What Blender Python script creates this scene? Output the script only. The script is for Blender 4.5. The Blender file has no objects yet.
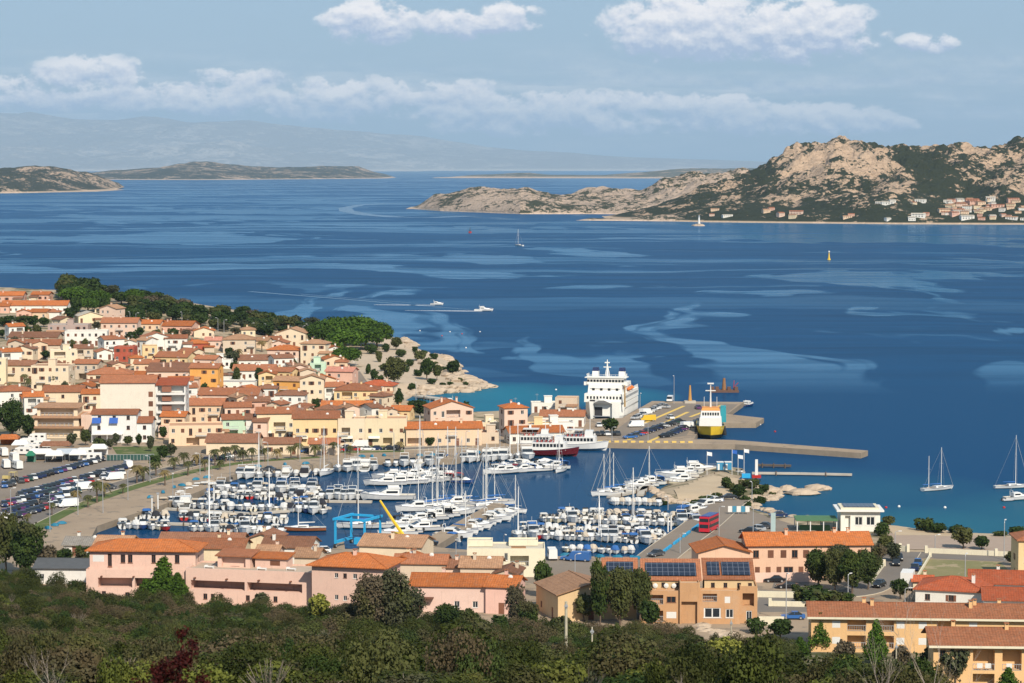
import bpy, bmesh, math, random
import numpy as np
from mathutils import Vector, Matrix, noise
from mathutils.geometry import tessellate_polygon
random.seed(7)
S = bpy.context.scene
COL = S.collection
R = math.radians

# ------------------------------------------------------------------ camera, sky, sun, exposure
FPX, CAMZ, HOR = 2500.0, 85.0, 166.5
PITCH = math.atan((341.5 - HOR) / FPX)
cd = bpy.data.cameras.new('camera')
cam = bpy.data.objects.new('camera', cd)
COL.objects.link(cam)
cam.location = (0, 0, CAMZ)
cam.rotation_euler = (math.pi / 2 - PITCH, 0, 0)
cd.sensor_width = 36
cd.lens = FPX * 36 / 1024
cd.clip_start = 0.5
cd.clip_end = 300000
cd.dof.use_dof = True
cd.dof.focus_distance = 700
cd.dof.aperture_fstop = 4.0
S.camera = cam

SUN_EL, SUN_AZ = R(40), R(22)          # azimuth: to the right of straight behind the camera
sl = bpy.data.lights.new('sun', 'SUN')
sl.energy = 5.0
sl.angle = R(0.53)
sl.color = (1.0, 0.90, 0.76)
so = bpy.data.objects.new('sun', sl)
COL.objects.link(so)
sdir = Vector((math.sin(SUN_AZ) * math.cos(SUN_EL), -math.cos(SUN_AZ) * math.cos(SUN_EL), math.sin(SUN_EL)))
so.rotation_euler = sdir.to_track_quat('Z', 'Y').to_euler()
so.location = (0, 0, 400)

S.view_settings.view_transform = 'Standard'
S.view_settings.look = 'None'
S.view_settings.exposure = 0.24
S.view_settings.gamma = 1.0
S.view_settings.use_curve_mapping = False
S.render.engine = 'CYCLES'
cy = S.cycles
cy.use_denoising = True
cy.max_bounces = 5
cy.diffuse_bounces = 2
cy.glossy_bounces = 3
cy.transmission_bounces = 2
cy.transparent_max_bounces = 6
cy.volume_bounces = 0
cy.caustics_reflective = False
cy.caustics_refractive = False
cy.sample_clamp_indirect = 6


# ------------------------------------------------------------------ node helper
class V:
    def __init__(s, g, k): s.g, s.k = g, k
    def _m(s, op, a, b=None, c=None):
        n = s.g.t.nodes.new('ShaderNodeMath'); n.operation = op
        for i, v in enumerate((a, b, c)):
            if v is not None: s.g.put(n.inputs[i], v)
        return V(s.g, n.outputs[0])
    def __add__(s, o): return s._m('ADD', s, o)
    __radd__ = __add__
    def __sub__(s, o): return s._m('SUBTRACT', s, o)
    def __rsub__(s, o): return s._m('SUBTRACT', o, s)
    def __mul__(s, o): return s._m('MULTIPLY', s, o)
    __rmul__ = __mul__
    def __truediv__(s, o): return s._m('DIVIDE', s, o)
    def __gt__(s, o): return s._m('GREATER_THAN', s, o)
    def __lt__(s, o): return s._m('LESS_THAN', s, o)
    def max(s, o): return s._m('MAXIMUM', s, o)
    def min(s, o): return s._m('MINIMUM', s, o)
    def pow(s, o): return s._m('POWER', s, o)
    def abs(s): return s._m('ABSOLUTE', s)
    def sin(s): return s._m('SINE', s)
    def frac(s): return s._m('FRACT', s)
    def step(s, a, b):
        n = s.g.t.nodes.new('ShaderNodeMapRange'); n.interpolation_type = 'SMOOTHSTEP'
        s.g.put(n.inputs[0], s)
        n.inputs[1].default_value, n.inputs[2].default_value = a, b
        return V(s.g, n.outputs[0])


class G:
    def __init__(s, tree):
        s.t = tree; tree.nodes.clear()
    def put(s, sock, v):
        if isinstance(v, V): s.t.links.new(v.k, sock)
        elif isinstance(v, (tuple, list)):
            v = tuple(v); n = len(sock.default_value)
            sock.default_value = (v + (1,) * n)[:n]
        else: sock.default_value = v
    def node(s, typ, out=0, props=None, **ins):
        n = s.t.nodes.new(typ)
        for k, v in (props or {}).items(): setattr(n, k, v)
        for k, v in ins.items():
            s.put(n.inputs[int(k[1:])] if k[0] == 'i' and k[1:].isdigit() else n.inputs[k.replace('_', ' ')], v)
        return V(s, n.outputs[out])
    def xyz(s, v):
        n = s.t.nodes.new('ShaderNodeSeparateXYZ'); s.put(n.inputs[0], v)
        return [V(s, n.outputs[i]) for i in range(3)]
    def vec(s, x, y, z=0.0): return s.node('ShaderNodeCombineXYZ', i0=x, i1=y, i2=z)
    def noise(s, v, scale=1.0, detail=3.0, rough=0.5, dist=0.0, out=0):
        return s.node('ShaderNodeTexNoise', out, Vector=v, Scale=scale, Detail=detail, Roughness=rough, Distortion=dist)
    def voro(s, v, scale=1.0, out=0, feature='F1', rnd=1.0):
        return s.node('ShaderNodeTexVoronoi', out, {'feature': feature}, Vector=v, Scale=scale, Randomness=rnd)
    def mix(s, f, a, b, mode='MIX'):
        n = s.t.nodes.new('ShaderNodeMix'); n.data_type = 'RGBA'; n.blend_type = mode
        s.put(n.inputs[0], f); s.put(n.inputs[6], a); s.put(n.inputs[7], b)
        return V(s, n.outputs[2])
    def mul(s, col, f): return s.mix(1.0, col, s.vec(f, f, f), 'MULTIPLY')
    def coord(s, kind='Object'):
        n = s.t.nodes.new('ShaderNodeTexCoord'); return V(s, n.outputs[kind])
    def pos(s): return s.node('ShaderNodeNewGeometry', 0)
    def orand(s):
        n = s.t.nodes.new('ShaderNodeObjectInfo'); return V(s, n.outputs['Random'])
    def island(s):
        n = s.t.nodes.new('ShaderNodeNewGeometry'); return V(s, n.outputs['Random Per Island'])
    def bump(s, h, strength=0.5, dist=0.1):
        return s.node('ShaderNodeBump', 0, Height=h, Strength=strength, Distance=dist)
    def surface(s, shader, out='ShaderNodeOutputMaterial'):
        n = s.t.nodes.new(out); s.t.links.new(shader.k, n.inputs['Surface'])


# ------------------------------------------------------------------ world: physical sky with clouds
def build_world():
    w = bpy.data.worlds.new('World'); S.world = w; w.use_nodes = True
    g = G(w.node_tree)
    sky = g.node('ShaderNodeTexSky', 0, {'sky_type': 'NISHITA', 'sun_disc': False, 'sun_elevation': SUN_EL,
                 'sun_rotation': math.pi - SUN_AZ, 'altitude': 50.0, 'air_density': 1.0, 'dust_density': 0.6, 'ozone_density': 1.5})
    x, y, z = g.xyz(g.coord('Generated'))
    ys = y.max(0.02)
    u = x / ys * FPX + 512
    v = HOR - z / ys * FPX
    front = (y > 0.3)
    n1 = g.noise(g.vec(u / 36, v / 25, 3.1), 1.0, 9.0, 0.62)
    n1b = g.noise(g.vec(u / 36 + 0.05, v / 25 - 0.24, 3.1), 1.0, 7.0, 0.62)
    n2 = g.noise(g.vec(u / 21, v / 16, 8.0), 1.0, 6.0, 0.65)
    d = None; num = None; den = None
    for cx, cy_, rx, ry, a in ((372, 22, 62, 27, 1.0), (455, 26, 62, 19, .95), (505, 20, 45, 21, .95), (690, 30, 110, 40, 1.1), (800, 32, 95, 38, 1.1),
                               (925, 44, 36, 13, .95), (92, 78, 72, 27, 1.0), (20, 90, 70, 22, .85), (240, 80, 62, 15, .8), (400, 98, 90, 26, .8),
                               (590, 112, 190, 26, .95), (520, 106, 110, 20, .9), (420, 104, 140, 20, .95), (690, 106, 60, 17, .85), (800, 122, 120, 24, .9), (300, 108, 200, 20, .7), (170, 96, 130, 20, .95), (250, 104, 120, 18, .9), (340, 92, 60, 20, .9), (460, 92, 60, 16, .8), (640, 104, 70, 16, .95), (720, 104, 60, 14, .95), (860, 126, 80, 14, .9), (540, 124, 140, 16, .85), (700, 118, 120, 18, .9), (60, 98, 120, 16, .95)):
        e = 1.0 - ((u - cx) / rx).pow(2.0) - ((v - cy_) / ry).pow(2.0)
        e = e.max(0.0).pow(0.5) * a
        d = e if d is None else d.max(e)
        hh = e * ((v - cy_) / ry)
        num = hh if num is None else num + hh
        den = e if den is None else den + e
    band = (v - 100).abs()
    streak = g.noise(g.vec(u / 260, v / 24, 1.0), 1.0, 6.0, 0.6)
    dens = (d * 0.85 + (n1 - 0.5) * 2.3 - 0.30).step(0.04, 0.34) * (d > 0.0) * (0.35 + d.step(0.1, 0.9) * 0.65)
    veil = (streak - 0.40).step(0.0, 0.30) * (1.0 - (band / 62).min(1.0)) * 0.6
    allv = (v * 0.006).min(1.0).max(0.0) * 0.0
    dens = dens.max(veil).max(allv) * front
    low = num / den.max(0.05)
    lit = ((n1 - n1b) * 3.0 + 0.50 - low * 0.75 + (n2 - 0.5) * 0.6).min(1.0).max(0.0)
    ccol = g.mix(lit, (6.9, 8.2, 10.8, 1), (16.5, 15.6, 15.2, 1))
    # elsewhere in the sky: scattered soft cloud
    other = g.noise(g.vec(x * 2.2, y * 2.2, z * 5), 1.0, 6.0, 0.6)
    dens2 = (other - 0.55).step(0.0, 0.2) * (1.0 - front) * 0.7 * (z > 0.02)
    skyc = g.mix(0.62, sky, (5.6, 8.3, 11.6, 1))
    col = g.mix(dens, skyc, ccol)
    col = g.mix(dens2, col, (7.0, 7.0, 7.4, 1))
    g.surface(g.node('ShaderNodeBackground', 0, Color=col, Strength=0.0585), 'ShaderNodeOutputWorld')
build_world()


# ------------------------------------------------------------------ materials
MC = {}
def new_mat(name):
    m = bpy.data.materials.new(name); m.use_nodes = True
    return m, G(m.node_tree)

def mat(name, col, rough=0.7, metal=0.0, spec=0.4, var=0.15, scale=1.0, orand=0.0, bump=0.0):
    key = (name, col)
    if key in MC: return MC[key]
    m, g = new_mat(name); c = tuple(col) + (1,)
    p = g.coord('Object')
    n = g.noise(p, scale, 5.0, 0.6)
    f = 1.0 + (n - 0.5) * (2 * var)
    if orand: f = f * (1.0 + (g.orand() - 0.5) * orand)
    ins = dict(Base_Color=g.mul(c, f), Roughness=rough, Metallic=metal)
    ins['Specular_IOR_Level'] = spec
    if bump: ins['Normal'] = g.bump(g.noise(p, scale * 6, 4.0, 0.6), 0.6, bump)
    g.surface(g.node('ShaderNodeBsdfPrincipled', 0, **ins))
    MC[key] = m
    return m

def wall_mat(col):
    key = ('plaster', col)
    if key in MC: return MC[key]
    m, g = new_mat('plaster'); c = tuple(col) + (1,)
    p = g.coord('Object'); x, y, z = g.xyz(p)
    big = g.noise(p, 0.35, 4.0, 0.6); fine = g.noise(p, 3.0, 5.0, 0.7)
    streak = g.noise(g.vec(x * 2.2, y * 2.2, z * 0.22), 1.0, 4.0, 0.7)
    f = (0.90 + (big - 0.5) * 0.30 + (fine - 0.5) * 0.20) * (1.0 - (streak - 0.54).step(0.0, 0.2) * 0.17)
    f = f * (0.96 + g.orand() * 0.10)
    col2 = g.mix((big - 0.5).step(0.0, 0.25) * 0.25, g.mul(c, f), (0.36, 0.32, 0.27, 1))
    g.surface(g.node('ShaderNodeBsdfPrincipled', 0, Base_Color=col2, Roughness=0.93, Specular_IOR_Level=0.2, Normal=g.bump(fine, 0.5, 0.02)))
    MC[key] = m
    return m

def roof_mat(col):
    key = ('clay_tiles', col)
    if key in MC: return MC[key]
    m, g = new_mat('clay_tiles'); c = tuple(col) + (1,)
    p = g.coord('Object'); x, y, z = g.xyz(p)
    r = g.orand()
    big = g.noise(g.vec(x + r * 40, y, z), 0.45, 5.0, 0.65); fine = g.noise(p, 2.6, 4.0, 0.7)
    cell = g.voro(g.vec(x * 1.0, y * 1.0, z * 2.0), 3.2, out=1)
    cx, _, _ = g.xyz(cell)
    lich = (g.noise(g.vec(x, y + r * 90, z), 0.9, 6.0, 0.75) - 0.50).step(0.0, 0.22)
    f = 0.94 + (big - 0.5) * 0.55 + (fine - 0.5) * 0.35 + (cx - 0.5) * 0.30
    cc = g.mul(c, f * (0.62 + r * 0.34))
    cc = g.mix(lich * 0.42, cc, (0.22, 0.16, 0.11, 1))
    geo = g.t.nodes.new('ShaderNodeNewGeometry'); nn = g.xyz(V(g, geo.outputs['True Normal']))
    side = nn[0].abs() > nn[1].abs()
    across = x * (1.0 - side) + y * side; down = y * (1.0 - side) + x * side
    wave = (across * 13.5).sin() * 0.5
    cc = g.mul(cc, 1.0 + wave * 0.20 + (down * 8.0).sin() * 0.05)  # light and shade of the tile ribs put into the colour as stripes
    g.surface(g.node('ShaderNodeBsdfPrincipled', 0, Base_Color=cc, Roughness=0.9, Specular_IOR_Level=0.2, Normal=g.bump(wave + fine, 0.5, 0.03)))
    MC[key] = m
    return m

def leaf_mat(name, c1, c2, c3=None):
    if name in MC: return MC[name]
    m, g = new_mat(name)
    i = g.island(); r = g.orand()
    n = g.noise(g.pos(), 0.35, 3.0, 0.6)
    cc = g.mix((i * 0.6 + n * 0.8 - 0.2).min(1.0).max(0.0), tuple(c1) + (1,), tuple(c2) + (1,))
    if c3: cc = g.mix(((r - 0.60) * 4.0).max(0.0).min(1.0), cc, tuple(c3) + (1,))
    cc = g.mul(cc, 0.8 + r * 0.6)
    if name in ('scrub_leaves', 'dark_leaves', 'olive_leaves', 'yellowish_scrub'):
        zone = g.noise(g.pos(), 0.055, 3.0, 0.6); zone2 = g.noise(g.pos(), 0.16, 3.0, 0.6)
        near = (g.xyz(g.pos())[1] < 560)
        cc = g.mix((zone - 0.50).step(0.0, 0.10) * 0.55 * near, cc, (0.105, 0.080, 0.042, 1))
        cc = g.mix((zone2 - 0.54).step(0.0, 0.10) * 0.50 * near, cc, (0.085, 0.105, 0.018, 1))
    d = g.node('ShaderNodeBsdfPrincipled', 0, Base_Color=cc, Roughness=0.75, Specular_IOR_Level=0.15)
    tr = g.node('ShaderNodeBsdfTranslucent', 0, Color=cc)
    ms = g.t.nodes.new('ShaderNodeMixShader'); ms.inputs[0].default_value = 0.22
    g.t.links.new(d.k, ms.inputs[1]); g.t.links.new(tr.k, ms.inputs[2])
    g.surface(V(g, ms.outputs[0]))
    MC[name] = m
    return m

GLASS = mat('window_glass', (0.018, 0.024, 0.03), 0.12, 0, 0.5, 0.1)
WHITE = mat('white_gelcoat', (0.66, 0.66, 0.64), 0.3, 0, 0.5, 0.04, 1.0, 0.06)
WPAINT = mat('white_paint', (0.66, 0.65, 0.62), 0.6, 0, 0.4, 0.06)
DARK = mat('dark_rubber', (0.02, 0.02, 0.022), 0.7)
SHADEBROWN = mat('brown_shutter', (0.16, 0.065, 0.035), 0.7, orand=0.5)
METAL = mat('galvanised_metal', (0.42, 0.43, 0.44), 0.5, 0.5, 0.5)
WOOD = mat('teak_wood', (0.30, 0.17, 0.09), 0.6, 0, 0.3, 0.25, 3.0)
CONC = mat('concrete', (0.42, 0.38, 0.32), 0.9, 0, 0.2, 0.25, 0.3)
BARK = mat('bark', (0.13, 0.095, 0.07), 0.95, 0, 0.1, 0.35, 2.0)
BLUEPAINT = mat('blue_paint', (0.02, 0.33, 0.62), 0.45, 0, 0.5, 0.12, 0.7)
BLUETARP = mat('blue_canvas', (0.03, 0.12, 0.34), 0.8)
YELLOW = mat('yellow_paint', (0.72, 0.48, 0.03), 0.45, 0, 0.5, 0.15, 0.6)


# ------------------------------------------------------------------ mesh builder
class MB:
    def __init__(s): s.v, s.f, s.m = [], [], []
    def face(s, pts, m=0):
        k = len(s.v); s.v += [tuple(p) for p in pts]; s.f.append(tuple(range(k, k + len(pts)))); s.m.append(m)
    def add(s, verts, faces, m=0):
        k = len(s.v); s.v += [tuple(p) for p in verts]
        for f in faces: s.f.append(tuple(i + k for i in f)); s.m.append(m)
    def box(s, x0, x1, y0, y1, z0, z1, m=0, taper=0.0, M=None):
        t = taper
        P = [(x0, y0, z0), (x1, y0, z0), (x1, y1, z0), (x0, y1, z0), (x0 + t, y0 + t, z1), (x1 - t, y0 + t, z1), (x1 - t, y1 - t, z1), (x0 + t, y1 - t, z1)]
        if M is not None: P = [M @ Vector(p) for p in P]
        s.add(P, [(3, 2, 1, 0), (4, 5, 6, 7), (0, 1, 5, 4), (1, 2, 6, 5), (2, 3, 7, 6), (3, 0, 4, 7)], m)
        return s
    def prism(s, poly, z0, z1, m=0, inset=0.0):
        n = len(poly)
        if inset:
            cx = sum(p[0] for p in poly) / n; cy_ = sum(p[1] for p in poly) / n
            top = [(cx + (p[0] - cx) * (1 - inset), cy_ + (p[1] - cy_) * (1 - inset), z1) for p in poly]
        else: top = [(p[0], p[1], z1) for p in poly]
        bot = [(p[0], p[1], z0) for p in poly]
        s.add(bot + top, [tuple(range(n - 1, -1, -1)), tuple(range(n, 2 * n))] + [(i, (i + 1) % n, n + (i + 1) % n, n + i) for i in range(n)], m)
        return s
    def slab(s, poly, t, m=0):
        n = len(poly); bot = [(p[0], p[1], p[2] - t) for p in poly]
        s.add(bot + list(poly), [tuple(range(n - 1, -1, -1)), tuple(range(n, 2 * n))] + [(i, (i + 1) % n, n + (i + 1) % n, n + i) for i in range(n)], m)
        return s
    def tube(s, pts, rad, n=6, m=0, cap=True):
        pts = [Vector(p) for p in pts]
        if not isinstance(rad, (list, tuple)): rad = [rad] * len(pts)
        vs = []
        for i, p in enumerate(pts):
            d = (pts[min(i + 1, len(pts) - 1)] - pts[max(i - 1, 0)]).normalized()
            a = d.orthogonal().normalized() if abs(d.z) < .99 else Vector((1, 0, 0))
            b = d.cross(a).normalized(); a = b.cross(d)
            for k in range(n):
                t = 2 * math.pi * k / n
                vs.append(p + (a * math.cos(t) + b * math.sin(t)) * rad[i])
        fs = [(i * n + k, i * n + (k + 1) % n, (i + 1) * n + (k + 1) % n, (i + 1) * n + k) for i in range(len(pts) - 1) for k in range(n)]
        if cap: fs += [tuple(range(n - 1, -1, -1)), tuple(range((len(pts) - 1) * n, len(pts) * n))]
        s.add(vs, fs, m)
        return s
    def loft(s, rings, m=0, cap=True, closed=True):
        n = len(rings[0]); vs = [p for r in rings for p in r]
        kk = n if closed else n - 1
        fs = [(i * n + k, i * n + (k + 1) % n, (i + 1) * n + (k + 1) % n, (i + 1) * n + k) for i in range(len(rings) - 1) for k in range(kk)]
        if cap: fs += [tuple(range(n - 1, -1, -1)), tuple(range((len(rings) - 1) * n, len(rings) * n))]
        s.add(vs, fs, m)
        return s
    def blob(s, c, r, m=0, n=8, k=5, jit=0.15, rnd=random):
        rings = []
        for i in range(k + 1):
            ph = math.pi * i / k - math.pi / 2
            rings.append([(c[0] + r[0] * math.cos(ph) * math.cos(t) * (1 + rnd.uniform(-jit, jit)), c[1] + r[1] * math.cos(ph) * math.sin(t) * (1 + rnd.uniform(-jit, jit)),
                           c[2] + r[2] * math.sin(ph) * (1 + rnd.uniform(-jit, jit) * .5)) for t in [2 * math.pi * j / n for j in range(n)]])
        s.loft(rings, m, False)
        return s
    def mesh(s, name, mats, smooth=False):
        me = bpy.data.meshes.new(name); me.from_pydata(s.v, [], s.f)
        if not isinstance(mats, (list, tuple)): mats = [mats]
        for q in mats: me.materials.append(q)
        me.polygons.foreach_set('material_index', s.m)
        if smooth: me.polygons.foreach_set('use_smooth', [True] * len(s.f))
        me.update()
        return me
    def obj(s, name, mats, parent=None, loc=(0, 0, 0), rz=0.0, smooth=False):
        return put(name, s.mesh(name, mats, smooth), parent, loc, rz)

def put(name, me, parent=None, loc=(0, 0, 0), rz=0.0, scale=None):
    o = bpy.data.objects.new(name, me); COL.objects.link(o)
    o.parent = parent; o.location = loc; o.rotation_euler = (0, 0, rz)
    if scale is not None: o.scale = scale
    return o

def tag(o, label=None, cat=None, group=None, kind=None):
    if label: o['label'] = label
    if cat: o['category'] = cat
    if group: o['group'] = group
    if kind: o['kind'] = kind
    return o

def thing(name, label, cat, loc=(0, 0, 0), rz=0.0, group=None):
    return tag(put(name, None, None, loc, rz), label, cat, group)

def struct(name, mb, mats, smooth=False):
    return tag(mb.obj(name, mats, smooth=smooth), kind='structure')

def copy_tree(o, loc, rz, label=None, group=None, parent=None, scale=None):
    c = o.copy(); COL.objects.link(c); c.parent = parent
    if parent is None:
        c.location = loc; c.rotation_euler = (0, 0, rz)
        if label: c['label'] = label
        if group: c['group'] = group
        if scale: c.scale = (scale,) * 3 if not isinstance(scale, (list, tuple)) else scale
    for ch in KIDS.get(o.name, []):
        copy_tree(ch, None, None, parent=c)
    return c
KIDS = {}
def note_kids(root):
    """remember the children of a prototype (and theirs) so that copies stay cheap"""
    for o in list(COL.objects):
        if o.parent is not None:
            KIDS.setdefault(o.parent.name, [])
            if o not in KIDS[o.parent.name]: KIDS[o.parent.name].append(o)

ORDW = ['first', 'second', 'third', 'fourth', 'fifth', 'sixth', 'seventh', 'eighth', 'ninth', 'tenth', 'eleventh', 'twelfth', 'thirteenth', 'fourteenth', 'fifteenth',
        'sixteenth', 'seventeenth', 'eighteenth', 'nineteenth', 'twentieth']
def ordw(i):
    if i < 20: return ORDW[i]
    i += 1
    return '%d%s' % (i, {1: 'st', 2: 'nd', 3: 'rd'}.get(i % 10, 'th'))


# ------------------------------------------------------------------ pixel -> place
def ray(px, py):
    a, b = (px - 512) / FPX, (py - 341.5) / FPX
    c, s_ = math.cos(PITCH), math.sin(PITCH)
    return Vector((a, c - b * s_, -s_ - b * c))
def at(px, py, z=0.0):
    d = ray(px, py); t = (z - CAMZ) / d.z
    return Vector((d.x * t, d.y * t, z))
def W(pts, z=0.0): return [tuple(at(p[0], p[1], z)[:2]) for p in pts]
# ------------------------------------------------------------------ the land
QZ = 1.6
QUAY = W([(-300, 441), (480, 441), (520, 426), (532, 413), (580, 407), (588, 419), (622, 418), (652, 401), (744, 402), (727, 414), (764, 418), (756, 423), (727, 423),
          (703, 424), (694, 439), (735, 440), (868, 450.5), (861, 453), (735, 444.2), (640, 443.6), (594, 442.5), (532, 447), (480, 453), (455, 459), (382, 459), (300, 466), (255, 469),
          (232, 475), (200, 491), (162, 505), (117, 519), (97, 526), (92, 536), (112, 542), (300, 548), (332, 549), (336, 541), (344, 541), (345, 549), (358, 549), (360, 541),
          (368, 541), (370, 549), (411, 547), (492, 503), (506, 504), (434, 547), (470, 550), (540, 556), (652, 557), (660, 549), (690, 521), (704, 506), (712, 499), (736, 499),
          (752, 512), (800, 526), (900, 556), (1150, 566), (1150, 650), (-300, 650)], QZ)
N1 = W([(-400, 318), (0, 320), (150, 323), (300, 332), (380, 340), (416, 343), (408, 350), (430, 357), (455, 361), (470, 378), (490, 387), (478, 391), (440, 394), (415, 396),
        (405, 402), (440, 409), (470, 415), (520, 411), (526, 440), (300, 458), (220, 470), (100, 510), (-400, 530)])
N2 = W([(-400, 530), (80, 528), (88, 545), (300, 556), (650, 565), (698, 512), (690, 503), (662, 506), (645, 499), (660, 486), (690, 477), (692, 469), (745, 467), (750, 472),
        (740, 482), (760, 487), (786, 492), (775, 500), (748, 501), (756, 509), (790, 518), (840, 522), (880, 527), (900, 525), (930, 531), (960, 531), (1024, 533), (1300, 545)]) + [(1800, -1400), (-1800, -1400)]

def seg_sd(px, py, poly):
    P = np.array(poly); Q = np.roll(P, -1, 0)
    d2 = np.full(px.shape, 1e18); ins = np.zeros(px.shape, bool)
    for (x0, y0), (x1, y1) in zip(P, Q):
        dx, dy = x1 - x0, y1 - y0
        t = np.clip(((px - x0) * dx + (py - y0) * dy) / (dx * dx + dy * dy + 1e-9), 0, 1)
        d2 = np.minimum(d2, (px - x0 - t * dx) ** 2 + (py - y0 - t * dy) ** 2)
        c = ((y0 > py) != (y1 > py))
        xx = x0 + (py - y0) / (dy if abs(dy) > 1e-9 else 1e-9) * dx
        ins ^= (c & (px < xx))
    return np.where(ins, 1, -1) * np.sqrt(d2)

RIDGE = [(-300, 1310, 25), (-100, 1300, 24), (0, 1285, 23), (150, 1250, 20), (250, 1220, 13), (300, 1200, 9), (350, 1150, 7.5), (400, 1080, 5.5), (440, 1020, 3.5), (480, 975, 1.6), (500, 950, .8), (700, 950, .5)]
rx = np.array([(p - 512) / FPX * y for p, y, z in RIDGE]); ry = np.array([y for p, y, z in RIDGE]); rz_ = np.array([z for p, y, z in RIDGE])
YB = [(-160, 520), (-102, 500), (-74, 470), (-42, 456), (0, 440), (36, 434), (60, 424), (75, 412), (95, 392), (150, 385)]
ybx = np.array([a for a, b in YB]); yby = np.array([b for a, b in YB])

def vnoise(X, Y, sc, seed=0, octv=3):
    rs = np.random.RandomState(seed); tab = rs.rand(64, 64); out = 0; amp = 1; tot = 0
    for o in range(octv):
        u, v = X / sc * 2 ** o + 13.7 * o, Y / sc * 2 ** o + 7.1 * o
        i, j = np.floor(u).astype(int), np.floor(v).astype(int); fu, fv = u - i, v - j
        fu = fu * fu * (3 - 2 * fu); fv = fv * fv * (3 - 2 * fv)
        a, b, c, d = tab[i % 64, j % 64], tab[(i + 1) % 64, j % 64], tab[i % 64, (j + 1) % 64], tab[(i + 1) % 64, (j + 1) % 64]
        out = out + amp * ((a * (1 - fu) + b * fu) * (1 - fv) + (c * (1 - fu) + d * fu) * fv); tot += amp; amp *= .5
    return out / tot

GX0, GY0, GS = -520.0, -20.0, 3.5
nxg, nyg = int((300 - GX0) / GS), int((1460 - GY0) / GS)
gx, gy = np.meshgrid(GX0 + GS * np.arange(nxg), GY0 + GS * np.arange(nyg), indexing='ij')
def heights(x, y):
    s1, s2, sq = seg_sd(x, y, N1), seg_sd(x, y, N2), seg_sd(x, y, QUAY)
    Yr = np.interp(x, rx, ry); Zr = np.interp(x, rx, rz_)
    t = np.clip((y - 762) / (Yr - 762), 0, 1)
    hn = 1.5 + (Zr - 1.5) * t + (vnoise(x, y, 60, 1) - .5) * 2.0 * np.clip(t * 6, 0, 1) * np.clip(Zr / 8, 0, 1)
    hn = np.where(y > Yr, np.maximum(Zr * (1 - (np.clip(y - Yr, 0, 1e4) / 150) ** 1.4), 0.3), hn)
    hn = hn + np.where(s1 > 0, (vnoise(x, y, 9, 4, 3) - .45) * 2.2, 0) * np.exp(-np.clip(s1 - 2, 0, 99) / 18) * (x > -170)
    yb = np.interp(x, ybx, yby)
    z3 = np.interp(x, [-60, 0, 28, 50, 75, 95], [24.5, 23.5, 20.5, 14.0, 7.5, 4.5]); sl_ = (z3 - 1.5) / (yb - 300)
    near = np.clip(yb - y, 0, 1e9)
    hs = 1.5 + np.where(y > 300, near * sl_, z3 + (300 - y) * (82.3 - z3) / 300 - 1.5)
    hs = hs + (vnoise(x, y, 22, 2) - .5) * 2.4 * np.clip(near / 30, 0, 1) * np.clip((y - 60) / 200, 0, 1)
    land1 = np.minimum(hn, -0.25 + np.clip(s1, -9, 1e9) * 0.34)
    pen = 1.5 + (vnoise(x, y, 11, 3) - .4) * 1.8 * (y > 560) * (x > 20)
    hs = np.where((y > 590), np.minimum(hs, pen), hs)
    land2 = np.minimum(hs, -0.25 + np.clip(s2, -9, 1e9) * np.where(x > 100, 0.10, 0.22))
    h = np.maximum(land1, land2)
    inq = (sq > 0) & (h < 1.75) & (t <= 0.002)
    h = np.where(inq, np.minimum(h, 1.2), h)
    return np.maximum(h, -3.0)
GZ = heights(gx, gy)
def T(x, y):
    u, v = (x - GX0) / GS, (y - GY0) / GS
    i, j = int(min(max(u, 0), nxg - 2)), int(min(max(v, 0), nyg - 2)); fu, fv = min(max(u - i, 0), 1), min(max(v - j, 0), 1)
    return float((GZ[i, j] * (1 - fu) + GZ[i + 1, j] * fu) * (1 - fv) + (GZ[i, j + 1] * (1 - fu) + GZ[i + 1, j + 1] * fu) * fv)
def inq(x, y):
    c = False; n = len(QUAY)
    for i in range(n):
        (x0, y0), (x1, y1) = QUAY[i], QUAY[(i + 1) % n]
        if (y0 > y) != (y1 > y) and x < x0 + (y - y0) / (y1 - y0) * (x1 - x0): c = not c
    return c
def TQ(x, y):
    z = T(x, y)
    return max(z, QZ) if (z < QZ and inq(x, y)) else z
def ground(px, py):
    """the place on the ground seen at a pixel"""
    d = ray(px, py); t = 250.0; last = t
    while t < 1500:
        x, y, z = d.x * t, d.y * t, CAMZ + d.z * t
        if z <= max(T(x, y), QZ - .1): break
        last = t; t += 4.0
    for _ in range(12):
        m_ = (last + t) / 2; x, y, z = d.x * m_, d.y * m_, CAMZ + d.z * m_
        if z <= max(T(x, y), QZ - .1): t = m_
        else: last = m_
    return Vector((x, y, TQ(x, y)))

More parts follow.
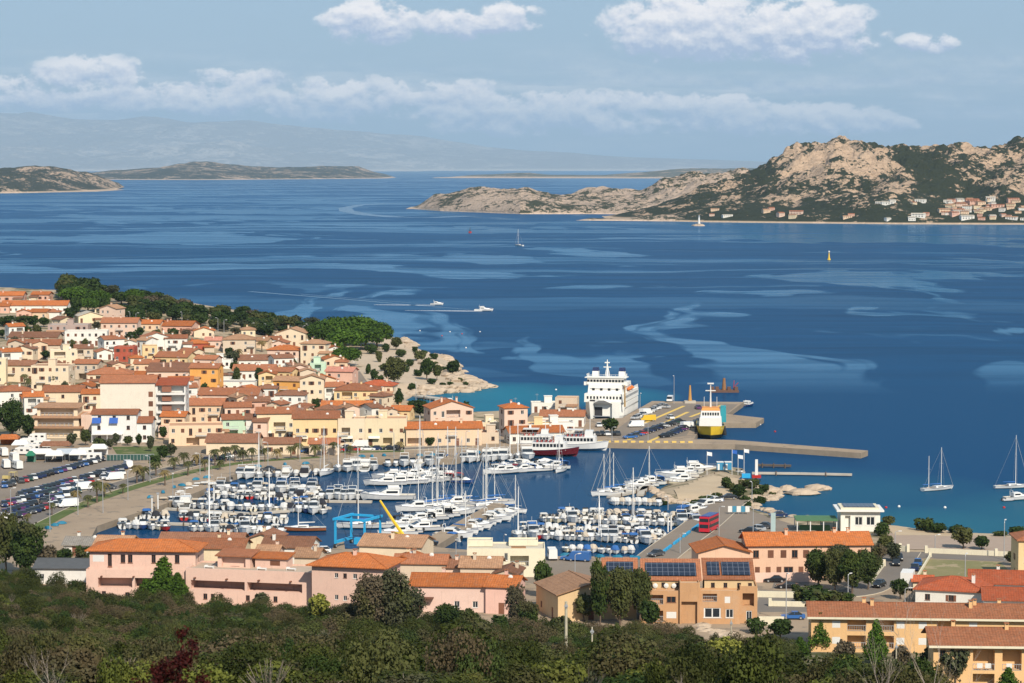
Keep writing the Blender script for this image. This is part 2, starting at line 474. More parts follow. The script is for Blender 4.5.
def terrain_mat():
    m, g = new_mat('dry_ground'); p = g.pos(); x, y, z = g.xyz(p)
    n1 = g.noise(p, 0.03, 5.0, 0.6); n2 = g.noise(p, 0.35, 5.0, 0.7); n3 = g.noise(p, 0.11, 4.0, 0.6)
    earth = g.mix(n2, (0.28, 0.21, 0.135, 1), (0.42, 0.34, 0.24, 1))
    rock = g.mix(n2, (0.36, 0.28, 0.20, 1), (0.52, 0.42, 0.31, 1))
    green = g.mix(n2, (0.030, 0.040, 0.014, 1), (0.08, 0.085, 0.035, 1))
    c = g.mix((n3 - 0.46).step(0.0, 0.12) * 0.75, earth, green)
    coast = (x + y * 0.155 > 95) * (y > 640)        # the granite point
    c = g.mix(((x * 1.0 + y * 0.07) > 0) * (y > 900), c, g.mix((n3 - 0.60).step(0.0, 0.08) * 0.6, rock, green))
    scrub = (y < 505)
    c = g.mix(scrub * (0.55 + (n3 - 0.5).step(-0.1, 0.1) * 0.4), c, green)
    c = g.mix((x > 100) * (y > 500), c, g.mix(n2, (0.42, 0.34, 0.24, 1), (0.5, 0.42, 0.31, 1)))
    wet = 1.0 - (z - 0.05).step(0.0, 0.5) * 0.6
    c = g.mul(c, 1.4 - wet * 0.4 - 0.2)
    c = g.mix((z < 0.0), c, (0.20, 0.27, 0.22, 1))
    g.surface(g.node('ShaderNodeBsdfPrincipled', 0, Base_Color=c, Roughness=0.95, Specular_IOR_Level=0.15, Normal=g.bump(n2, 0.7, 0.5)))
    return m
TM = terrain_mat()
vv = np.stack([gx, gy, GZ], -1).reshape(-1, 3)
ii, jj = np.meshgrid(np.arange(nxg - 1), np.arange(nyg - 1), indexing='ij')
a0 = (ii * nyg + jj).ravel(); FF = np.stack([a0, a0 + nyg, a0 + nyg + 1, a0 + 1], -1)
keep = GZ.ravel()[FF].max(1) > -2.9
me = bpy.data.meshes.new('terrain'); me.from_pydata(vv.tolist(), [], FF[keep].tolist()); me.materials.append(TM)
me.polygons.foreach_set('use_smooth', [True] * len(me.polygons))
tag(put('terrain', me), kind='structure')

# seabed under everything, then the sea
mb = MB(); mb.face([(-120000, -3000, -3.2), (120000, -3000, -3.2), (120000, 115000, -3.2), (-120000, 115000, -3.2)])
struct('seabed', mb, mat('seabed_sand', (0.12, 0.16, 0.14), 0.95))

def water_mat():
    m, g = new_mat('sea_water'); p = g.pos(); x, y, z = g.xyz(p)
    # calm slicks between wind-ruffled water
    wx = g.noise(g.vec(x / 500, y / 900, 0.0), 1.0, 4.0, 0.55)
    wy = g.noise(g.vec(x / 420, y / 700, 5.0), 1.0, 4.0, 0.55)
    a1 = g.noise(g.vec(x / 75 + wx * 6.0, y / 330 + wy * 4.0, 2.0), 1.0, 4.0, 0.5, 0.4)
    a2 = g.noise(g.vec(x / 420 + wx * 3.0 + y / 1500, y / 300 + wy * 3.5, 12.0), 1.0, 4.0, 0.5, 0.4)
    fa = ((y - 1300) / 900).max(0.0).min(1.0)
    a = a1 * (1.0 - fa) + a2 * fa
    b = g.noise(g.vec(x / 900 + wy * 2.0, y / 900 + wx * 1.0, 7.0), 1.0, 3.0, 0.5)
    c_ = g.noise(g.vec(x / 60 + y / 500, y / 900 + wx * 2, 4.0), 1.0, 2.0, 0.5)
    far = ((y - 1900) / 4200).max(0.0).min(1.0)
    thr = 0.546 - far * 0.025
    near = ((y - 930) / 160).max(0.0).min(1.0)
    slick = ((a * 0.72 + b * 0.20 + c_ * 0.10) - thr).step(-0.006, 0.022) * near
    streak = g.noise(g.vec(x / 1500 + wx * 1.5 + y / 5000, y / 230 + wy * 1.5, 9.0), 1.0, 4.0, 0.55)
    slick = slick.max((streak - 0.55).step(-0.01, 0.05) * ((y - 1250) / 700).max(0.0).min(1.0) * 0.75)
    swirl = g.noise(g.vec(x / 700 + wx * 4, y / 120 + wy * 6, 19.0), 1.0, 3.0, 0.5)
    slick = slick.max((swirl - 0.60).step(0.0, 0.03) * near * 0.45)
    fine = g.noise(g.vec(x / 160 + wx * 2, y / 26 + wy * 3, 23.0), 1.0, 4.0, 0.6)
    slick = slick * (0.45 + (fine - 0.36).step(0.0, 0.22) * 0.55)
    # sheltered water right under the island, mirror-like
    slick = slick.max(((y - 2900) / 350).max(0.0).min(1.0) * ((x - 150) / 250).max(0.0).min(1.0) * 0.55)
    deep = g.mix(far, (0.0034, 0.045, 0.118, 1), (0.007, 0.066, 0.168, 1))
    turq = (0.012, 0.17, 0.24, 1)
    def spot(cx, cy_, sx, sy):
        e = ((x - cx) / sx).pow(2.0) + ((y - cy_) / sy).pow(2.0)
        return 1.0 - e.min(1.0)
    wn = g.noise(g.vec(x / 40, y / 90, 0.0), 1.0, 3.0, 0.5)
    sh = spot(-6, 925, 40, 62).max(spot(-18, 885, 40, 45)).max(spot(30, 925, 34, 50) * .7)
    sh2 = spot(100, 590, 50, 42).max(spot(150, 600, 60, 70)).max(spot(75, 650, 60, 60) * .5)
    harb = ((790 - y) / 40).max(0.0).min(1.0) * ((52 - x) / 40).max(0.0).min(1.0)
    calm = harb * 0.75
    harb = harb * 0.6
    c = g.mix(((sh + (wn - 0.5) * 0.7) * (sh > 0.0)).min(1.0).max(0.0).pow(0.7) * 0.68, deep, turq)
    c = g.mix(((sh2 + (wn - 0.5) * 0.4) * (sh2 > 0.0)).min(1.0).max(0.0) * 0.65, c, (0.02, 0.13, 0.17, 1))
    c = g.mix(harb, c, (0.004, 0.034, 0.085, 1))
    rip = g.noise(g.vec(x / 150 + wx * 2, y / 34 + wy * 4, 31.0), 1.0, 6.0, 0.68)
    c = g.mul(c, 1.0 + (rip - 0.5) * 1.1 * near)  # light and dark of the wind ripples put into the water colour
    # ripples
    r1 = g.noise(g.vec(x / 1.6, y / 2.6, 0.0), 1.0, 3.0, 0.6)
    r2 = g.noise(g.vec(x / 9, y / 16, 3.0), 1.0, 3.0, 0.6)
    amp = (1.0 - slick * 0.55) * (1.0 - calm)
    nrm = g.bump((r1 * 0.10 + r2 * 0.35) * amp, 1.0, 1.0)
    spec = 0.10 + slick * 0.20
    c = g.mix(slick * 0.8, c, (0.026, 0.130, 0.250, 1))  # paler sky reflection of the calm streaks put into the water colour
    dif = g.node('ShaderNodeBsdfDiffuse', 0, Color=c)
    glo = g.node('ShaderNodeBsdfGlossy', 0, Color=(0.75, 0.88, 1.0, 1), Roughness=0.09 + (1.0 - slick) * 0.12 * (1.0 - calm), Normal=nrm)
    fr = g.node('ShaderNodeFresnel', 0, IOR=1.333)
    ms = g.t.nodes.new('ShaderNodeMixShader'); g.put(ms.inputs[0], fr * (0.17 + slick * 0.26 + calm * 0.22))
    g.t.links.new(dif.k, ms.inputs[1]); g.t.links.new(glo.k, ms.inputs[2]); g.surface(V(g, ms.outputs[0]))
    return m
mb = MB(); mb.face([(-120000, -3000, 0), (120000, -3000, 0), (120000, 115000, 0), (-120000, 115000, 0)])
struct('sea', mb, water_mat())

# ------------------------------------------------------------------ quays, roads, car parks
def flat(name, poly, z0, z1, mats, kind=True):
    mb = MB(); n = len(poly)
    area = sum(poly[i][0] * poly[(i + 1) % n][1] - poly[(i + 1) % n][0] * poly[i][1] for i in range(n))
    if area < 0: poly = poly[::-1]
    top = [Vector((p[0], p[1], z1)) for p in poly]
    tris = tessellate_polygon([top])
    k = len(mb.v); mb.v += [tuple(p) for p in top]
    for t in tris:
        a, b, c = (top[i] for i in t)
        t = t if (b - a).cross(c - a).z > 0 else t[::-1]
        mb.f.append(tuple(k + i for i in t)); mb.m.append(0)
    if z0 < z1:
        for i in range(n):
            a, b = poly[i], poly[(i + 1) % n]
            mb.face([(a[0], a[1], z0), (b[0], b[1], z0), (b[0], b[1], z1), (a[0], a[1], z1)], 1 if isinstance(mats, (list, tuple)) else 0)
    o = mb.obj(name, mats)
    if kind: tag(o, kind='structure')
    return o
def ground_mat(name, c1, c2, sc=0.06, rough=0.92, patch=None):
    m, g = new_mat(name); p = g.pos()
    n1 = g.noise(p, sc, 6.0, 0.65); n2 = g.noise(p, 1.2, 4.0, 0.7)
    c = g.mix((n1 * 1.3 - 0.15 + (n2 - 0.5) * 0.5).min(1.0).max(0.0), tuple(c1) + (1,), tuple(c2) + (1,))
    if patch: c = g.mix((g.noise(p, 0.25, 5.0, 0.6) - 0.56).step(0.0, 0.05) * 0.7, c, tuple(patch) + (1,))
    g.surface(g.node('ShaderNodeBsdfPrincipled', 0, Base_Color=c, Roughness=rough, Specular_IOR_Level=0.2, Normal=g.bump(n2, 0.4, 0.03)))
    return m
PAVE = ground_mat('sandy_paving', (0.24, 0.18, 0.125), (0.37, 0.285, 0.20), 0.06, 0.92, (0.19, 0.155, 0.12))
STONE = ground_mat('quay_stone', (0.20, 0.16, 0.12), (0.33, 0.27, 0.20), 0.4)
ASPH = ground_mat('worn_asphalt', (0.13, 0.115, 0.10), (0.20, 0.175, 0.15))
ASPH2 = ground_mat('pale_asphalt', (0.17, 0.14, 0.112), (0.25, 0.205, 0.16))
DIRT = ground_mat('bare_earth', (0.23, 0.165, 0.11), (0.33, 0.25, 0.17), 0.1)
SAND = ground_mat('pale_sand', (0.38, 0.29, 0.19), (0.48, 0.38, 0.26), 0.15)
LAWN = ground_mat('lawn_ground', (0.05, 0.085, 0.02), (0.12, 0.14, 0.045), 0.2, 0.95, (0.22, 0.18, 0.10))
DRYG = ground_mat('dry_lawn_ground', (0.14, 0.15, 0.055), (0.27, 0.22, 0.12), 0.12, 0.95, (0.36, 0.28, 0.18))
KERB = mat('kerb_stone', (0.5, 0.44, 0.34), 0.9)
PLINE = mat('road_marking', (0.62, 0.60, 0.55), 0.8)
YLINE = mat('yellow_marking', (0.62, 0.42, 0.10), 0.8, var=0.25)
flat('quay', QUAY, -3.0, QZ, [PAVE, STONE])

def ribbon(name, pts, width, z, m, n=6, drape=False, kerb=False):
    P = [Vector(p) for p in pts]; out = []
    for i in range(len(P) - 1):
        a, b = P[max(i - 1, 0)], P[i]; c, d = P[i + 1], P[min(i + 2, len(P) - 1)]
        for k in range(n):
            t = k / n
            out.append(0.5 * ((2 * b) + (-a + c) * t + (2 * a - 5 * b + 4 * c - d) * t * t + (-a + 3 * b - 3 * c + d) * t ** 3))
    out.append(P[-1]); mb = MB(); L = []
    for i, p in enumerate(out):
        d = (out[min(i + 1, len(out) - 1)] - out[max(i - 1, 0)]).normalized(); nrm = Vector((-d.y, d.x))
        a, b = p - nrm * width / 2, p + nrm * width / 2
        za, zb = (T(a.x, a.y) + .25, T(b.x, b.y) + .25) if drape else (z, z)
        if drape: za = zb = max(za, zb, QZ + .03)
        L.append(((a.x, a.y, za), (b.x, b.y, zb)))
    for (a, b), (c, d) in zip(L, L[1:]):
        mb.face([a, c, d, b][::-1])
        if drape: mb.face([a, (a[0], a[1], a[2] - 1), (c[0], c[1], c[2] - 1), c]); mb.face([b, d, (d[0], d[1], d[2] - 1), (b[0], b[1], b[2] - 1)])
    struct(name, mb, m)
    if kerb:
        mk = MB()
        for side in (0, 1):
            for q, r in zip(L, L[1:]):
                a, c = Vector(q[side]), Vector(r[side]); d = (c - a).normalized(); w_ = Vector((-d.y, d.x, 0)) * (.12 if side else -.12)
                mk.add([a, c, c + w_, a + w_] + [v_ + Vector((0, 0, .13)) for v_ in (a, c, c + w_, a + w_)], [(4, 5, 6, 7), (0, 1, 5, 4), (3, 7, 6, 2), (7, 6, 5, 4)][:3])
        struct('kerb', mk, KERB)
    return out
def WV(pts, z=QZ): return [Vector(at(a, b, z)[:2]) for a, b in pts]

# promenade road, its green strip, the car parks
flat('car_park_surface', W([(-60, 470), (60, 459), (100, 456), (132, 464), (30, 512), (-60, 545)], QZ), QZ, QZ + .01, ASPH2)
flat('market_ground', W([(-60, 446), (105, 444), (100, 456), (60, 459), (-60, 470)], QZ), QZ, QZ + .012, DIRT)
rd = ribbon('promenade_road', WV([(-20, 545), (30, 519), (80, 497), (130, 482), (185, 466), (240, 457), (320, 451), (400, 449), (470, 446)]), 7.0, QZ + .02, ASPH, kerb=True)
ribbon('green_strip', WV([(10, 545), (60, 515), (110, 495), (160, 480), (205, 469), (250, 462), (320, 457)]), 4.0, QZ + .03, LAWN)
flat('park_lawn', W([(112, 447), (160, 446), (172, 455), (120, 459)], QZ), QZ, QZ + .03, LAWN)
flat('lawn', W([(334, 446), (404, 445), (404, 452), (334, 453)], QZ), QZ, QZ + .035, LAWN)
flat('terminal_surface', W([(606, 437), (632, 418), (655, 403), (738, 404), (720, 420), (694, 424), (686, 436), (640, 441)], QZ), QZ, QZ + .01, ASPH2)
for a, b in (((650, 441), (692, 423)), ((628, 440), (688, 412)), ((640, 425), (684, 406)), ((690, 417), (722, 405))):
    ribbon('lane_marking', WV([a, b]), 1.3, QZ + .03, YLINE, 2)
for k in range(12):
    a, b = at(598 + k * 8.2, 442.2 + k * .05, QZ), at(602.5 + k * 8.2, 442.2 + k * .05, QZ)
    mb = MB(); mb.box(0, (b - a).x, -.4, .4, 0, .5)
    o = tag(mb.obj('quay_edge_block', YELLOW if False else mat('yellow_edge', (0.62, 0.44, 0.12), 0.8), None, tuple(a)), 'low yellow edge block, %s from the left on the ferry quay' % ordw(k), 'edge block', 'yellow blocks along the ferry quay edge')
mole = ribbon('mole_road', WV([(640, 572), (668, 549), (700, 526), (722, 507), (733, 499), (748, 508)][:5]), 9.0, QZ + .02, ASPH2, kerb=True)
flat('boatyard_surface', W([(430, 552), (470, 552), (560, 559), (690, 566), (700, 590), (560, 590), (430, 560)], QZ), QZ, QZ + .012, ASPH2)
flat('seafront_square', W([(730, 503), (760, 514), (800, 527), (805, 535), (700, 545), (690, 540)], QZ), QZ, QZ + .014, ASPH2)
ribbon('side_road', WV([(902, 552), (892, 566), (878, 580), (858, 592), (800, 597)]), 8.0, QZ + .02, ASPH, kerb=True)
ribbon('beach_road', WV([(880, 553), (940, 556), (1080, 562)]), 8.0, QZ + .035, ASPH)
flat('beach_square', W([(885, 533), (1060, 538), (1060, 552), (898, 549)], QZ), QZ, QZ + .012, mat('brick_paving', (0.33, 0.25, 0.19), 0.9, var=.12, scale=.5))
flat('empty_plot', W([(924, 559), (1000, 562), (1020, 580), (912, 584)], QZ), QZ, QZ + .02, DRYG)
flat('parking_court', W([(760, 590), (806, 592), (812, 612), (756, 612)], QZ), QZ, QZ + .01, ASPH)
flat('courtyard_parking', W([(776, 576), (812, 576), (806, 590), (772, 588)], QZ), QZ, QZ + .013, ASPH)
ribbon('hill_street', WV([(352, 372), (362, 383), (378, 397), (392, 410)], 5.0), 6.0, 0, ASPH2, 5, True)
ribbon('hill_lane', WV([(170, 330), (215, 334), (262, 336), (330, 343)], 12.0), 4.5, 0, ASPH2, 5, True)

# sand spit ground on the small peninsula
def draped(name, poly, m, lift, step=4.0):
    xs = [p[0] for p in poly]; ys = [p[1] for p in poly]
    X, Y = np.meshgrid(np.arange(min(xs), max(xs), step), np.arange(min(ys), max(ys), step), indexing='ij')
    sd = seg_sd(X, Y, poly); mb = MB(); nn = X.shape[1]
    idx = {}
    def vid(i, j):
        if (i, j) not in idx: idx[(i, j)] = len(mb.v); mb.v.append((X[i, j], Y[i, j], T(X[i, j], Y[i, j]) + lift))
        return idx[(i, j)]
    for i in range(X.shape[0] - 1):
        for j in range(nn - 1):
            if sd[i, j] > 0 and sd[i + 1, j + 1] > -step:
                mb.f.append((vid(i, j), vid(i + 1, j), vid(i + 1, j + 1), vid(i, j + 1))); mb.m.append(0)
    return struct(name, mb, m, True)
draped('sand_path', W([(672, 489), (700, 478), (742, 473), (748, 480), (728, 489), (735, 497), (752, 504), (740, 506), (712, 500), (690, 499), (672, 496)], 1.5), SAND, .22, 1.5)
draped('beach', W([(878, 530), (900, 526), (930, 532), (960, 532.5), (1030, 535), (1100, 538), (1100, 545), (890, 540)], .5), SAND, .12, 1.5)
# ------------------------------------------------------------------ islands and mountains
def island_mat(name, rock1, rock2, veg1, veg2, s=1.0, vegshare=0.5):
    m, g = new_mat(name); p = g.pos(); x, y, z = g.xyz(p)
    q = g.vec(x, y * 0.7, z * 1.6)
    big = g.noise(q, 0.006 * s, 4.0, 0.6); mid = g.noise(q, 0.028 * s, 6.0, 0.68); fine = g.noise(q, 0.12 * s, 4.0, 0.7)
    cr = g.voro(g.vec(x + mid * 60 / s, y * .7, z * 1.6 + mid * 40 / s), 0.075 * s, 0, 'DISTANCE_TO_EDGE')
    geo = g.t.nodes.new('ShaderNodeNewGeometry'); nn = g.xyz(V(g, geo.outputs['True Normal']))
    flatn = nn[2]
    rock = g.mix((mid * 0.7 + fine * 0.6 - 0.15).min(1.0).max(0.0), rock1 + (1,), rock2 + (1,))
    rock = g.mix((1.0 - cr.step(0.0, 0.09)) * (0.3 + big) * 0.5, rock, veg1 + (1,))
    veg = g.mix(fine, veg1 + (1,), veg2 + (1,))
    f = (mid * 1.25 + fine * 1.1 + big * 0.8 + (flatn - 0.8) * 0.5) * 0.31 + (vegshare - 0.5) * 0.5
    if name == 'granite_and_scrub':      # where bare granite breaks through the scrub
        def zone(cx, cz, sx, sz): return (1.0 - ((x - cx) / sx).pow(2.0) - ((z - cz) / sz).pow(2.0)).max(0.0)
        f = f - zone(530, 90, 110, 70) * 0.055 - zone(815, 75, 110, 60) * 0.055 - zone(350, 40, 90, 30) * 0.03 + zone(665, 60, 70, 60) * 0.06 + 0.012
    c = g.mix((f - 0.478).step(-0.012, 0.018), rock, veg)
    c = g.mix((1.0 - (z - 1.2 / s).step(0.0, 2.0 / s)) * 0.7, c, rock2 + (1,))
    g.surface(g.node('ShaderNodeBsdfPrincipled', 0, Base_Color=c, Roughness=0.95, Specular_IOR_Level=0.1, Normal=g.bump(mid + fine * .6, 1.0, 6.0 / s)))
    return m
def island(name, sil, shore, depth, m, seed, rough=0.25, cell=5.0, rowcell=7.0, pw=0.75, fs=90.0, back=0.6, spurs=0.35):
    """sil: skyline pixels; shore: waterline pixels; the land rises from its own shore to a ridge depth metres behind"""
    sh = [at(a, b, 0) for a, b in shore]; sx = np.array([v.x for v in sh]); sy = np.array([v.y for v in sh])
    X, Z = [], []
    for a, b in sil:
        x = 0.0; yr = float(np.interp(at(a, shore[0][1], 0).x, sx, sy)) + depth
        for _ in range(6):
            x = (a - 512) / FPX * yr; yr = float(np.interp(x, sx, sy)) + depth
        X.append(x); Z.append(CAMZ - (b - HOR) * yr / FPX)
    X, Z = np.array(X), np.array(Z)
    nx_ = int((X[-1] - X[0]) / cell); ny_ = int(depth * (1 + back) / rowcell)
    xs = np.linspace(X[0], X[-1], nx_); zr = np.interp(xs, X, Z); y0 = np.interp(xs, sx, sy)
    v = []
    for i in range(nx_):
        e = min(1, min(xs[i] - X[0], X[-1] - xs[i]) / (depth * .12) + .02)
        for j in range(ny_):
            t = j * rowcell / depth; yy = y0[i] + (t * depth - depth * .03) * (0.35 + 0.65 * min(1, zr[i] / (Z.max() * .45 + 1e-6)))
            p3 = Vector((xs[i] / fs, yy / fs, seed * 3.3))
            mf = noise.fractal(p3, 0.9, 2.1, 5); rg = 1 - abs(noise.noise(p3 * .45 + Vector((3, 1, seed)))) * 2
            vd = noise.voronoi(p3 * 1.6)[0]; cr = (vd[1] - vd[0])
            base = (math.sin(min(t, 1) * math.pi / 2) ** pw) if t <= 1 else max(0.0, 1 - ((t - 1) / back) ** 2)
            sp = 1 - spurs * (1 - rg) * math.sin(min(t, 1) * math.pi) * .8
            z = zr[i] * base * sp * (1 + rough * mf * .8) + rough * zr[i] * min(cr, .35) * .9 * base
            v.append((xs[i], yy, z * e - 1.5 * (1 - min(1, t * 12))))
    f = [(i * ny_ + j, (i + 1) * ny_ + j, (i + 1) * ny_ + j + 1, i * ny_ + j + 1) for i in range(nx_ - 1) for j in range(ny_ - 1)]
    me = bpy.data.meshes.new(name); me.from_pydata(v, [], f); me.materials.append(m)
    return tag(put(name, me), kind='structure'), (xs, y0, zr, np.array(v).reshape(nx_, ny_, 3))

GRAN1, GRAN2 = (0.24, 0.165, 0.11), (0.62, 0.46, 0.325)
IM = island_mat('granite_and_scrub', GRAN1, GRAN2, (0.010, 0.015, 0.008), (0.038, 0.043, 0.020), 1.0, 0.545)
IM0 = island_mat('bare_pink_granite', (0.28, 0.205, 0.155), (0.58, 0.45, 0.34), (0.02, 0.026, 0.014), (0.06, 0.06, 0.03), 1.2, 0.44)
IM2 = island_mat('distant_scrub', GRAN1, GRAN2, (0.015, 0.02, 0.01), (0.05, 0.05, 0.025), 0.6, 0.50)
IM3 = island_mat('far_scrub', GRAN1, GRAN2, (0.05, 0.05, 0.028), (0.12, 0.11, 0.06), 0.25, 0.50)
_, HILL = island('island', [(560, 218), (600, 212), (650, 203), (690, 190), (730, 179), (760, 170), (785, 157), (800, 150), (822, 146), (846, 144), (862, 150), (880, 152), (900, 151), (925, 153), (945, 150),
       (965, 148), (985, 151), (1005, 148), (1024, 142), (1060, 137), (1120, 150), (1180, 170), (1240, 200)],
       [(560, 219), (700, 222), (900, 224), (1240, 225)], 620, IM, 3, 0.20, 4.2, 5.5, 0.85, 60.0, 0.5, .6)
island('island', [(414, 204), (428, 197), (450, 194), (468, 190), (500, 189), (525, 189), (545, 194), (560, 196), (580, 193), (605, 190), (640, 190), (662, 181), (690, 175), (730, 172), (780, 176), (830, 190)],
       [(414, 209), (440, 211), (520, 214), (600, 214), (830, 217)], 420, IM0, 5, 0.26, 5.0, 7.0, 0.55, 70.0, 0.5, .35)
island('islet', [(575, 220), (590, 217.6), (610, 218.2), (626, 217.6), (645, 216), (660, 214.6), (680, 216.8), (715, 217.5), (728, 220)], [(570, 220.4), (730, 222)], 50, IM0, 8, 0.3, 4, 5, .5, 25, .5)
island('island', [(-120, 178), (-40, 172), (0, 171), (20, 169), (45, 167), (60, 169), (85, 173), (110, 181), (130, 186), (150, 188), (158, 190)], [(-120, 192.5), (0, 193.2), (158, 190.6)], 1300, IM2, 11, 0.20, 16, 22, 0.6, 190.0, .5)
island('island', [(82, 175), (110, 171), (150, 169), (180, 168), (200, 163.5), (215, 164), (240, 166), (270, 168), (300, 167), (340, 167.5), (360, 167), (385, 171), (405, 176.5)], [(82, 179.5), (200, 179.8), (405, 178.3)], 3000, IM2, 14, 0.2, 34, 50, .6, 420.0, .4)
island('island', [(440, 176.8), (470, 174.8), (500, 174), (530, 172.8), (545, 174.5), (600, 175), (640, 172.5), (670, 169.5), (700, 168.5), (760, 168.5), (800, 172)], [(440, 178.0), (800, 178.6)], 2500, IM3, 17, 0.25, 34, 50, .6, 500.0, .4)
MTM = island_mat('hazed_mountain_ground', (0.34, 0.33, 0.32), (0.43, 0.41, 0.38), (0.21, 0.22, 0.22), (0.27, 0.27, 0.27), 0.06, 0.48)  # part of the haze fade is put into these pale, even colours
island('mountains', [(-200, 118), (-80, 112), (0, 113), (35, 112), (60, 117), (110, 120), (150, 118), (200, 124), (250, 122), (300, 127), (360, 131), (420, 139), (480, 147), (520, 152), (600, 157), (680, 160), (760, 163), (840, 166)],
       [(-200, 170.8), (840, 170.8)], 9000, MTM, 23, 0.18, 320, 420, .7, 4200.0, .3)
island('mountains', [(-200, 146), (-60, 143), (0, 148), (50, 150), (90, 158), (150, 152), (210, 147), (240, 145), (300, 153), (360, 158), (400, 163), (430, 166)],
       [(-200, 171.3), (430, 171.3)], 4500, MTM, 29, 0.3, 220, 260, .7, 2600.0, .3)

# the air
mb = MB(); mb.box(-90000, 90000, -2500, 66000, -4.5, 1480)
m, g = new_mat('pale_air'); vp = g.t.nodes.new('ShaderNodeVolumePrincipled'); vp.inputs['Density'].default_value = 2.3e-5
vp.inputs['Color'].default_value = (0.52, 0.76, 1.0, 1); vp.inputs['Anisotropy'].default_value = 0.0
o_ = g.t.nodes.new('ShaderNodeOutputMaterial'); g.t.links.new(vp.outputs[0], o_.inputs['Volume'])
tag(mb.obj('haze', m), kind='stuff')
# ------------------------------------------------------------------ building kit
PENDING = []          # (object, description, px, py): labels finished at the end
def unit_window(style):
    mb = MB()          # unit: x -.5..+.5, z 0..1, faces -y; y=0 is the wall plane
    if style == 'shut':
        mb.box(-.5, .5, .02, .1, 0, 1, 0)
        for k in range(5): mb.box(-.44, -.04, -.0, .02, .08 + k * .18, .2 + k * .18, 0); mb.box(.04, .44, -.0, .02, .08 + k * .18, .2 + k * .18, 0)
        me = mb.mesh('window', [SHADEBROWN])
    elif style == 'whiteshut':
        mb.box(-.5, .5, .02, .1, 0, 1, 0)
        for k in range(6): mb.box(-.46, .46, .0, .02, .04 + k * .16, .16 + k * .16, 0)
        me = mb.mesh('window', [WPAINT])
    else:
        fr = WPAINT if style == 'white' else SHADEBROWN
        mb.box(-.5, .5, .14, .17, 0, 1, 1)
        for a, b in ((-.5, -.42), (.42, .5), (-.035, .035)): mb.box(a, b, .08, .139, 0, 1, 0)
        mb.box(-.42, .42, .08, .139, .93, 1, 0); mb.box(-.42, .42, .08, .139, 0, .06, 0)
        mb.box(-.56, .56, -.08, .07, -.05, -.002, 0)
        if style == 'open':      # shutters folded back
            mb.box(-.98, -.52, -.05, -.01, 0, 1, 2); mb.box(.52, .98, -.05, -.01, 0, 1, 2)
        me = mb.mesh('window', [fr, GLASS, SHADEBROWN])
    return me
WINDOWS = {k: unit_window(k) for k in ('shut', 'whiteshut', 'white', 'brown', 'open')}
mb = MB(); mb.box(-.5, .5, .06, .12, 0, 1, 0); mb.box(-.4, -.05, .04, .06, .1, .45, 0); mb.box(.05, .4, .04, .06, .1, .45, 0); mb.box(.38, .43, .0, .04, .45, .5, 1)
DOORS = {'door': mb.mesh('door', [SHADEBROWN, METAL])}
mb = MB()
for k in range(9): mb.box(-.5 + k * .122, -.48 + k * .122, -.02, .0, 0, .9, 0)
mb.box(-.5, .5, -.03, .01, .9, 1, 0); mb.box(-.5, .5, -.03, .01, -.02, .04, 0)
RAIL = mb.mesh('railing', [METAL])

def facade(mb, P0, ux, nrm, L, Hh, ops, top=None, z0=0.0):
    """a wall face from P0 along ux, outward normal nrm, with openings (u0,u1,z0,z1,depth); reveals and recess backs are real"""
    us = sorted({0.0, L} | {min(max(a, 0), L) for o in ops for a in (o[0], o[1])}); zs = sorted({z0, Hh} | {min(max(a, z0), Hh) for o in ops for a in (o[2], o[3])})
    P0, ux, nrm = Vector(P0), Vector(ux), Vector(nrm)
    pt = lambda u, z, d=0: P0 + ux * u + Vector((0, 0, z)) - nrm * d
    def opn(u, z):
        for o in ops:
            if o[0] < u < o[1] and o[2] < z < o[3]: return True
        return False
    for a, b in zip(us, us[1:]):
        for c, d in zip(zs, zs[1:]):
            if not opn((a + b) / 2, (c + d) / 2): mb.face([pt(a, c), pt(b, c), pt(b, d), pt(a, d)])
    for o in ops:
        a, b, c, d, dep = o[:5]
        mb.face([pt(a, c), pt(a, c, dep), pt(a, d, dep), pt(a, d)]); mb.face([pt(b, c, dep), pt(b, c), pt(b, d), pt(b, d, dep)])
        mb.face([pt(a, c), pt(b, c), pt(b, c, dep), pt(a, c, dep)]); mb.face([pt(a, d, dep), pt(b, d, dep), pt(b, d), pt(a, d)])
        if dep > .3: mb.face([pt(a, c, dep), pt(b, c, dep), pt(b, d, dep), pt(a, d, dep)])

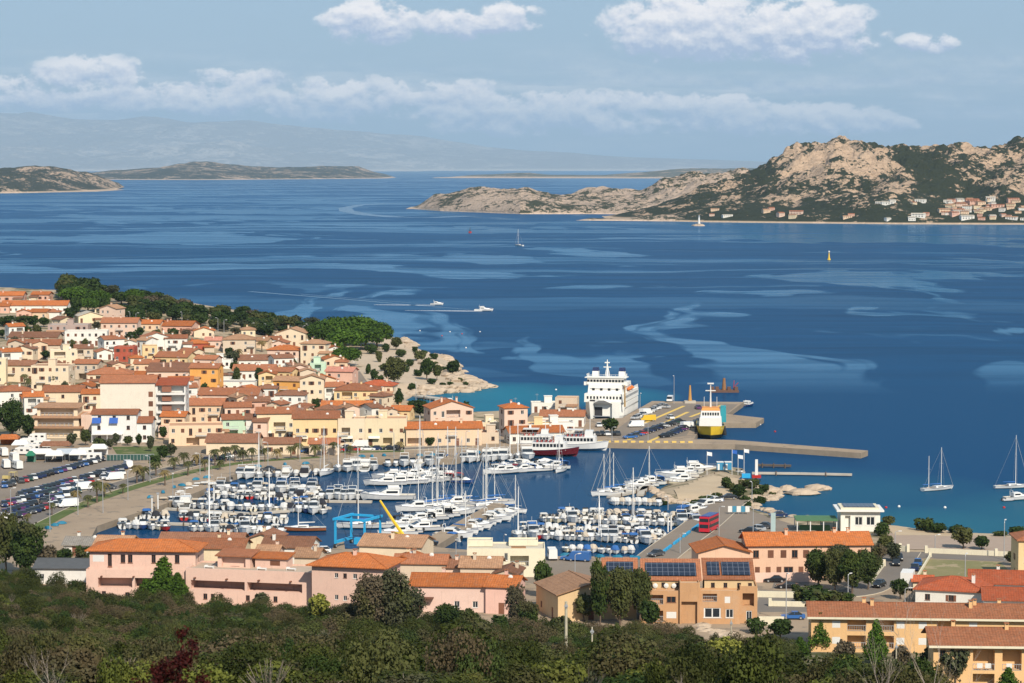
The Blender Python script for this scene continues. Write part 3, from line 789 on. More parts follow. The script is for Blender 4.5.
def roof_mb(kind, x0, x1, y0, y1, z, pitch=.32, ov=.45, t=.18):
    """returns (mesh builder, ridge z)"""
    mb = MB(); X0, X1, Y0, Y1 = x0 - ov, x1 + ov, y0 - ov, y1 + ov; xm, ym = (x0 + x1) / 2, (y0 + y1) / 2; e = z - ov * pitch + t + .02
    if kind == 'gx':
        h = e + (Y1 - Y0) / 2 * pitch
        mb.slab([(X0, Y0, e), (X1, Y0, e), (X1, ym, h), (X0, ym, h)], t); mb.slab([(X0, ym, h), (X1, ym, h), (X1, Y1, e), (X0, Y1, e)], t); mb.box(X0, X1, ym - .12, ym + .12, h - .05, h + .07)
    elif kind == 'gy':
        h = e + (X1 - X0) / 2 * pitch
        mb.slab([(X0, Y0, e), (xm, Y0, h), (xm, Y1, h), (X0, Y1, e)], t); mb.slab([(xm, Y0, h), (X1, Y0, e), (X1, Y1, e), (xm, Y1, h)], t); mb.box(xm - .12, xm + .12, Y0, Y1, h - .05, h + .07)
    elif kind == 'hip':
        if X1 - X0 >= Y1 - Y0:
            r = (Y1 - Y0) / 2; h = e + r * pitch; a, b = (X0 + r, ym, h), (X1 - r, ym, h)
        else:
            r = (X1 - X0) / 2; h = e + r * pitch; a, b = (xm, Y0 + r, h), (xm, Y1 - r, h)
        c = [(X0, Y0, e), (X1, Y0, e), (X1, Y1, e), (X0, Y1, e)]
        if X1 - X0 >= Y1 - Y0:
            fs = [[c[0], c[1], b, a], [c[1], c[2], b], [c[2], c[3], a, b], [c[3], c[0], a]]
        else: fs = [[c[0], c[1], a], [c[1], c[2], b, a], [c[2], c[3], b], [c[3], c[0], a, b]]
        for f in fs: mb.slab(f, t)
        for q in c: mb.tube([(q[0], q[1], q[2]), a if (Vector(q) - Vector(a)).length < (Vector(q) - Vector(b)).length else b], .1, 4)
        mb.tube([a, b], .1, 4)
    elif kind == 'shed':
        h = e + (Y1 - Y0) * pitch * .6; mb.slab([(X0, Y0, e), (X1, Y0, e), (X1, Y1, h), (X0, Y1, h)], t)
    elif kind == 'shedr':     # falls to the right
        h = e + (X1 - X0) * pitch * .6; mb.slab([(X0, Y0, h), (X1, Y0, e), (X1, Y1, e), (X0, Y1, h)], t)
    else:
        mb.box(x0 + .22, x1 - .22, y0 + .22, y1 - .22, z - .35, z - .30); h = z
    return mb, h

def body(root, x0, x1, y0, y1, h, wall, roof='gx', rcol=None, ops=None, sides=True, pitch=.32, z0=0.0, found=-4.0, roofname='roof', ov=.45, chim=0, seed=0, parapet=.5, win='white', nogable=False, wallname='wall', fl=3.0, dens=1.0, backside=True):
    """one block of a building: wall mesh with real openings, its windows, its roof"""
    rnd = random.Random(seed); w, d = x1 - x0, y1 - y0
    wm = wall_mat(wall) if isinstance(wall, tuple) else wall
    mb = MB(); styles = {'mix': ['white', 'shut', 'open', 'brown', 'white']}.get(win, [win])
    auto = []
    def rowops(L, base, dens):
        out = []
        n = max(1, int(L / 3.4 * dens)); nf = max(1, int((h + .4) / fl))
        for f in range(nf):
            for k in range(n):
                if rnd.random() < .12: continue
                u = (k + .5) * L / n + rnd.uniform(-.25, .25)
                door = f > 0 and rnd.random() < .18
                if f == 0 and rnd.random() < .3: out.append((u - .55, u + .55, 0.02, 2.15, .2, 'door'))
                elif door: out.append((u - .5, u + .5, f * fl + .15, f * fl + 2.2, .2, rnd.choice(styles)))
                else: out.append((u - .5, u + .5, f * fl + .95, f * fl + 2.15, .2, rnd.choice(styles)))
        if L > 6 and base == 0 and h > 5 and rnd.random() < .5:      # a shaded loggia or a porch
            f = rnd.choice([0, nf - 1]); a = rnd.uniform(.4, L * .5); b = a + rnd.uniform(2.4, min(5, L * .45)); zz = f * fl
            out = [o for o in out if o[1] < a - .2 or o[0] > b + .2 or o[2] > zz + 2.7 or o[3] < zz - .1]
            out.append((a, b, zz + .12, zz + 2.45, 1.7, 'loggia', 'rail') if f else (a, b, .05, 2.4, 2.2, 'loggia'))
        return [o for o in out if o[3] < h - .15 and o[0] > .25 and o[1] < L - .25]
    F = {'front': ((x0, y0, z0), (1, 0, 0), (0, -1, 0), w, 0), 'right': ((x1, y0, z0), (0, 1, 0), (1, 0, 0), d, math.pi / 2), 'left': ((x0, y1, z0), (0, -1, 0), (-1, 0, 0), d, -math.pi / 2), 'back': ((x1, y1, z0), (-1, 0, 0), (0, 1, 0), w, math.pi)}
    for name, (P0, ux, nr, L, rz) in F.items():
        if name == 'front': o_ = ops['front'] if ops and 'front' in ops else rowops(L, 0, dens)
        elif name in ('left', 'right'): o_ = ops[name] if ops and name in ops else (rowops(L, 1, .6 * dens) if sides else [])
        else: o_ = []
        facade(mb, P0, ux, nr, L, h, o_)
        if found < 0: facade(mb, (P0[0], P0[1], z0 + found), ux, nr, L, -found - .0, [])
        for q in o_:
            if len(q) < 6 or q[5] is None: continue
            u0, u1, a, b, dep, st = q[:6]; pu = Vector(P0) + Vector(ux) * ((u0 + u1) / 2) + Vector((0, 0, a))
            if st == 'loggia':          # deep recess with a glazed door in its back and a parapet or rail in front
                mback = pu - Vector(nr) * (dep - .05)
                put('window', WINDOWS['brown'], root, mback + Vector((0, 0, .05)), rz, (min(1.6, (u1 - u0) * .5), 1, min(2.1, (b - a) * .85)))
                if len(q) > 6 and q[6] == 'rail': put('railing', RAIL, root, pu, rz, (u1 - u0, 1, 1.0))
            elif st == 'door': put('door', DOORS['door'], root, pu, rz, (u1 - u0, 1, b - a))
            else: put('window', WINDOWS[st], root, pu, rz, (u1 - u0, 1, b - a))
    zt = z0 + h
    if roof == 'gy' and not nogable:
        g_ = (w / 2) * pitch
        mb.face([(x0, y0, zt), (x1, y0, zt), ((x0 + x1) / 2, y0, zt + g_)]); mb.face([(x1, y1, zt), (x0, y1, zt), ((x0 + x1) / 2, y1, zt + g_)])
    if roof == 'gx':
        g_ = (d / 2) * pitch
        mb.face([(x1, y0, zt), (x1, y1, zt), (x1, (y0 + y1) / 2, zt + g_)]); mb.face([(x0, y1, zt), (x0, y0, zt), (x0, (y0 + y1) / 2, zt + g_)])
    if roof == 'shed':
        g_ = d * pitch * .6
        mb.face([(x1, y0, zt), (x1, y1, zt), (x1, y1, zt + g_)]); mb.face([(x0, y1, zt), (x0, y0, zt), (x0, y1, zt + g_)]); mb.face([(x1, y1, zt), (x0, y1, zt), (x0, y1, zt + g_), (x1, y1, zt + g_)])
    if roof == 'shedr':
        g_ = w * pitch * .6
        mb.face([(x0, y0, zt), (x1, y0, zt), (x0, y0, zt + g_)]); mb.face([(x1, y1, zt), (x0, y1, zt), (x0, y1, zt + g_)]); mb.face([(x0, y1, zt), (x0, y0, zt), (x0, y0, zt + g_), (x0, y1, zt + g_)])
    if roof == 'flat':
        k = .22
        for a in ((x0, x1, y0, y0 + k), (x0, x1, y1 - k, y1), (x0, x0 + k, y0 + k, y1 - k), (x1 - k, x1, y0 + k, y1 - k)):
            mb.face([(a[0], a[2], zt), (a[1], a[2], zt), (a[1], a[3], zt), (a[0], a[3], zt)])
        for P_, Q_ in (((x0 + k, y0 + k), (x1 - k, y0 + k)), ((x1 - k, y0 + k), (x1 - k, y1 - k)), ((x1 - k, y1 - k), (x0 + k, y1 - k)), ((x0 + k, y1 - k), (x0 + k, y0 + k))):
            mb.face([(P_[0], P_[1], zt - .5), (Q_[0], Q_[1], zt - .5), (Q_[0], Q_[1], zt), (P_[0], P_[1], zt)])
    mb.obj(wallname, wm, root)
    if roof is None: return None
    rm, hr = roof_mb(roof, x0, x1, y0, y1, zt, pitch, ov)
    rmat = roof_mat(rcol) if (roof != 'flat' and isinstance(rcol, tuple)) else (rcol if rcol is not None and not isinstance(rcol, tuple) else (roof_mat(rcol) if False else mat('flat_roof', rcol or (0.35, 0.30, 0.25), 0.9, var=.25, scale=.5)))
    ro = rm.obj(roofname, rmat, root)
    for k in range(chim):
        cx, cy_ = rnd.uniform(x0 + w * .15, x1 - w * .15), rnd.uniform(y0 + d * .3, y1 - d * .3)
        cz = zt - .4; top = max(hr + .5, zt + 1.0) if roof != 'flat' else zt + 1.2
        c = MB(); c.box(cx - .3, cx + .3, cy_ - .3, cy_ + .3, cz, top, 0); c.box(cx - .4, cx + .4, cy_ - .4, cy_ + .4, top + .25, top + .35, 1)
        for sx in (-.28, .2): c.box(cx + sx, cx + sx + .08, cy_ - .3, cy_ + .3, top, top + .25, 0)
        c.obj('chimney', [wm, roof_mat((0.42, 0.17, 0.08))], ro)
    return ro

ANT = MB(); ANT.tube([(0, 0, 0), (0, 0, 3)], .035, 4); ANT.box(-.6, .6, -.02, .02, 2.6, 2.65); ANT.box(-.4, .4, -.02, .02, 2.85, 2.9); ANT = ANT.mesh('antenna', METAL)
DISH = MB(); DISH.tube([(0, 0, 0), (0, 0, .9)], .04, 5); DISH.loft([[(.45 * r * math.cos(t), -.12 - .12 * (1 - r), .95 + .45 * r * math.sin(t)) for t in [k * math.pi / 5 for k in range(10)]] for r in (.05, .6, 1.0)], 0); DISH = DISH.mesh('satellite_dish', WPAINT)

WALLN = {'cream': (0.74, 0.61, 0.44), 'white': (0.76, 0.74, 0.68), 'pink': (0.72, 0.53, 0.42), 'peach': (0.74, 0.55, 0.38), 'yellow': (0.74, 0.55, 0.30), 'orange': (0.72, 0.36, 0.10), 'salmon': (0.68, 0.42, 0.32),
         'red': (0.42, 0.10, 0.06), 'mint': (0.50, 0.66, 0.50), 'beige': (0.62, 0.51, 0.39), 'grey': (0.45, 0.42, 0.38), 'pale yellow': (0.75, 0.62, 0.42), 'mauve': (0.42, 0.32, 0.28), 'ochre': (0.70, 0.43, 0.15)}
ROOFN = {'orange': (0.50, 0.155, 0.045), 'terracotta': (0.40, 0.155, 0.075), 'brown': (0.28, 0.13, 0.075), 'tan': (0.48, 0.27, 0.155), 'red': (0.46, 0.11, 0.045), 'grey': (0.36, 0.33, 0.29), 'pale': (0.58, 0.52, 0.43), 'pink': (0.55, 0.24, 0.17)}
KINDN = {'gx': 'long gabled', 'gy': 'gable-fronted', 'hip': 'hipped', 'shed': 'sloping', 'shedr': 'sloping', 'flat': 'flat'}
FLN = {1: 'one-storey', 2: 'two-storey', 3: 'three-storey', 4: 'four-storey', 5: 'five-storey'}
HOUSES = []
def house(px, py, wpx, fl, wall, roof, rcol, rot=0, dep=None, h=None, hint=None, name='house', extra=None, sides=True, win='mix', desc=None, **kw):
    P = ground(px, py); s = FPX / P.y; w = wpx / s; seed = int(px * 31 + py * 7)
    rnd = random.Random(seed)
    d = dep or min(11.0, max(7.0, w * .75)); H = h or fl * 2.9 + .3
    root = thing(name, None, 'house' if name == 'house' else name.replace('_', ' '), P, R(rot + (rnd.uniform(-13, 13) if wpx < 36 and py < 440 else rnd.uniform(-4, 4))))
    chim = 0 if roof == 'flat' else (1 if w < 14 else 2)
    body(root, -w / 2, w / 2, 0, d, H, WALLN[wall] if isinstance(wall, str) else wall, roof, ROOFN[rcol] if isinstance(rcol, str) else rcol, seed=seed, dens=1.3, chim=kw.pop('chim', chim), win=win, sides=sides, **kw)
    an = random.Random(seed + 5)
    if an.random() < .6 and w > 7 and py < 440:       # a lower wing in front or beside
        aw, ad, ah = w * an.uniform(.3, .5), an.uniform(2.5, 4.5), H * an.uniform(.42, .66); ax = an.choice([-w / 2, w / 2 - aw, -w / 2 - aw * .6, w / 2 - aw * .4]); rk_ = an.choice(['shed', 'gx', 'shed', 'flat'])
        ac = an.choice([wall if isinstance(wall, str) else 'cream', 'cream', 'white', 'pink', 'beige'])
        body(root, ax, ax + aw, -ad, -.02, ah, WALLN[ac], rk_, ROOFN[an.choice(['terracotta', 'tan', 'orange', 'brown'])], seed=seed + 9, win=win, sides=False, pitch=.25)
    if rnd.random() < .45: put('antenna', ANT, root, (rnd.uniform(-w / 3, w / 3), d * .6, H - .3))
    if rnd.random() < .3: put('satellite_dish', DISH, root, (rnd.uniform(-w / 3, w / 3), d * .25, H - .2 if roof == 'flat' else H + .1))
    if fl >= 2 and rnd.random() < .55 and roof != 'gy' or extra == 'balcony':     # a balcony
        bw = min(w * .35, 3.2); bx = rnd.uniform(-w / 2 + bw / 2, w / 2 - bw / 2)
        m_ = MB(); m_.box(bx - bw / 2, bx + bw / 2, -1.1, -.003, 2.95, 3.1); b = m_.obj('balcony', WPAINT, root)
        put('railing', RAIL, b, (bx, -1.08, 3.1), 0, (bw, 1, 1.0))
    if roof == 'flat' and rnd.random() < .6:
        m_ = MB(); a = rnd.uniform(-w * .3, w * .1); m_.box(a, a + 2.6, d * .4, d * .4 + 2.6, H - .32, H + 1.9); m_.box(a - .15, a + 2.75, d * .4 - .15, d * .4 + 2.75, H + 1.902, H + 2.05)
        m_.obj('stair_hut', wall_mat(WALLN[wall] if isinstance(wall, str) else wall), root)
    if extra == 'awning':
        m_ = MB()
        for k in range(max(1, int(w / 7))): m_.slab([(-w / 2 + 1 + k * 6, -1.3, 2.3), (-w / 2 + 4.4 + k * 6, -1.3, 2.3), (-w / 2 + 4.4 + k * 6, -.01, 2.9), (-w / 2 + 1 + k * 6, -.01, 2.9)], .05)
        m_.obj('awning', mat('cream_canvas', (.7, .66, .55)), root)
    wn = wall if isinstance(wall, str) else 'pale'
    PENDING.append((root, desc or '%s %s house with %s %s roof' % (wn, FLN[fl], KINDN[roof], rcol if isinstance(rcol, str) else 'tiled'), px, py, hint))
    HOUSES.append((px, py, wpx, P, w, d))
    return root

# ------------------------------------------------------------------ the town on the slope, from the ridge down to the waterfront
TOWN = [
 # px, py(base), w px, floors, wall, roof, roof colour, rot
 (10, 302, 26, 1, 'salmon', 'gx', 'orange', 3), (40, 301, 18, 1, 'salmon', 'gx', 'orange', -4), (66, 299, 14, 1, 'pink', 'gx', 'brown', 0),
 (34, 313, 66, 1, 'white', 'gx', 'orange', -2), (2, 313, 14, 1, 'salmon', 'gx', 'orange', 0),
 (24, 319, 15, 1, 'salmon', 'gy', 'orange', 6), (38, 319, 18, 1, 'peach', 'gx', 'orange', -4), (52, 319, 15, 1, 'white', 'hip', 'terracotta', 0),
 (91, 323, 25, 1, 'pale yellow', 'gy', 'pale', 20), (108, 322, 20, 2, 'pink', 'gy', 'tan', -14),
 (68, 339, 40, 2, 'mauve', 'flat', 'grey', -3), (119, 337, 36, 2, 'pink', 'gx', 'terracotta', -6), (147, 331, 26, 1, 'peach', 'gx', 'orange', -6), (175, 333, 34, 1, 'salmon', 'gx', 'orange', -4),
 (204, 338, 20, 1, 'cream', 'gy', 'orange', 12), (86, 346, 42, 2, 'white', 'flat', 'pale', 0), (33, 346, 49, 1, 'cream', 'gx', 'brown', -1), (34, 354, 52, 1, 'beige', 'gx', 'terracotta', -1),
 (157, 352, 28, 2, 'white', 'gy', 'terracotta', 18), (176, 353, 22, 2, 'white', 'gx', 'terracotta', -8), (197, 351, 22, 1, 'red', 'hip', 'orange', 10), (213, 348, 16, 1, 'pink', 'gx', 'pink', -10),
 (239, 354, 32, 2, 'beige', 'hip', 'tan', -10), (259, 348, 18, 1, 'peach', 'gx', 'tan', -8), (273, 347, 18, 1, 'white', 'gx', 'terracotta', 8), (291, 347, 30, 2, 'cream', 'gy', 'tan', -6), (283, 365, 32, 2, 'pink', 'hip', 'orange', -14),
 (313, 366, 26, 3, 'cream', 'hip', 'tan', -12), (335, 365, 24, 2, 'white', 'gy', 'orange', 18), (335, 375, 22, 2, 'peach', 'gy', 'orange', 14), (339, 388, 28, 2, 'salmon', 'gx', 'pink', -14),
 (105, 360, 16, 1, 'white', 'gy', 'terracotta', 10), (64, 366, 27, 2, 'cream', 'flat', 'beige' if False else 'pale', 0), (84, 364, 18, 2, 'beige', 'gx', 'brown', 0), (124, 362, 20, 2, 'red', 'flat', 'brown', -4), (137, 366, 13, 1, 'cream', 'hip', 'orange', 6), (150, 361, 15, 2, 'yellow', 'flat', 'brown', 0),
 (18, 382, 32, 2, 'cream', 'gx', 'brown', 3), (0, 384, 12, 3, 'pale yellow', 'flat', 'pale', 0), (50, 391, 38, 3, 'cream', 'flat', 'brown', -5), (86, 380, 24, 2, 'beige', 'gx', 'terracotta', -5), (110, 391, 44, 2, 'cream', 'hip', 'terracotta', 4),
 (138, 384, 18, 1, 'salmon', 'gx', 'orange', -8), (146, 372, 24, 1, 'peach', 'gx', 'terracotta', -12), (171, 365, 34, 1, 'yellow', 'gx', 'terracotta', -4), (212, 368, 38, 1, 'white', 'flat', 'pale', -4), (256, 368, 34, 1, 'white', 'gx', 'brown', -3),
 (183, 378, 24, 1, 'salmon', 'gy', 'pink', 8), (205, 375, 22, 2, 'pink', 'gx', 'terracotta', -8), (168, 388, 42, 2, 'pink', 'shed', 'brown', -5), (254, 380, 42, 1, 'white', 'gx', 'terracotta', -4), (204, 393, 29, 3, 'orange', 'gx', 'terracotta', -10),
 (181, 398, 24, 2, 'white', 'gx', 'orange', -6), (234, 392, 42, 1, 'white', 'flat', 'grey', -2), (281, 388, 22, 2, 'yellow', 'gx', 'terracotta', -24), (267, 391, 17, 2, 'yellow', 'gy', 'orange', 6), (267, 406, 19, 2, 'white', 'hip', 'brown', 4),
 (286, 398, 28, 2, 'orange', 'gx', 'tan', -10), (290, 413, 30, 2, 'white', 'hip', 'brown', -4), (308, 388, 16, 2, 'beige', 'gy', 'tan', 12), (318, 379, 16, 2, 'mint', 'flat', 'pale', -6), (312, 405, 24, 3, 'cream', 'gy', 'tan', 10),
 (334, 404, 24, 2, 'white', 'gx', 'terracotta', 14), (356, 408, 44, 2, 'yellow', 'hip', 'terracotta', -6), (376, 403, 34, 2, 'cream', 'hip', 'red', -10), (346, 419, 50, 1, 'peach', 'gx', 'orange', -3), (400, 420, 20, 1, 'yellow', 'gx', 'orange', -6),
 (228, 413, 60, 2, 'pink', 'gx', 'terracotta', -8), (202, 424, 42, 2, 'peach', 'gx', 'terracotta', -2), (238, 426, 26, 2, 'pink', 'gx', 'terracotta', -4), (258, 420, 24, 2, 'salmon', 'gx', 'brown', -2),
 (16, 409, 34, 2, 'white', 'hip', 'terracotta', 10), (63, 410, 40, 2, 'cream', 'gx', 'terracotta', -2), (95, 412, 26, 2, 'cream', 'gx', 'orange', 0), (34, 415, 19, 2, 'white', 'gx', 'orange', 6), (84, 432, 20, 2, 'pink', 'flat', 'tan', 0),
 (173, 436, 24, 2, 'peach', 'gx', 'orange', -8), (196, 446, 54, 2, 'peach', 'flat', 'tan', 4), (237, 439, 28, 2, 'mint', 'gx', 'terracotta', -2), (254, 439, 16, 2, 'white', 'gx', 'brown', -6), (276, 440, 38, 3, 'pale yellow', 'gx', 'terracotta', 2), (260, 441, 14, 2, 'pink', 'gx', 'brown', -10),
 (316, 446, 46, 3, 'yellow', 'gx', 'terracotta', 3), (352, 446, 28, 3, 'cream', 'flat', 'tan', 0), (386, 446, 42, 3, 'pale yellow', 'flat', 'tan', 2), (444, 446, 76, 2, 'peach', 'gx', 'orange', 1), (232, 455, 52, 1, 'cream', 'gx', 'brown', 0), (282, 455, 36, 1, 'cream', 'gx', 'brown', 2), (324, 455, 30, 1, 'beige', 'gx', 'terracotta', 2),
 (452, 427, 44, 2, 'pink', 'gy', 'orange', 14), (516, 437, 24, 3, 'pink', 'hip', 'orange', 6), (545, 413, 27, 1, 'white', 'flat', 'pale', -4), (566, 416, 22, 2, 'beige', 'flat', 'tan', -6), (562, 427, 44, 1, 'white', 'gx', 'terracotta', -6), (532, 436, 40, 1, 'yellow', 'flat', 'pale', 2), (537, 444, 56, 1, 'white', 'gx', 'orange', 6),
 (490, 433, 22, 1, 'cream', 'flat', 'pale', 2), (486, 444, 26, 1, 'beige', 'flat', 'brown', 3), (558, 434, 34, 1, 'white', 'flat', 'pale', 0),
]
ROWHINT = {}
for a in TOWN:
    px, py, wpx, fl, wall, roof, rcol, rot = a
    kw = {}
    if wpx > 40 and fl == 1: kw['h'] = 3.6
    if px > 470 and fl == 1: kw['h'] = 3.4
    if (px, py) in ((444, 446),): kw = dict(h=5.2, dep=9)
    if (px, py) in ((562, 427), (537, 444)): kw = dict(h=3.4, dep=9)
    if (px, py) in ((110, 391),): kw = dict(extra='balcony')
    if py >= 440 and fl == 3: kw['h'] = 8.2; kw['extra'] = 'awning'
    house(px, py, wpx, fl, wall, roof, rcol, rot + 2, **kw)

# smaller houses filling the gaps between the others
fh = random.Random(33); nf_ = 0
for _ in range(1400):
    if nf_ >= 46: break
    px = fh.uniform(4, 396); py = fh.uniform(322, 437)
    if py < np.interp(px, [0, 60, 150, 250, 335, 396], [326, 330, 338, 340, 366, 404]): continue
    if 104 < px < 186 and py > 385: continue
    if 36 < px < 100 and py > 405: continue
    P = ground(px, py); wpx = fh.uniform(12, 22); w_ = wpx * P.y / FPX; ok = True
    if px > 340 and (px - 352) > (py - 372) * 1.05 - 8: continue
    for hx, hy, hw, HP, ww, dd in HOUSES:
        if abs(P.x - HP.x) < (ww + w_) / 2 + .6 and HP.y - 8.5 < P.y < HP.y + dd + 1.0: ok = False; break
    if not ok: continue
    nf_ += 1
    house(px, py, wpx, fh.choice([1, 2, 2]), fh.choice(['cream', 'white', 'white', 'peach', 'pink', 'beige', 'pale yellow']), fh.choice(['gx', 'gy', 'hip', 'gx', 'gy']), fh.choice(['terracotta', 'orange', 'tan', 'brown', 'terracotta']), fh.uniform(-38, 38), dep=fh.uniform(6, 7.5))
# the five-storey apartment block with brown blinds and balconies
P = ground(144, 432); root = thing('apartment_building', 'five-storey cream apartment block with brown blinds and white balconies on its right half', 'apartment building', P, R(2))
body(root, -13.5, 3.5, 0, 12, 15.5, (0.70, 0.64, 0.54), 'gx', ROOFN['terracotta'], ops={'front': [(15.0, 16.4, 2.0 + 3 * k, 3.7 + 3 * k, .2, 'shut') for k in range(4)], 'left': [], 'right': []}, pitch=.3)
body(root, 3.5, 13.0, 1.0, 12.0, 14.6, (0.66, 0.65, 0.62), 'shed', ROOFN['red'], ops={'front': [(.8, 9.0, .6 + 2.9 * k, 2.9 + 2.9 * k, 1.6, 'loggia') for k in range(5)], 'left': [], 'right': [(2 + 4 * j, 3.6 + 4 * j, 1 + 2.9 * k, 2.6 + 2.9 * k, .2, 'shut' if j else 'brown') for j in (0, 1) for k in range(5)]}, pitch=.2)
for k in range(5):
    m_ = MB(); m_.box(4.1, 12.9, .1, .95, 2.75 + 2.9 * k - 2.9 + .15, 3.3 + 2.9 * k - 2.9 + .5 - .3); m_.obj('balcony', WPAINT, root)
    m_ = MB(); m_.box(5.6, 8.6, .9, .96, .9 + 2.9 * k, 2.7 + 2.9 * k); m_.obj('blind', mat('brown_blind', (0.24, 0.10, 0.06)), root)
# terraced building with stepped tan roofs
P = ground(59, 438); root = thing('apartment_building', 'cream building stepped back in three terraces under tan tiled roofs, facing the car park', 'apartment building', P, R(-2))
for k in range(3):
    body(root, -8.5 + k * .4, 6.5 - k * .8, 2.2 * k, 12, 3.1, WALLN['cream'], 'shed', ROOFN['tan'], ops={'front': [(1.0, 13.0 - k * .8, .5, 2.6, 1.5, 'loggia', 'rail')]}, z0=2.95 * k, found=-4 if k == 0 else -.0, pitch=.12, sides=False, ov=.9)
body(root, 6.5, 12, 2, 12, 7, WALLN['pink'], 'flat', ROOFN['tan'], seed=4)
# white building with blue awnings
P = ground(120, 443); root = thing('hotel', 'white three-storey building with two blue window awnings beside the small park', 'hotel', P, R(1))
body(root, -8.5, 5.0, 0, 10, 8.6, (0.76, 0.75, 0.72), 'gx', ROOFN['terracotta'], seed=12, win='brown', pitch=.2)
body(root, 5.0, 9.5, .8, 9, 6.0, (0.76, 0.75, 0.72), 'gx', ROOFN['terracotta'], seed=13, win='brown')
for k, x in enumerate((-7.2, -2.0)):
    m_ = MB(); m_.slab([(x - 1.1, -.9, 6.0), (x + 1.5, -.9, 6.0), (x + 1.5, -.01, 7.6), (x - 1.1, -.01, 7.6)], .05); m_.obj('awning', mat('blue_awning', (.02, .09, .36)), root)
m_ = MB(); m_.box(-8.3, 1, -2.4, -.01, 2.6, 2.75)
for x in (-8.2, -3.6, .8): m_.box(x, x + .15, -2.35, -2.2, 0, 2.6)
m_.obj('porch', WPAINT, root)
# ------------------------------------------------------------------ the nearer buildings, one by one
PINK = (0.72, 0.49, 0.395); OCH = (0.52, 0.30, 0.155); AP = (0.74, 0.47, 0.23); PEACH = (0.72, 0.47, 0.33); CREAM = (0.72, 0.66, 0.50)
def near(px, py, rot, label, cat='house', name='house'):
    return thing(name, label, cat, at(px, py, QZ) - Vector((0, 0, .05)), R(rot))
def addbox(root, name, m, *b, **k):
    q = MB(); q.box(*b, **k); return q.obj(name, m, root)

r = near(87, 603, -3, 'wide pink house with orange hipped roof and dark porch, above the scrub')
body(r, 0, 20.5, 2.8, 12, 9.9, PINK, 'hip', ROOFN['orange'], ops={'front': [(.6, 2.8, 7.6, 8.9, .2, 'whiteshut'), (3.5, 4.3, 6.65, 9.2, .2, 'brown'), (6.0, 6.9, 7.4, 9.0, .25, 'brown'), (7.4, 8.3, 7.4, 9.0, .25, 'brown'), (12.0, 12.8, 7.4, 9.0, .25, 'brown'), (16.5, 17.4, 7.4, 9.0, .25, 'brown')], 'right': [(3, 4, 7.2, 8.6, .2, 'brown')]}, pitch=.28, ov=.8)
body(r, -.1, 20.6, -.1, 2.799, 6.6, PINK, None, ops={'front': [(2.3, 8.9, 3.1, 5.0, 2.75, 'loggia'), (9.4, 14.5, 3.1, 5.0, 2.75, 'loggia'), (3, 3.8, 1.2, 2.4, .2, 'brown'), (7.5, 8.4, .8, 2.2, .2, 'brown')]}, wallname='terrace')
for x in (2.8, 9.0, 14.6): addbox(r, 'beam', SHADEBROWN, x, x + .3, -1.0, -.12, 5.2, 5.4)
r = near(186, 605, -13, 'long low pink block with deep shaded porch and roof terrace with sun loungers', name='terrace_house')
body(r, 0, 25.0, 0, 9, 7.2, PINK, 'flat', (0.42, 0.33, 0.25), ops={'front': [(1.0, 11.8, 3.2, 4.9, 3.4, 'loggia'), (12.3, 23.2, 3.2, 4.9, 3.4, 'loggia')] + [(k, k + .8, 1.3, 2.4, .2, 'brown') for k in (3.5, 5.0, 6.6, 12, 14, 17.5)]}, wallname='wall')
for x in (1.8, 8.2, 14.6, 20.9): addbox(r, 'beam', SHADEBROWN, x, x + .3, -.9, -.02, 5.3, 5.5)
body(r, 5, 11.5, 4, 8.5, 2.2, PINK, 'shed', ROOFN['terracotta'], ops={'front': [(.8, 5.6, .1, 1.9, .9, 'loggia')]}, z0=6.9, found=-.0, pitch=.2)
body(r, 12.2, 18.5, 5, 8.8, 1.9, PINK, 'shed', ROOFN['orange'], ops={'front': [(3, 5, .5, 1.5, .2, 'shut')]}, z0=6.9, found=-.0, pitch=.2)
for a, b in ((3.0, 2.0), (13.5, 2.2), (19, 3.2)):
    q = MB(); q.box(a, a + 1.8, b, b + .65, 7.15, 7.3); q.box(a, a + .1, b, b + .65, 6.86, 7.15); q.box(a + 1.7, a + 1.8, b, b + .65, 6.86, 7.15); q.box(a, a + .6, b, b + .65, 7.301, 7.5, taper=.05); q.obj('sun_lounger', WPAINT, r)
q = MB()
for k in range(10): q.box(25.2, 27.2, -1.0 + k * .55, -1.0 + (k + 1) * .55, 0, .6 + k * .6)
q.obj('staircase', wall_mat(PINK), r)

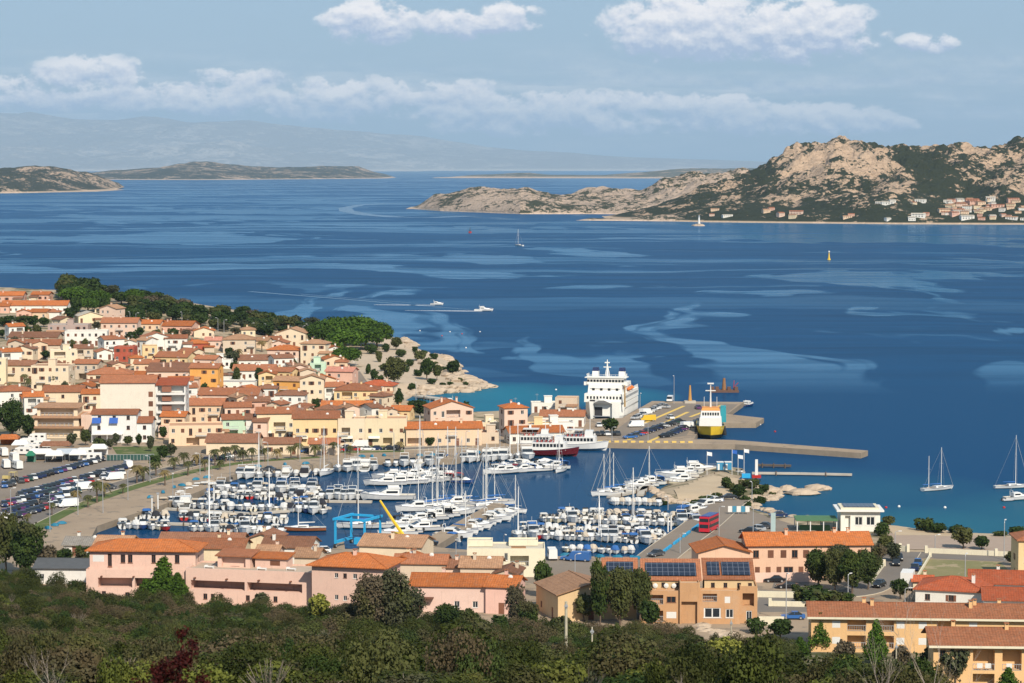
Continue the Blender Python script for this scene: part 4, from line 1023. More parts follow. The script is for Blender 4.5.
r = near(312, 613, -15, 'tall pink house with orange hipped roof and five small square windows, behind the yellow-green tree')
body(r, 0, 14.2, 0, 10, 9.3, PINK, 'hip', ROOFN['orange'], ops={'front': [(4.5, 5.2, 6.9, 7.8, .3, 'white'), (6.2, 6.9, 6.9, 7.8, .3, 'brown'), (8.1, 8.9, 6.9, 7.8, .3, 'white'), (4.5, 5.2, 2.8, 3.7, .3, 'white'), (6.2, 6.9, 2.7, 3.6, .3, 'white')], 'right': [(2, 3.2, 5.8, 8.0, 1.0, 'loggia', 'rail'), (5, 6, 6.2, 7.6, .2, 'brown')]}, pitch=.30, ov=.9, chim=1)
FORE = [ # px, py, wpx, wall, roof, colour, rot, height, depth, label
 (112, 560, 36, 'cream', 'gx', 'tan', -6, 3.2, 8, 'cream house with faded tan roof behind the wide pink house'),
 (84, 556, 42, 'white', 'gx', 'grey', -4, 2.4, 7, 'low white shed with pale grey roof beside the marina corner'),
 (200, 560, 84, 'cream', 'gx', 'brown', -4, 3.6, 9, 'long quayside house with weathered brown roof at the boat basin edge'),
 (216, 568, 56, 'pale yellow', 'gx', 'terracotta', -5, 4.2, 8, 'pale yellow house with terracotta roof before the long brown-roofed quayside house'),
 (286, 566, 50, 'white', 'gx', 'brown', -8, 4.0, 9, 'white house with dark brown roof and small windows left of the blue boat lift'),
 (262, 558, 28, 'pale yellow', 'gy', 'brown', -12, 4.2, 8, 'narrow pale yellow gabled house between two brown-roofed quayside houses'),
 (306, 575, 24, 'beige', 'gx', 'tan', -8, 3.8, 7, 'small beige house with tan roof touching the tall pink house'),
 (266, 574, 22, 'pink', 'gx', 'tan', -8, 4.2, 7, 'small pink house with tan roof behind the pink roof terrace'),
 (390, 572, 64, 'cream', 'gx', 'tan', -12, 5.4, 11, 'cream house with broad faded tan roof right behind the tall pink house'),
 (402, 582, 30, 'pale yellow', 'gy', 'orange', -14, 4.2, 8, 'pale yellow gabled house with orange roof behind the tall eucalyptus'),
 (420, 584, 52, 'beige', 'gx', 'terracotta', -5, 4.2, 7, 'beige house with long terracotta roof between eucalyptus and boatyard'),
 (456, 584, 30, 'pink', 'gx', 'brown', -4, 3.4, 6, 'low pink house with brown roof left of the cream flat-roofed building'),
 (480, 590, 40, 'beige', 'gx', 'tan', -5, 4.6, 8, 'beige house with tan roof directly in front of the cream flat-roofed building'),
 (505, 594, 24, 'beige', 'gy', 'brown', -10, 4.0, 8, 'narrow beige gable-fronted house below the cream flat-roofed building'),
 (448, 612, 76, (0.72, 0.52, 0.44), 'gx', 'orange', -5, 5.0, 9, 'pale pink bungalow with bright orange roof and shaded terrace, above round trees'),
 (501, 614, 32, (0.72, 0.46, 0.38), 'gx', 'orange', -12, 5.2, 8, 'small pink house with orange roof just right of the pale pink bungalow'),
 (592, 620, 72, (0.64, 0.46, 0.26), 'gy', 'tan', 16, 5.0, 14, 'house with wide pale tan roof left of the solar panel building'),
 (914 + 9, 592, 20, 'cream', 'gx', 'red', -4, 2.2, 4, 'tiny cream hut with red roof beside the white truck'),
 (950, 606, 70, 'white', 'hip', 'red', -18, 3.0, 12, 'low house with wide red hipped roof behind the orange apartment row'),
 (1000, 600, 60, 'white', 'gx', 'red', -10, 3.2, 10, 'low house with long red roof near the right edge behind the apartments'),
 (1012, 616, 56, 'white', 'gx', 'red', -8, 3.0, 9, 'red-roofed low house at the right edge touching the orange apartment row'),
 (1036, 582, 36, 'yellow', 'hip', 'terracotta', -2, 8.5, 9, 'yellow three-storey house cut by the right edge beside the grass plot'),
]
for px, py, wpx, wall, roof, rc, rot, hh, dd, lab in FORE:
    P = at(px, py, QZ); s = FPX / P.y; w = wpx / s; r = thing('house', lab, 'house', P - Vector((0, 0, .05)), R(rot))
    wl = WALLN[wall] if isinstance(wall, str) else wall
    body(r, -w / 2, w / 2, 0, dd, hh, wl, roof, ROOFN[rc], seed=int(px), chim=1, win='mix', pitch=.34 if dd < 11 else .28)
    if px % 3 == 0: put('satellite_dish', DISH, r, (w * .2, dd * .4, hh + .4))
    if px in (448,):
        for q_ in (0,): addbox(r, 'terrace_roof', SHADEBROWN, -w / 2 + .8, -w / 2 + 4.4, -1.6, -.01, 2.7, 2.85)
P = at(62, 584, QZ); r = thing('shed', 'white shed with dark slate roof half hidden left of the wide pink house', 'shed', P, R(-3))
body(r, -5.5, 5.5, 0, 8, 3.2, (0.72, 0.70, 0.66), 'gx', mat('slate_roof', (0.075, 0.08, 0.085), .85, var=.3), ops={'front': [(1, 1.9, 1, 2, .2, 'white')]}, pitch=.3)

r = near(467, 577, 0, 'cream modern flat-roofed two-level building in front of the stone pier', 'building', 'modern_building')
body(r, 0, 15.9, 0, 9, 5.9, CREAM, 'flat', (.5, .45, .36), ops={'front': [(3.6, 4.6, 2.6, 3.6, .25, 'white'), (5.2, 6.0, 2.2, 4.2, .25, 'brown'), (7.6, 8.3, 3.4, 5.0, .25, 'white'), (8.8, 12.6, 2.3, 4.4, 1.8, 'loggia', 'rail'), (1, 2, 2.8, 3.8, .25, 'shut')]})
body(r, .0, 5.2, 4, 8, 1.3, CREAM, 'flat', (.5, .45, .36), ops={'front': []}, z0=5.7, found=-.0, sides=False)
body(r, 8.5, 14.5, 5, 8.6, 1.2, CREAM, 'flat', (.5, .45, .36), ops={'front': []}, z0=5.7, found=-.0, sides=False)
addbox(r, 'awning', YELLOW, 1.6, 4.8, -1.2, -.01, 2.3, 2.42)
addbox(r, 'planter', WOOD, 9, 12, 1.2, 1.8, 5.66, 6.1)

PANEL, g = new_mat('solar_cells'); p = g.coord('Object'); x, y, z = g.xyz(p)
ln = ((x * 1.0).frac() - .5).abs().max(((y * .62).frac() - .5).abs())
g.surface(g.node('ShaderNodeBsdfPrincipled', 0, Base_Color=g.mix(ln > .462, (0.010, 0.013, 0.026, 1), (0.13, 0.14, 0.17, 1)), Roughness=0.22, Specular_IOR_Level=.5))
r = near(603, 623, -2, 'ochre apartment building with black solar panels on its sloping roofs, above the scrub', 'apartment building', 'apartment_building')
def solar(root, x0, x1, y0, zb, n, sl_=.32, dep=5.2):
    q = MB(); q.slab([(x0, y0, zb), (x1, y0, zb), (x1, y0 + dep, zb + dep * sl_), (x0, y0 + dep, zb + dep * sl_)], .06); q.obj('solar_panel', PANEL, root)
rc = ROOFN['terracotta']
for x0, x1, y0, hh in ((0, 6.2, 4, 7.6), (7.2, 17.8, 2.5, 7.7), (18.6, 27.6, 2.5, 7.9)):
    body(r, x0, x1, y0, y0 + 8, hh, (0.60, 0.44, 0.25), 'shed', rc, ops={'front': [(k, k + .7, 6.3, 7.2, .2, 'brown') for k in ((1, 3) if x1 < 7 else (1.2, 3.5, 6.0, 8.0))]}, pitch=.5, ov=.3)
    e = hh + .25 + .3 * .3
    m_ = (x1 - x0); solar(r, x0 + .6, x1 - (.6 if x0 < 18 else 6.1), y0 + .9, e + .06 + .9 * .3, 0, .3)
    if x0 > 18: solar(r, x0 + 3.3, x1 - .5, y0 + .9, e + .06 + .9 * .3, 0, .3)
body(r, 7.0, 14.0, 0, 2.49, 6.1, OCH, 'flat', (.5, .38, .26), ops={'front': [(1.2, 4.0, 3.6, 5.3, 1.3, 'loggia', 'rail'), (4.6, 6.3, 3.9, 5.0, .2, 'brown'), (1.2, 4.0, .4, 2.4, 1.3, 'loggia', 'rail'), (4.6, 6.4, 1.0, 2.2, .2, 'whiteshut')]})
body(r, 14.0, 17.6, -.6, 2.49, 7.7, OCH, 'flat', (.5, .38, .26), ops={'front': [(.3, 3.2, 0, 4.2, .8, None)], 'right': []})
body(r, 17.6, 25.0, -.2, 2.49, 6.2, OCH, 'flat', (.5, .38, .26), ops={'front': [(.6, 3.2, 4.2, 5.6, 1.3, 'loggia', 'rail'), (4.6, 5.6, 3.9, 5.1, .2, 'whiteshut'), (.8, 3.9, 1.2, 3.0, .3, 'white'), (4.8, 6.2, 1.2, 2.8, .3, 'white')]})
body(r, 25.0, 28.2, .6, 9.5, 6.9, OCH, 'flat', (.5, .38, .26), ops={'front': [(.5, 2.6, 3.2, 5.6, 1.6, 'loggia'), (1.2, 2.2, 0, 2.4, .5, 'white')], 'right': [(2, 3.6, 2, 4.5, .3, 'shut')]})
for x in (2.0, 9.6, 11.6, 13.0): put('satellite_dish', DISH, r, (x, 2.3 if x > 7 else 3.8, 5.7 if x > 7 else 7.2))
addbox(r, 'garden_wall', wall_mat(CREAM), 28.4, 33.0, -1, -.7, 0, 1.6)

r = near(748, 579, 3, 'long peach terrace of houses under one orange roof facing the parking court', 'terrace', 'terrace_house')
ops = [(k, k + 1.2, 4.3, 5.9, .25, 'shut' if i % 3 else 'brown') for i, k in enumerate((1.0, 4.0, 6.6, 8.9, 11.2, 13.4, 19.6, 22.4))] + [(k, k + 1.0, 1.0, 2.5, .25, 'shut') for k in (1.4, 3.6, 5.8, 10.3, 15.5, 22)] + [(7.3, 9.2, .1, 2.5, .25, 'brown'), (16.4, 18.4, 4.3, 6.1, .8, 'loggia', 'rail'), (12.6, 14.6, .2, 2.5, .6, 'loggia')]
body(r, 0, 25, 0, 9.5, 7.0, PEACH, 'gx', ROOFN['orange'], ops={'front': ops, 'right': [(3, 4, 4, 5.4, .2, 'brown'), (6, 7, 4, 5.4, .2, 'shut')]}, pitch=.36, ov=.6, chim=3, seed=3)
body(r, -10.4, -.01, -2.0, 9.0, 5.9, PEACH, 'gy', ROOFN['orange'], ops={'front': [(7.4, 8.2, 2.4, 4.2, .2, 'brown')], 'left': []}, pitch=.27, ov=.6, chim=0, seed=4)
q = MB(); q.slab([(12.4, -1.4, 2.6), (16.4, -1.4, 2.6), (16.4, -.01, 3.0), (12.4, -.01, 3.0)], .06); q.obj('awning', WPAINT, r)
addbox(r, 'garden_wall', wall_mat(PINK), .2, 14, -4.2, -4.0, 0, 2.0)

r = near(838, 531, -2, 'white seafront villa with overhanging flat roof carrying dark panels', 'villa', 'villa')
body(r, .6, 9.6, 0, 8, 4.6, (0.78, 0.76, 0.68), None, ops={'front': [(1, 2.2, .2, 3.6, .8, 'loggia'), (3.2, 5.0, 1.4, 3.4, .25, 'white'), (5.8, 7.8, 1.4, 3.4, .25, 'white')], 'left': [], 'right': []})
addbox(r, 'roof', WPAINT, -.4, 10.4, -1, 9, 4.602, 5.0); addbox(r, 'roof_edge', wall_mat(CREAM), .6, 9.4, 0, 8, 5.002, 5.4); addbox(r, 'solar_panel', PANEL, 1.4, 8.6, 1, 7, 5.402, 5.55)
r = near(796, 532, -2, 'low beach pavilion with green roof left of the white seafront villa', 'pavilion', 'pavilion')
gm = mat('green_roofing', (0.07, 0.16, 0.07), .8)
addbox(r, 'roof', gm, 0, 9.6, 0, 8, 2.6, 2.8)
for x in (.2, 3.2, 6.2, 9.2):
    for y in (.2, 7.6): addbox(r, 'post', WPAINT, x, x + .2, y, y + .2, 0, 2.6)
addbox(r, 'counter', gm, 1, 8, 3, 3.6, 0, 1.2)
r = near(811, 650, -4, 'orange apartment row with white shutters and recessed balconies under one long roof', 'apartment building', 'apartment_row')
ops = []
for k in (3.6, 14.6, 18.4, 27.0): ops += [(k, k + 1.4, 4.0, 5.2, .2, 'whiteshut'), (k, k + 1.4, 1.2, 2.4, .2, 'whiteshut')]
for k in (6.2, 11.0, 21.5): ops += [(k, k + 3.2, 3.5, 5.5, 1.5, 'loggia', 'rail'), (k, k + 3.2, .5, 2.7, 1.5, 'loggia', 'rail')]
body(r, 0, 41, 0, 9.5, 6.0, AP, 'gx', ROOFN['terracotta'], ops={'front': ops}, pitch=.32, ov=.7, chim=5, seed=9)
addbox(r, 'gutter', wall_mat(CREAM), -.7, 41.7, -.85, -.72, 5.6, 5.95)
P = at(933, 692, 2.2); r = thing('apartment_building', 'nearer orange apartment block with laundry balconies at the lower right edge', 'apartment building', P, R(-3))
ops = [(1.0, 1.9, 5.2, 6.7, .2, 'brown'), (3.8, 4.7, 5.2, 6.7, .2, 'brown'), (6.2, 9.6, 3.6, 6.8, 1.8, 'loggia', 'rail'), (6.2, 9.6, .5, 3.0, 1.8, 'loggia', 'rail'), (10.8, 13.8, 3.6, 6.8, 1.8, 'loggia', 'rail'), (15.4, 18.6, 3.6, 6.8, 1.8, 'loggia', 'rail')]
body(r, 0, 21, 0, 10, 7.6, AP, 'gx', ROOFN['terracotta'], ops={'front': ops}, pitch=.34, ov=.8, chim=2, seed=10, found=-6)
addbox(r, 'gutter', wall_mat(CREAM), -.8, 21.8, -.95, -.82, 7.2, 7.55)
for x in (6.8, 8.1, 11.4, 16): addbox(r, 'laundry', WPAINT, x, x + .9, -.12, -.08, 3.9, 4.7)

# low garden walls and gate posts on the right
def wall_line(pts, hh, label, z=QZ):
    q = MB(); P = [at(a, b, z) for a, b in pts]; c = P[0]
    for a, b in zip(P, P[1:]):
        d = (b - a).normalized(); n_ = Vector((-d.y, d.x, 0)) * .15; pp = [a - n_ - c, b - n_ - c, b + n_ - c, a + n_ - c]
        q.add([p - Vector((0, 0, .3)) for p in pp] + [p + Vector((0, 0, hh)) for p in pp], [(4, 5, 6, 7), (0, 1, 5, 4), (1, 2, 6, 5), (2, 3, 7, 6), (3, 0, 4, 7)])
    for a in P: q.box(a.x - c.x - .3, a.x - c.x + .3, a.y - c.y - .3, a.y - c.y + .3, 0, hh + .5)
    return tag(q.obj('garden_wall', wall_mat(CREAM), None, c), label, 'wall')
wall_line([(926, 553), (996, 556), (1040, 558)], 1.1, 'low cream wall with posts along the paved beach square')
wall_line([(900, 551), (908, 552)], 1.2, 'short cream wall stub left of the beach square gateway')
wall_line([(930, 557), (916, 580)], .6, 'low cream wall between side road and grass plot')
wall_line([(884, 566), (872, 582)], .9, 'low cream wall under the trees along the side road')
wall_line([(756, 597), (806, 598)], 1.2, 'cream retaining wall above the small parking court')
wall_line([(770, 606), (814, 607)], 1.0, 'cream garden wall right of the solar panel building')
wall_line([(388, 640), (420, 641), (470, 645)], .8, 'pale stone wall below the eucalyptus and round trees')
# ------------------------------------------------------------------ trees
L_DARK = leaf_mat('dark_leaves', (0.012, 0.026, 0.006), (0.055, 0.088, 0.018), (0.06, 0.065, 0.02))
L_PINE = leaf_mat('pine_needles', (0.018, 0.044, 0.005), (0.085, 0.150, 0.016))
L_OLIVE = leaf_mat('olive_leaves', (0.026, 0.034, 0.016), (0.085, 0.093, 0.045), (0.08, 0.064, 0.04))
L_YEL = leaf_mat('yellow_green_leaves', (0.10, 0.12, 0.02), (0.26, 0.25, 0.05))
L_PALM = leaf_mat('palm_fronds', (0.035, 0.045, 0.012), (0.13, 0.13, 0.05), (0.16, 0.12, 0.05))
L_SCRUB = leaf_mat('scrub_leaves', (0.011, 0.018, 0.004), (0.064, 0.078, 0.015), (0.078, 0.060, 0.032))
L_RED = leaf_mat('dark_red_leaves', (0.03, 0.006, 0.007), (0.085, 0.014, 0.010), (0.2, 0.07, 0.01))

def leaves(blobs, n, size, seed, flat_=0.0, hollow=.55):
    """leaf-sized faces spread through a set of overlapping clumps; blobs: (centre, radii)"""
    rs = np.random.RandomState(seed)
    vol = np.array([b[1][0] * b[1][1] * b[1][2] for b in blobs]) ** .67; pick = rs.choice(len(blobs), n, p=vol / vol.sum())
    C = np.array([b[0] for b in blobs])[pick]; Rr = np.array([b[1] for b in blobs])[pick]
    d = rs.normal(size=(n, 3)); d /= np.linalg.norm(d, axis=1)[:, None]
    d[:, 2] = np.where(rs.rand(n) < .35, np.abs(d[:, 2]), d[:, 2])
    r = (hollow + (1 - hollow) * rs.rand(n)) * (1 + rs.normal(size=n) * .10)
    P = C + d * Rr * r[:, None]
    nn = d * .8 + rs.normal(size=(n, 3)) * .6 + np.array([0, 0, .35]); nn /= np.linalg.norm(nn, axis=1)[:, None]
    u = np.cross(nn, rs.normal(size=(n, 3))); u /= np.linalg.norm(u, axis=1)[:, None]; w_ = np.cross(nn, u)
    s = size * (.5 + rs.rand(n))[:, None]
    V4 = np.stack([P - u * s - w_ * s * .5, P + u * s * .2 - w_ * s * .8, P + u * s + w_ * s * .4, P - u * s * .3 + w_ * s * .9], 1)
    mb = MB(); mb.v = V4.reshape(-1, 3).tolist(); mb.f = np.arange(n * 4).reshape(n, 4).tolist(); mb.m = [0] * n
    return mb
def clumps(rnd, R_, Hh, base, n, cr=.42, flat_=1.0):
    out = []
    for i in range(n):
        a = i * 2.4 + rnd.uniform(-.4, .4); t = (i + .5) / n
        rr = R_ * (1 - cr) * math.sqrt(rnd.random() * .7 + .3) * math.sin(math.pi * (.12 + .80 * (1 - t) ** .8))
        z = base + Hh * (.12 + .76 * t)
        c = R_ * cr * rnd.uniform(.7, 1.25)
        out.append(((rr * math.cos(a), rr * math.sin(a), z), (c, c, c * .75 * flat_)))
    return out
def tree_proto(kind, R_, Hh, n, size, lm, seed, trunk_h=None, nb=9, name='tree'):
    rnd = random.Random(seed); root = put(name, None)
    th = trunk_h if trunk_h is not None else Hh * .28
    if kind == 'umbrella':
        bl = []
        for i in range(nb):
            a = i * 2.4; rr = R_ * .72 * math.sqrt((i + .3) / nb)
            bl.append(((rr * math.cos(a), rr * math.sin(a), Hh - R_ * .36 - (rr / R_) ** 2 * R_ * .40), (R_ * .36, R_ * .36, R_ * .34)))
    elif kind == 'conifer':
        bl = []
        for i in range(nb):
            t = i / (nb - 1); a = i * 2.4; rr = R_ * (1 - t) * .55
            c = R_ * (.50 - .30 * t); bl.append(((rr * math.cos(a), rr * math.sin(a), th * .6 + (Hh - th * .6) * (.1 + .82 * t)), (c, c, c * .9)))
    else: bl = clumps(rnd, R_, Hh - th, th, nb)
    leaves(bl, n, size, seed).obj('crown', lm, root)
    mb = MB(); lean = rnd.uniform(-.3, .3)
    mb.tube([(0, 0, -1.0), (lean * .3, .1, th * .5), (lean, 0, th), (lean * .8, 0, Hh * .6)], [.075 * R_, .06 * R_, .05 * R_, .02 * R_], 6)
    for b in bl[:6]: mb.tube([(lean * .7, 0, th * .8), (b[0][0] * .5, b[0][1] * .5, (th + b[0][2]) / 2), b[0]], [.035 * R_, .022 * R_, .008 * R_], 4)
    mb.obj('trunk', BARK, root)
    return root
def palm_proto(Hh, seed, name='palm_tree'):
    rnd = random.Random(seed); root = put(name, None); mb = MB()
    for i in range(34):
        a = i * 2.4; el = rnd.uniform(-.35, 1.15); L = rnd.uniform(2.2, 2.9); pts = []
        for k in range(6):
            t = k / 5; r = L * t * math.cos(el * (1 - t * .5)); z = Hh + L * t * math.sin(el) - 1.7 * t * t * L * .5
            pts.append(Vector((r * math.cos(a), r * math.sin(a), z)))
        sd = Vector((-math.sin(a), math.cos(a), 0))
        for k in range(5):
            p, q = pts[k], pts[k + 1]; w0, w1 = .42 * math.sin(math.pi * (k / 5 * .85 + .12)), .42 * math.sin(math.pi * ((k + 1) / 5 * .85 + .12))
            dz = Vector((0, 0, .2))
            for j in range(2):
                m0, m1 = p.lerp(q, j * .5), p.lerp(q, j * .5 + .38)
                mb.face([m0, m1, m1 + sd * w1 - dz, m0 + sd * w0 - dz]); mb.face([m1, m0, m0 - sd * w0 - dz, m1 - sd * w1 - dz])
    mb.obj('crown', L_PALM, root)
    mb = MB(); mb.tube([(0, 0, -.5), (0, 0, Hh * .5), (.1, 0, Hh - .6), (.1, 0, Hh), (.1, 0, Hh + .2)], [.32, .24, .24, .42, .2], 7); mb.obj('trunk', BARK, root)
    return root

PROTO = {
 'round': ('dark round-crowned tree', [tree_proto('round', 3.2, 5.6, 1500, .30, L_DARK, 40 + k, nb=11) for k in range(4)]),
 'low': ('dark green shrub', [tree_proto('round', 2.4, 2.8, 800, .25, L_DARK, 50 + k, trunk_h=.3, nb=8, name='shrub') for k in range(3)]),
 'umbrella': ('green umbrella pine', [tree_proto('umbrella', 7.5, 9, 5200, .36, L_PINE, 60 + k, trunk_h=4.0, nb=20, name='umbrella_pine') for k in range(2)]),
 'olive': ('grey-green bushy tree', [tree_proto('round', 2.8, 4.6, 1200, .26, L_OLIVE, 70 + k, nb=10) for k in range(3)]),
 'bigdark': ('large dense dark tree', [tree_proto('round', 4.6, 8.5, 5200, .24, L_DARK, 80 + k, nb=16, trunk_h=1.8) for k in range(3)]),
 'bigolive': ('tall loose grey-green tree', [tree_proto('round', 4.8, 11.5, 5600, .22, L_OLIVE, 90 + k, nb=20, trunk_h=2.2) for k in range(2)]),
 'conifer': ('bright green pine', [tree_proto('conifer', 4.0, 8.6, 5200, .20, L_PINE, 100 + k, nb=18, trunk_h=1.5, name='pine_tree') for k in range(2)]),
 'yellow': ('small yellow-green tree', [tree_proto('round', 2.6, 5.0, 1900, .20, L_YEL, 110, nb=11)]),
 'palm': ('palm tree', [palm_proto(h_, 120 + h_) for h_ in (4, 5, 6)]),
}
note_kids(None)
USED = set(); NT = [0]
def tree(kind, px, py, hpx=None, wpx=None, group=None, hint=None, z=None, cat=None, desc=None, P=None):
    desc0, protos = PROTO[kind]; NT[0] += 1; rnd = random.Random(NT[0] * 17)
    P = P or ground(px, py); s = FPX / P.y; pr = protos[NT[0] % len(protos)]
    dims = {'round': (3.2, 5.6), 'low': (2.4, 2.8), 'umbrella': (7.5, 9), 'olive': (2.8, 4.6), 'bigdark': (4.6, 8.5), 'bigolive': (4.8, 11.5), 'conifer': (4.0, 8.6), 'yellow': (2.6, 5), 'palm': (2.6, 6.5)}[kind]
    sz = (hpx / s / dims[1]) if hpx else rnd.uniform(.85, 1.15); sx = (wpx / s / 2 / dims[0]) if wpx else sz
    if pr.name not in USED: USED.add(pr.name); o = pr
    else: o = copy_tree(pr, (0, 0, 0), 0)
    o.location = P; o.rotation_euler = (0, 0, rnd.uniform(0, 6.28)); o.scale = (sx, sx, sz)
    o['category'] = cat or {'palm': 'palm', 'low': 'shrub', 'umbrella': 'pine', 'conifer': 'pine'}.get(kind, 'tree')
    if group: o['group'] = group
    PENDING.append((o, desc or desc0, px, py, hint))
    return o

# big umbrella pines above the point
for px, py, hp, wp in ((336, 346, 30, 48), (356, 345, 30, 54), (377, 347, 26, 36), (322, 347, 26, 36), (366, 350, 24, 40), (345, 352, 24, 40), (328, 362, 22, 38), (346, 366, 20, 34), (336, 368, 16, 28)): tree('umbrella', px, py, hp, wp, 'umbrella pines above the granite point')
# point
for px, py, hp, wp, k in ((394, 385, 28, 30, 'bigdark'), (427, 380, 20, 18, 'round'), (437, 380, 15, 12, 'round'), (453, 377, 16, 17, 'round'), (420, 361, 9, 16, 'low'), (396, 350, 12, 14, 'round'), (386, 352, 8, 10, 'low'), (379, 362, 10, 9, 'low'),
                          (399, 408, 16, 14, 'round'), (420, 418, 17, 22, 'round'), (412, 414, 13, 12, 'round'), (463, 416, 13, 20, 'low'), (397, 396, 8, 12, 'low'), (368, 374, 9, 8, 'low'), (611, 434, 15, 20, 'round'), (378, 444, 9, 9, 'round'), (430, 446, 8, 14, 'low'), (400, 428, 10, 8, 'olive'), (374, 380, 10, 10, 'low'), (443, 388, 5, 9, 'low'), (406, 372, 6, 9, 'low'), (392, 366, 7, 12, 'low'), (410, 366, 6, 12, 'low'), (424, 371, 6, 10, 'low'), (401, 357, 7, 14, 'low'), (436, 367, 5, 10, 'low'), (446, 373, 6, 11, 'low'), (384, 371, 7, 12, 'low'), (412, 390, 6, 12, 'low'), (460, 382, 4, 8, 'low'), (372, 354, 9, 16, 'low'), (440, 392, 5, 9, 'low'), (418, 376, 6, 12, 'low'), (432, 384, 5, 12, 'low'), (398, 376, 6, 12, 'low'), (450, 386, 4, 9, 'low'), (424, 352, 5, 10, 'low'), (434, 359, 5, 12, 'low'), (380, 384, 8, 12, 'low'), (466, 386, 4, 7, 'low'), (388, 392, 7, 12, 'low'), (415, 352, 5, 8, 'low')):
    tree(k, px, py, hp, wp)
# trees among the houses
for px, py, hp, wp, k in ((59, 390, 19, 29, 'bigdark'), (12, 438, 36, 34, 'bigdark'), (28, 440, 24, 20, 'round'), (3, 326, 8, 12, 'low'), (10, 327, 11, 16, 'round'), (22, 326, 10, 16, 'round'), (33, 328, 12, 16, 'round'), (44, 327, 9, 14, 'round'),
    (70, 322, 14, 14, 'round'), (76, 318, 20, 16, 'round'), (17, 335, 8, 11, 'round'), (2, 338, 8, 9, 'round'), (38, 335, 8, 9, 'round'), (14, 356, 8, 18, 'low'), (36, 358, 9, 14, 'round'), (46, 360, 9, 12, 'round'), (131, 344, 12, 16, 'round'), (139, 338, 10, 14, 'round'), (127, 352, 8, 8, 'olive'),
    (97, 330, 8, 12, 'olive'), (161, 370, 10, 12, 'olive'), (174, 336, 7, 14, 'low'), (186, 338, 8, 12, 'olive'), (233, 366, 14, 18, 'olive'), (259, 382, 14, 9, 'round'), (28, 392, 14, 9, 'palm'), (27, 408, 10, 12, 'round'), (85, 394, 11, 9, 'round'), (92, 392, 10, 8, 'olive'), (36, 408, 12, 10, 'round'),
    (100, 398, 14, 9, 'olive'), (195, 402, 12, 12, 'olive'), (205, 408, 8, 16, 'low'), (216, 406, 8, 12, 'low'), (188, 404, 9, 8, 'round'), (266, 416, 15, 13, 'round'), (262, 412, 11, 9, 'round'), (295, 412, 6, 14, 'low'), (316, 416, 17, 12, 'round'), (308, 418, 12, 10, 'round'), (330, 402, 9, 7, 'round'), (305, 378, 13, 8, 'round'), (163, 440, 13, 12, 'round'),
    (116, 446, 12, 10, 'olive'), (86, 446, 16, 14, 'round'), (72, 448, 14, 12, 'olive'), (128, 446, 9, 13, 'round'), (139, 448, 13, 8, 'round'), (150, 445, 9, 7, 'olive'), (100, 452, 13, 18, 'round'), (110, 450, 10, 10, 'olive'), (151, 452, 14, 9, 'olive'), (163, 462, 16, 14, 'round'), (171, 458, 13, 14, 'olive'), (155, 470, 14, 16, 'round'),
    (225, 350, 7, 8, 'round'), (248, 338, 7, 12, 'low'), (268, 336, 7, 12, 'low'), (282, 340, 8, 10, 'round'), (236, 336, 8, 14, 'olive'), (192, 334, 6, 10, 'low'), (300, 340, 9, 14, 'round'), (315, 350, 9, 10, 'round'), (326, 352, 8, 10, 'round'), (216, 344, 7, 8, 'olive'), (95, 374, 8, 9, 'round'), (45, 398, 8, 10, 'olive'), (298, 371, 8, 9, 'olive'),
    (116, 410, 7, 9, 'olive'), (246, 402, 8, 9, 'round'), (222, 388, 6, 9, 'low'), (362, 424, 9, 9, 'olive'), (384, 420, 8, 8, 'olive'), (298, 424, 8, 10, 'round'), (76, 374, 8, 8, 'round'), (8, 390, 9, 9, 'palm'), (70, 400, 8, 8, 'round')):
    tree(k, px, py, hp, wp)
# more garden trees wherever there is room between the houses
rg = random.Random(21); placed = 0
for _ in range(900):
    if placed > 55: break
    px = rg.uniform(2, 335); py = rg.uniform(330, 436)
    if py < np.interp(px, [0, 150, 335], [328, 336, 362]): continue
    P = ground(px, py); ok = True
    for hx, hy, hw, HP, w_, d_ in HOUSES:
        if abs(P.x - HP.x) < w_ / 2 + 2.0 and HP.y - 4.5 < P.y < HP.y + d_ + 1.5: ok = False; break
    if 107 < px < 185 and py > 385: ok = False
    if not ok: continue
    HOUSES.append((px, py, 4, P, 2.0, 2.0)); placed += 1
    tree(rg.choice(['round', 'round', 'olive', 'low', 'low', 'palm']), px, py, rg.uniform(8, 13), None if rg.random() < .3 else rg.uniform(8, 13))
# the wood along the ridge
rr = random.Random(5); k = 0
RWOOD = []
for i in range(185):
    px = rr.uniform(64, 318); top = np.interp(px, [64, 90, 150, 200, 260, 320], [292, 294, 300, 312, 322, 330]); bot = np.interp(px, [64, 90, 110, 150, 200, 260, 330], [300, 302, 318, 326, 330, 334, 342])
    py = rr.uniform(top, bot + 2)
    RWOOD.append((py, px))
RWOOD.sort()
for k, (py, px) in enumerate(RWOOD):
    big = px < 92 and py < 302
    if px > 150 and px < 240 and py > 325 and rr.random() < .5: continue
    kd = rr.choice(['round', 'round', 'low', 'round', 'olive']) if not big else 'round'
    s = rr.uniform(.85, 1.3)
    tree(kd, px, py, (15 if big else 10.5) * s * (.6 if kd == 'low' else 1), (20 if big else 18) * s, 'trees of the ridge wood')
for px, py, hp, wp in ((76, 304, 18, 34), (98, 307, 17, 30), (134, 306, 18, 22), (88, 312, 14, 26)): tree('umbrella', px, py, hp, wp, 'umbrella pines on the ridge')
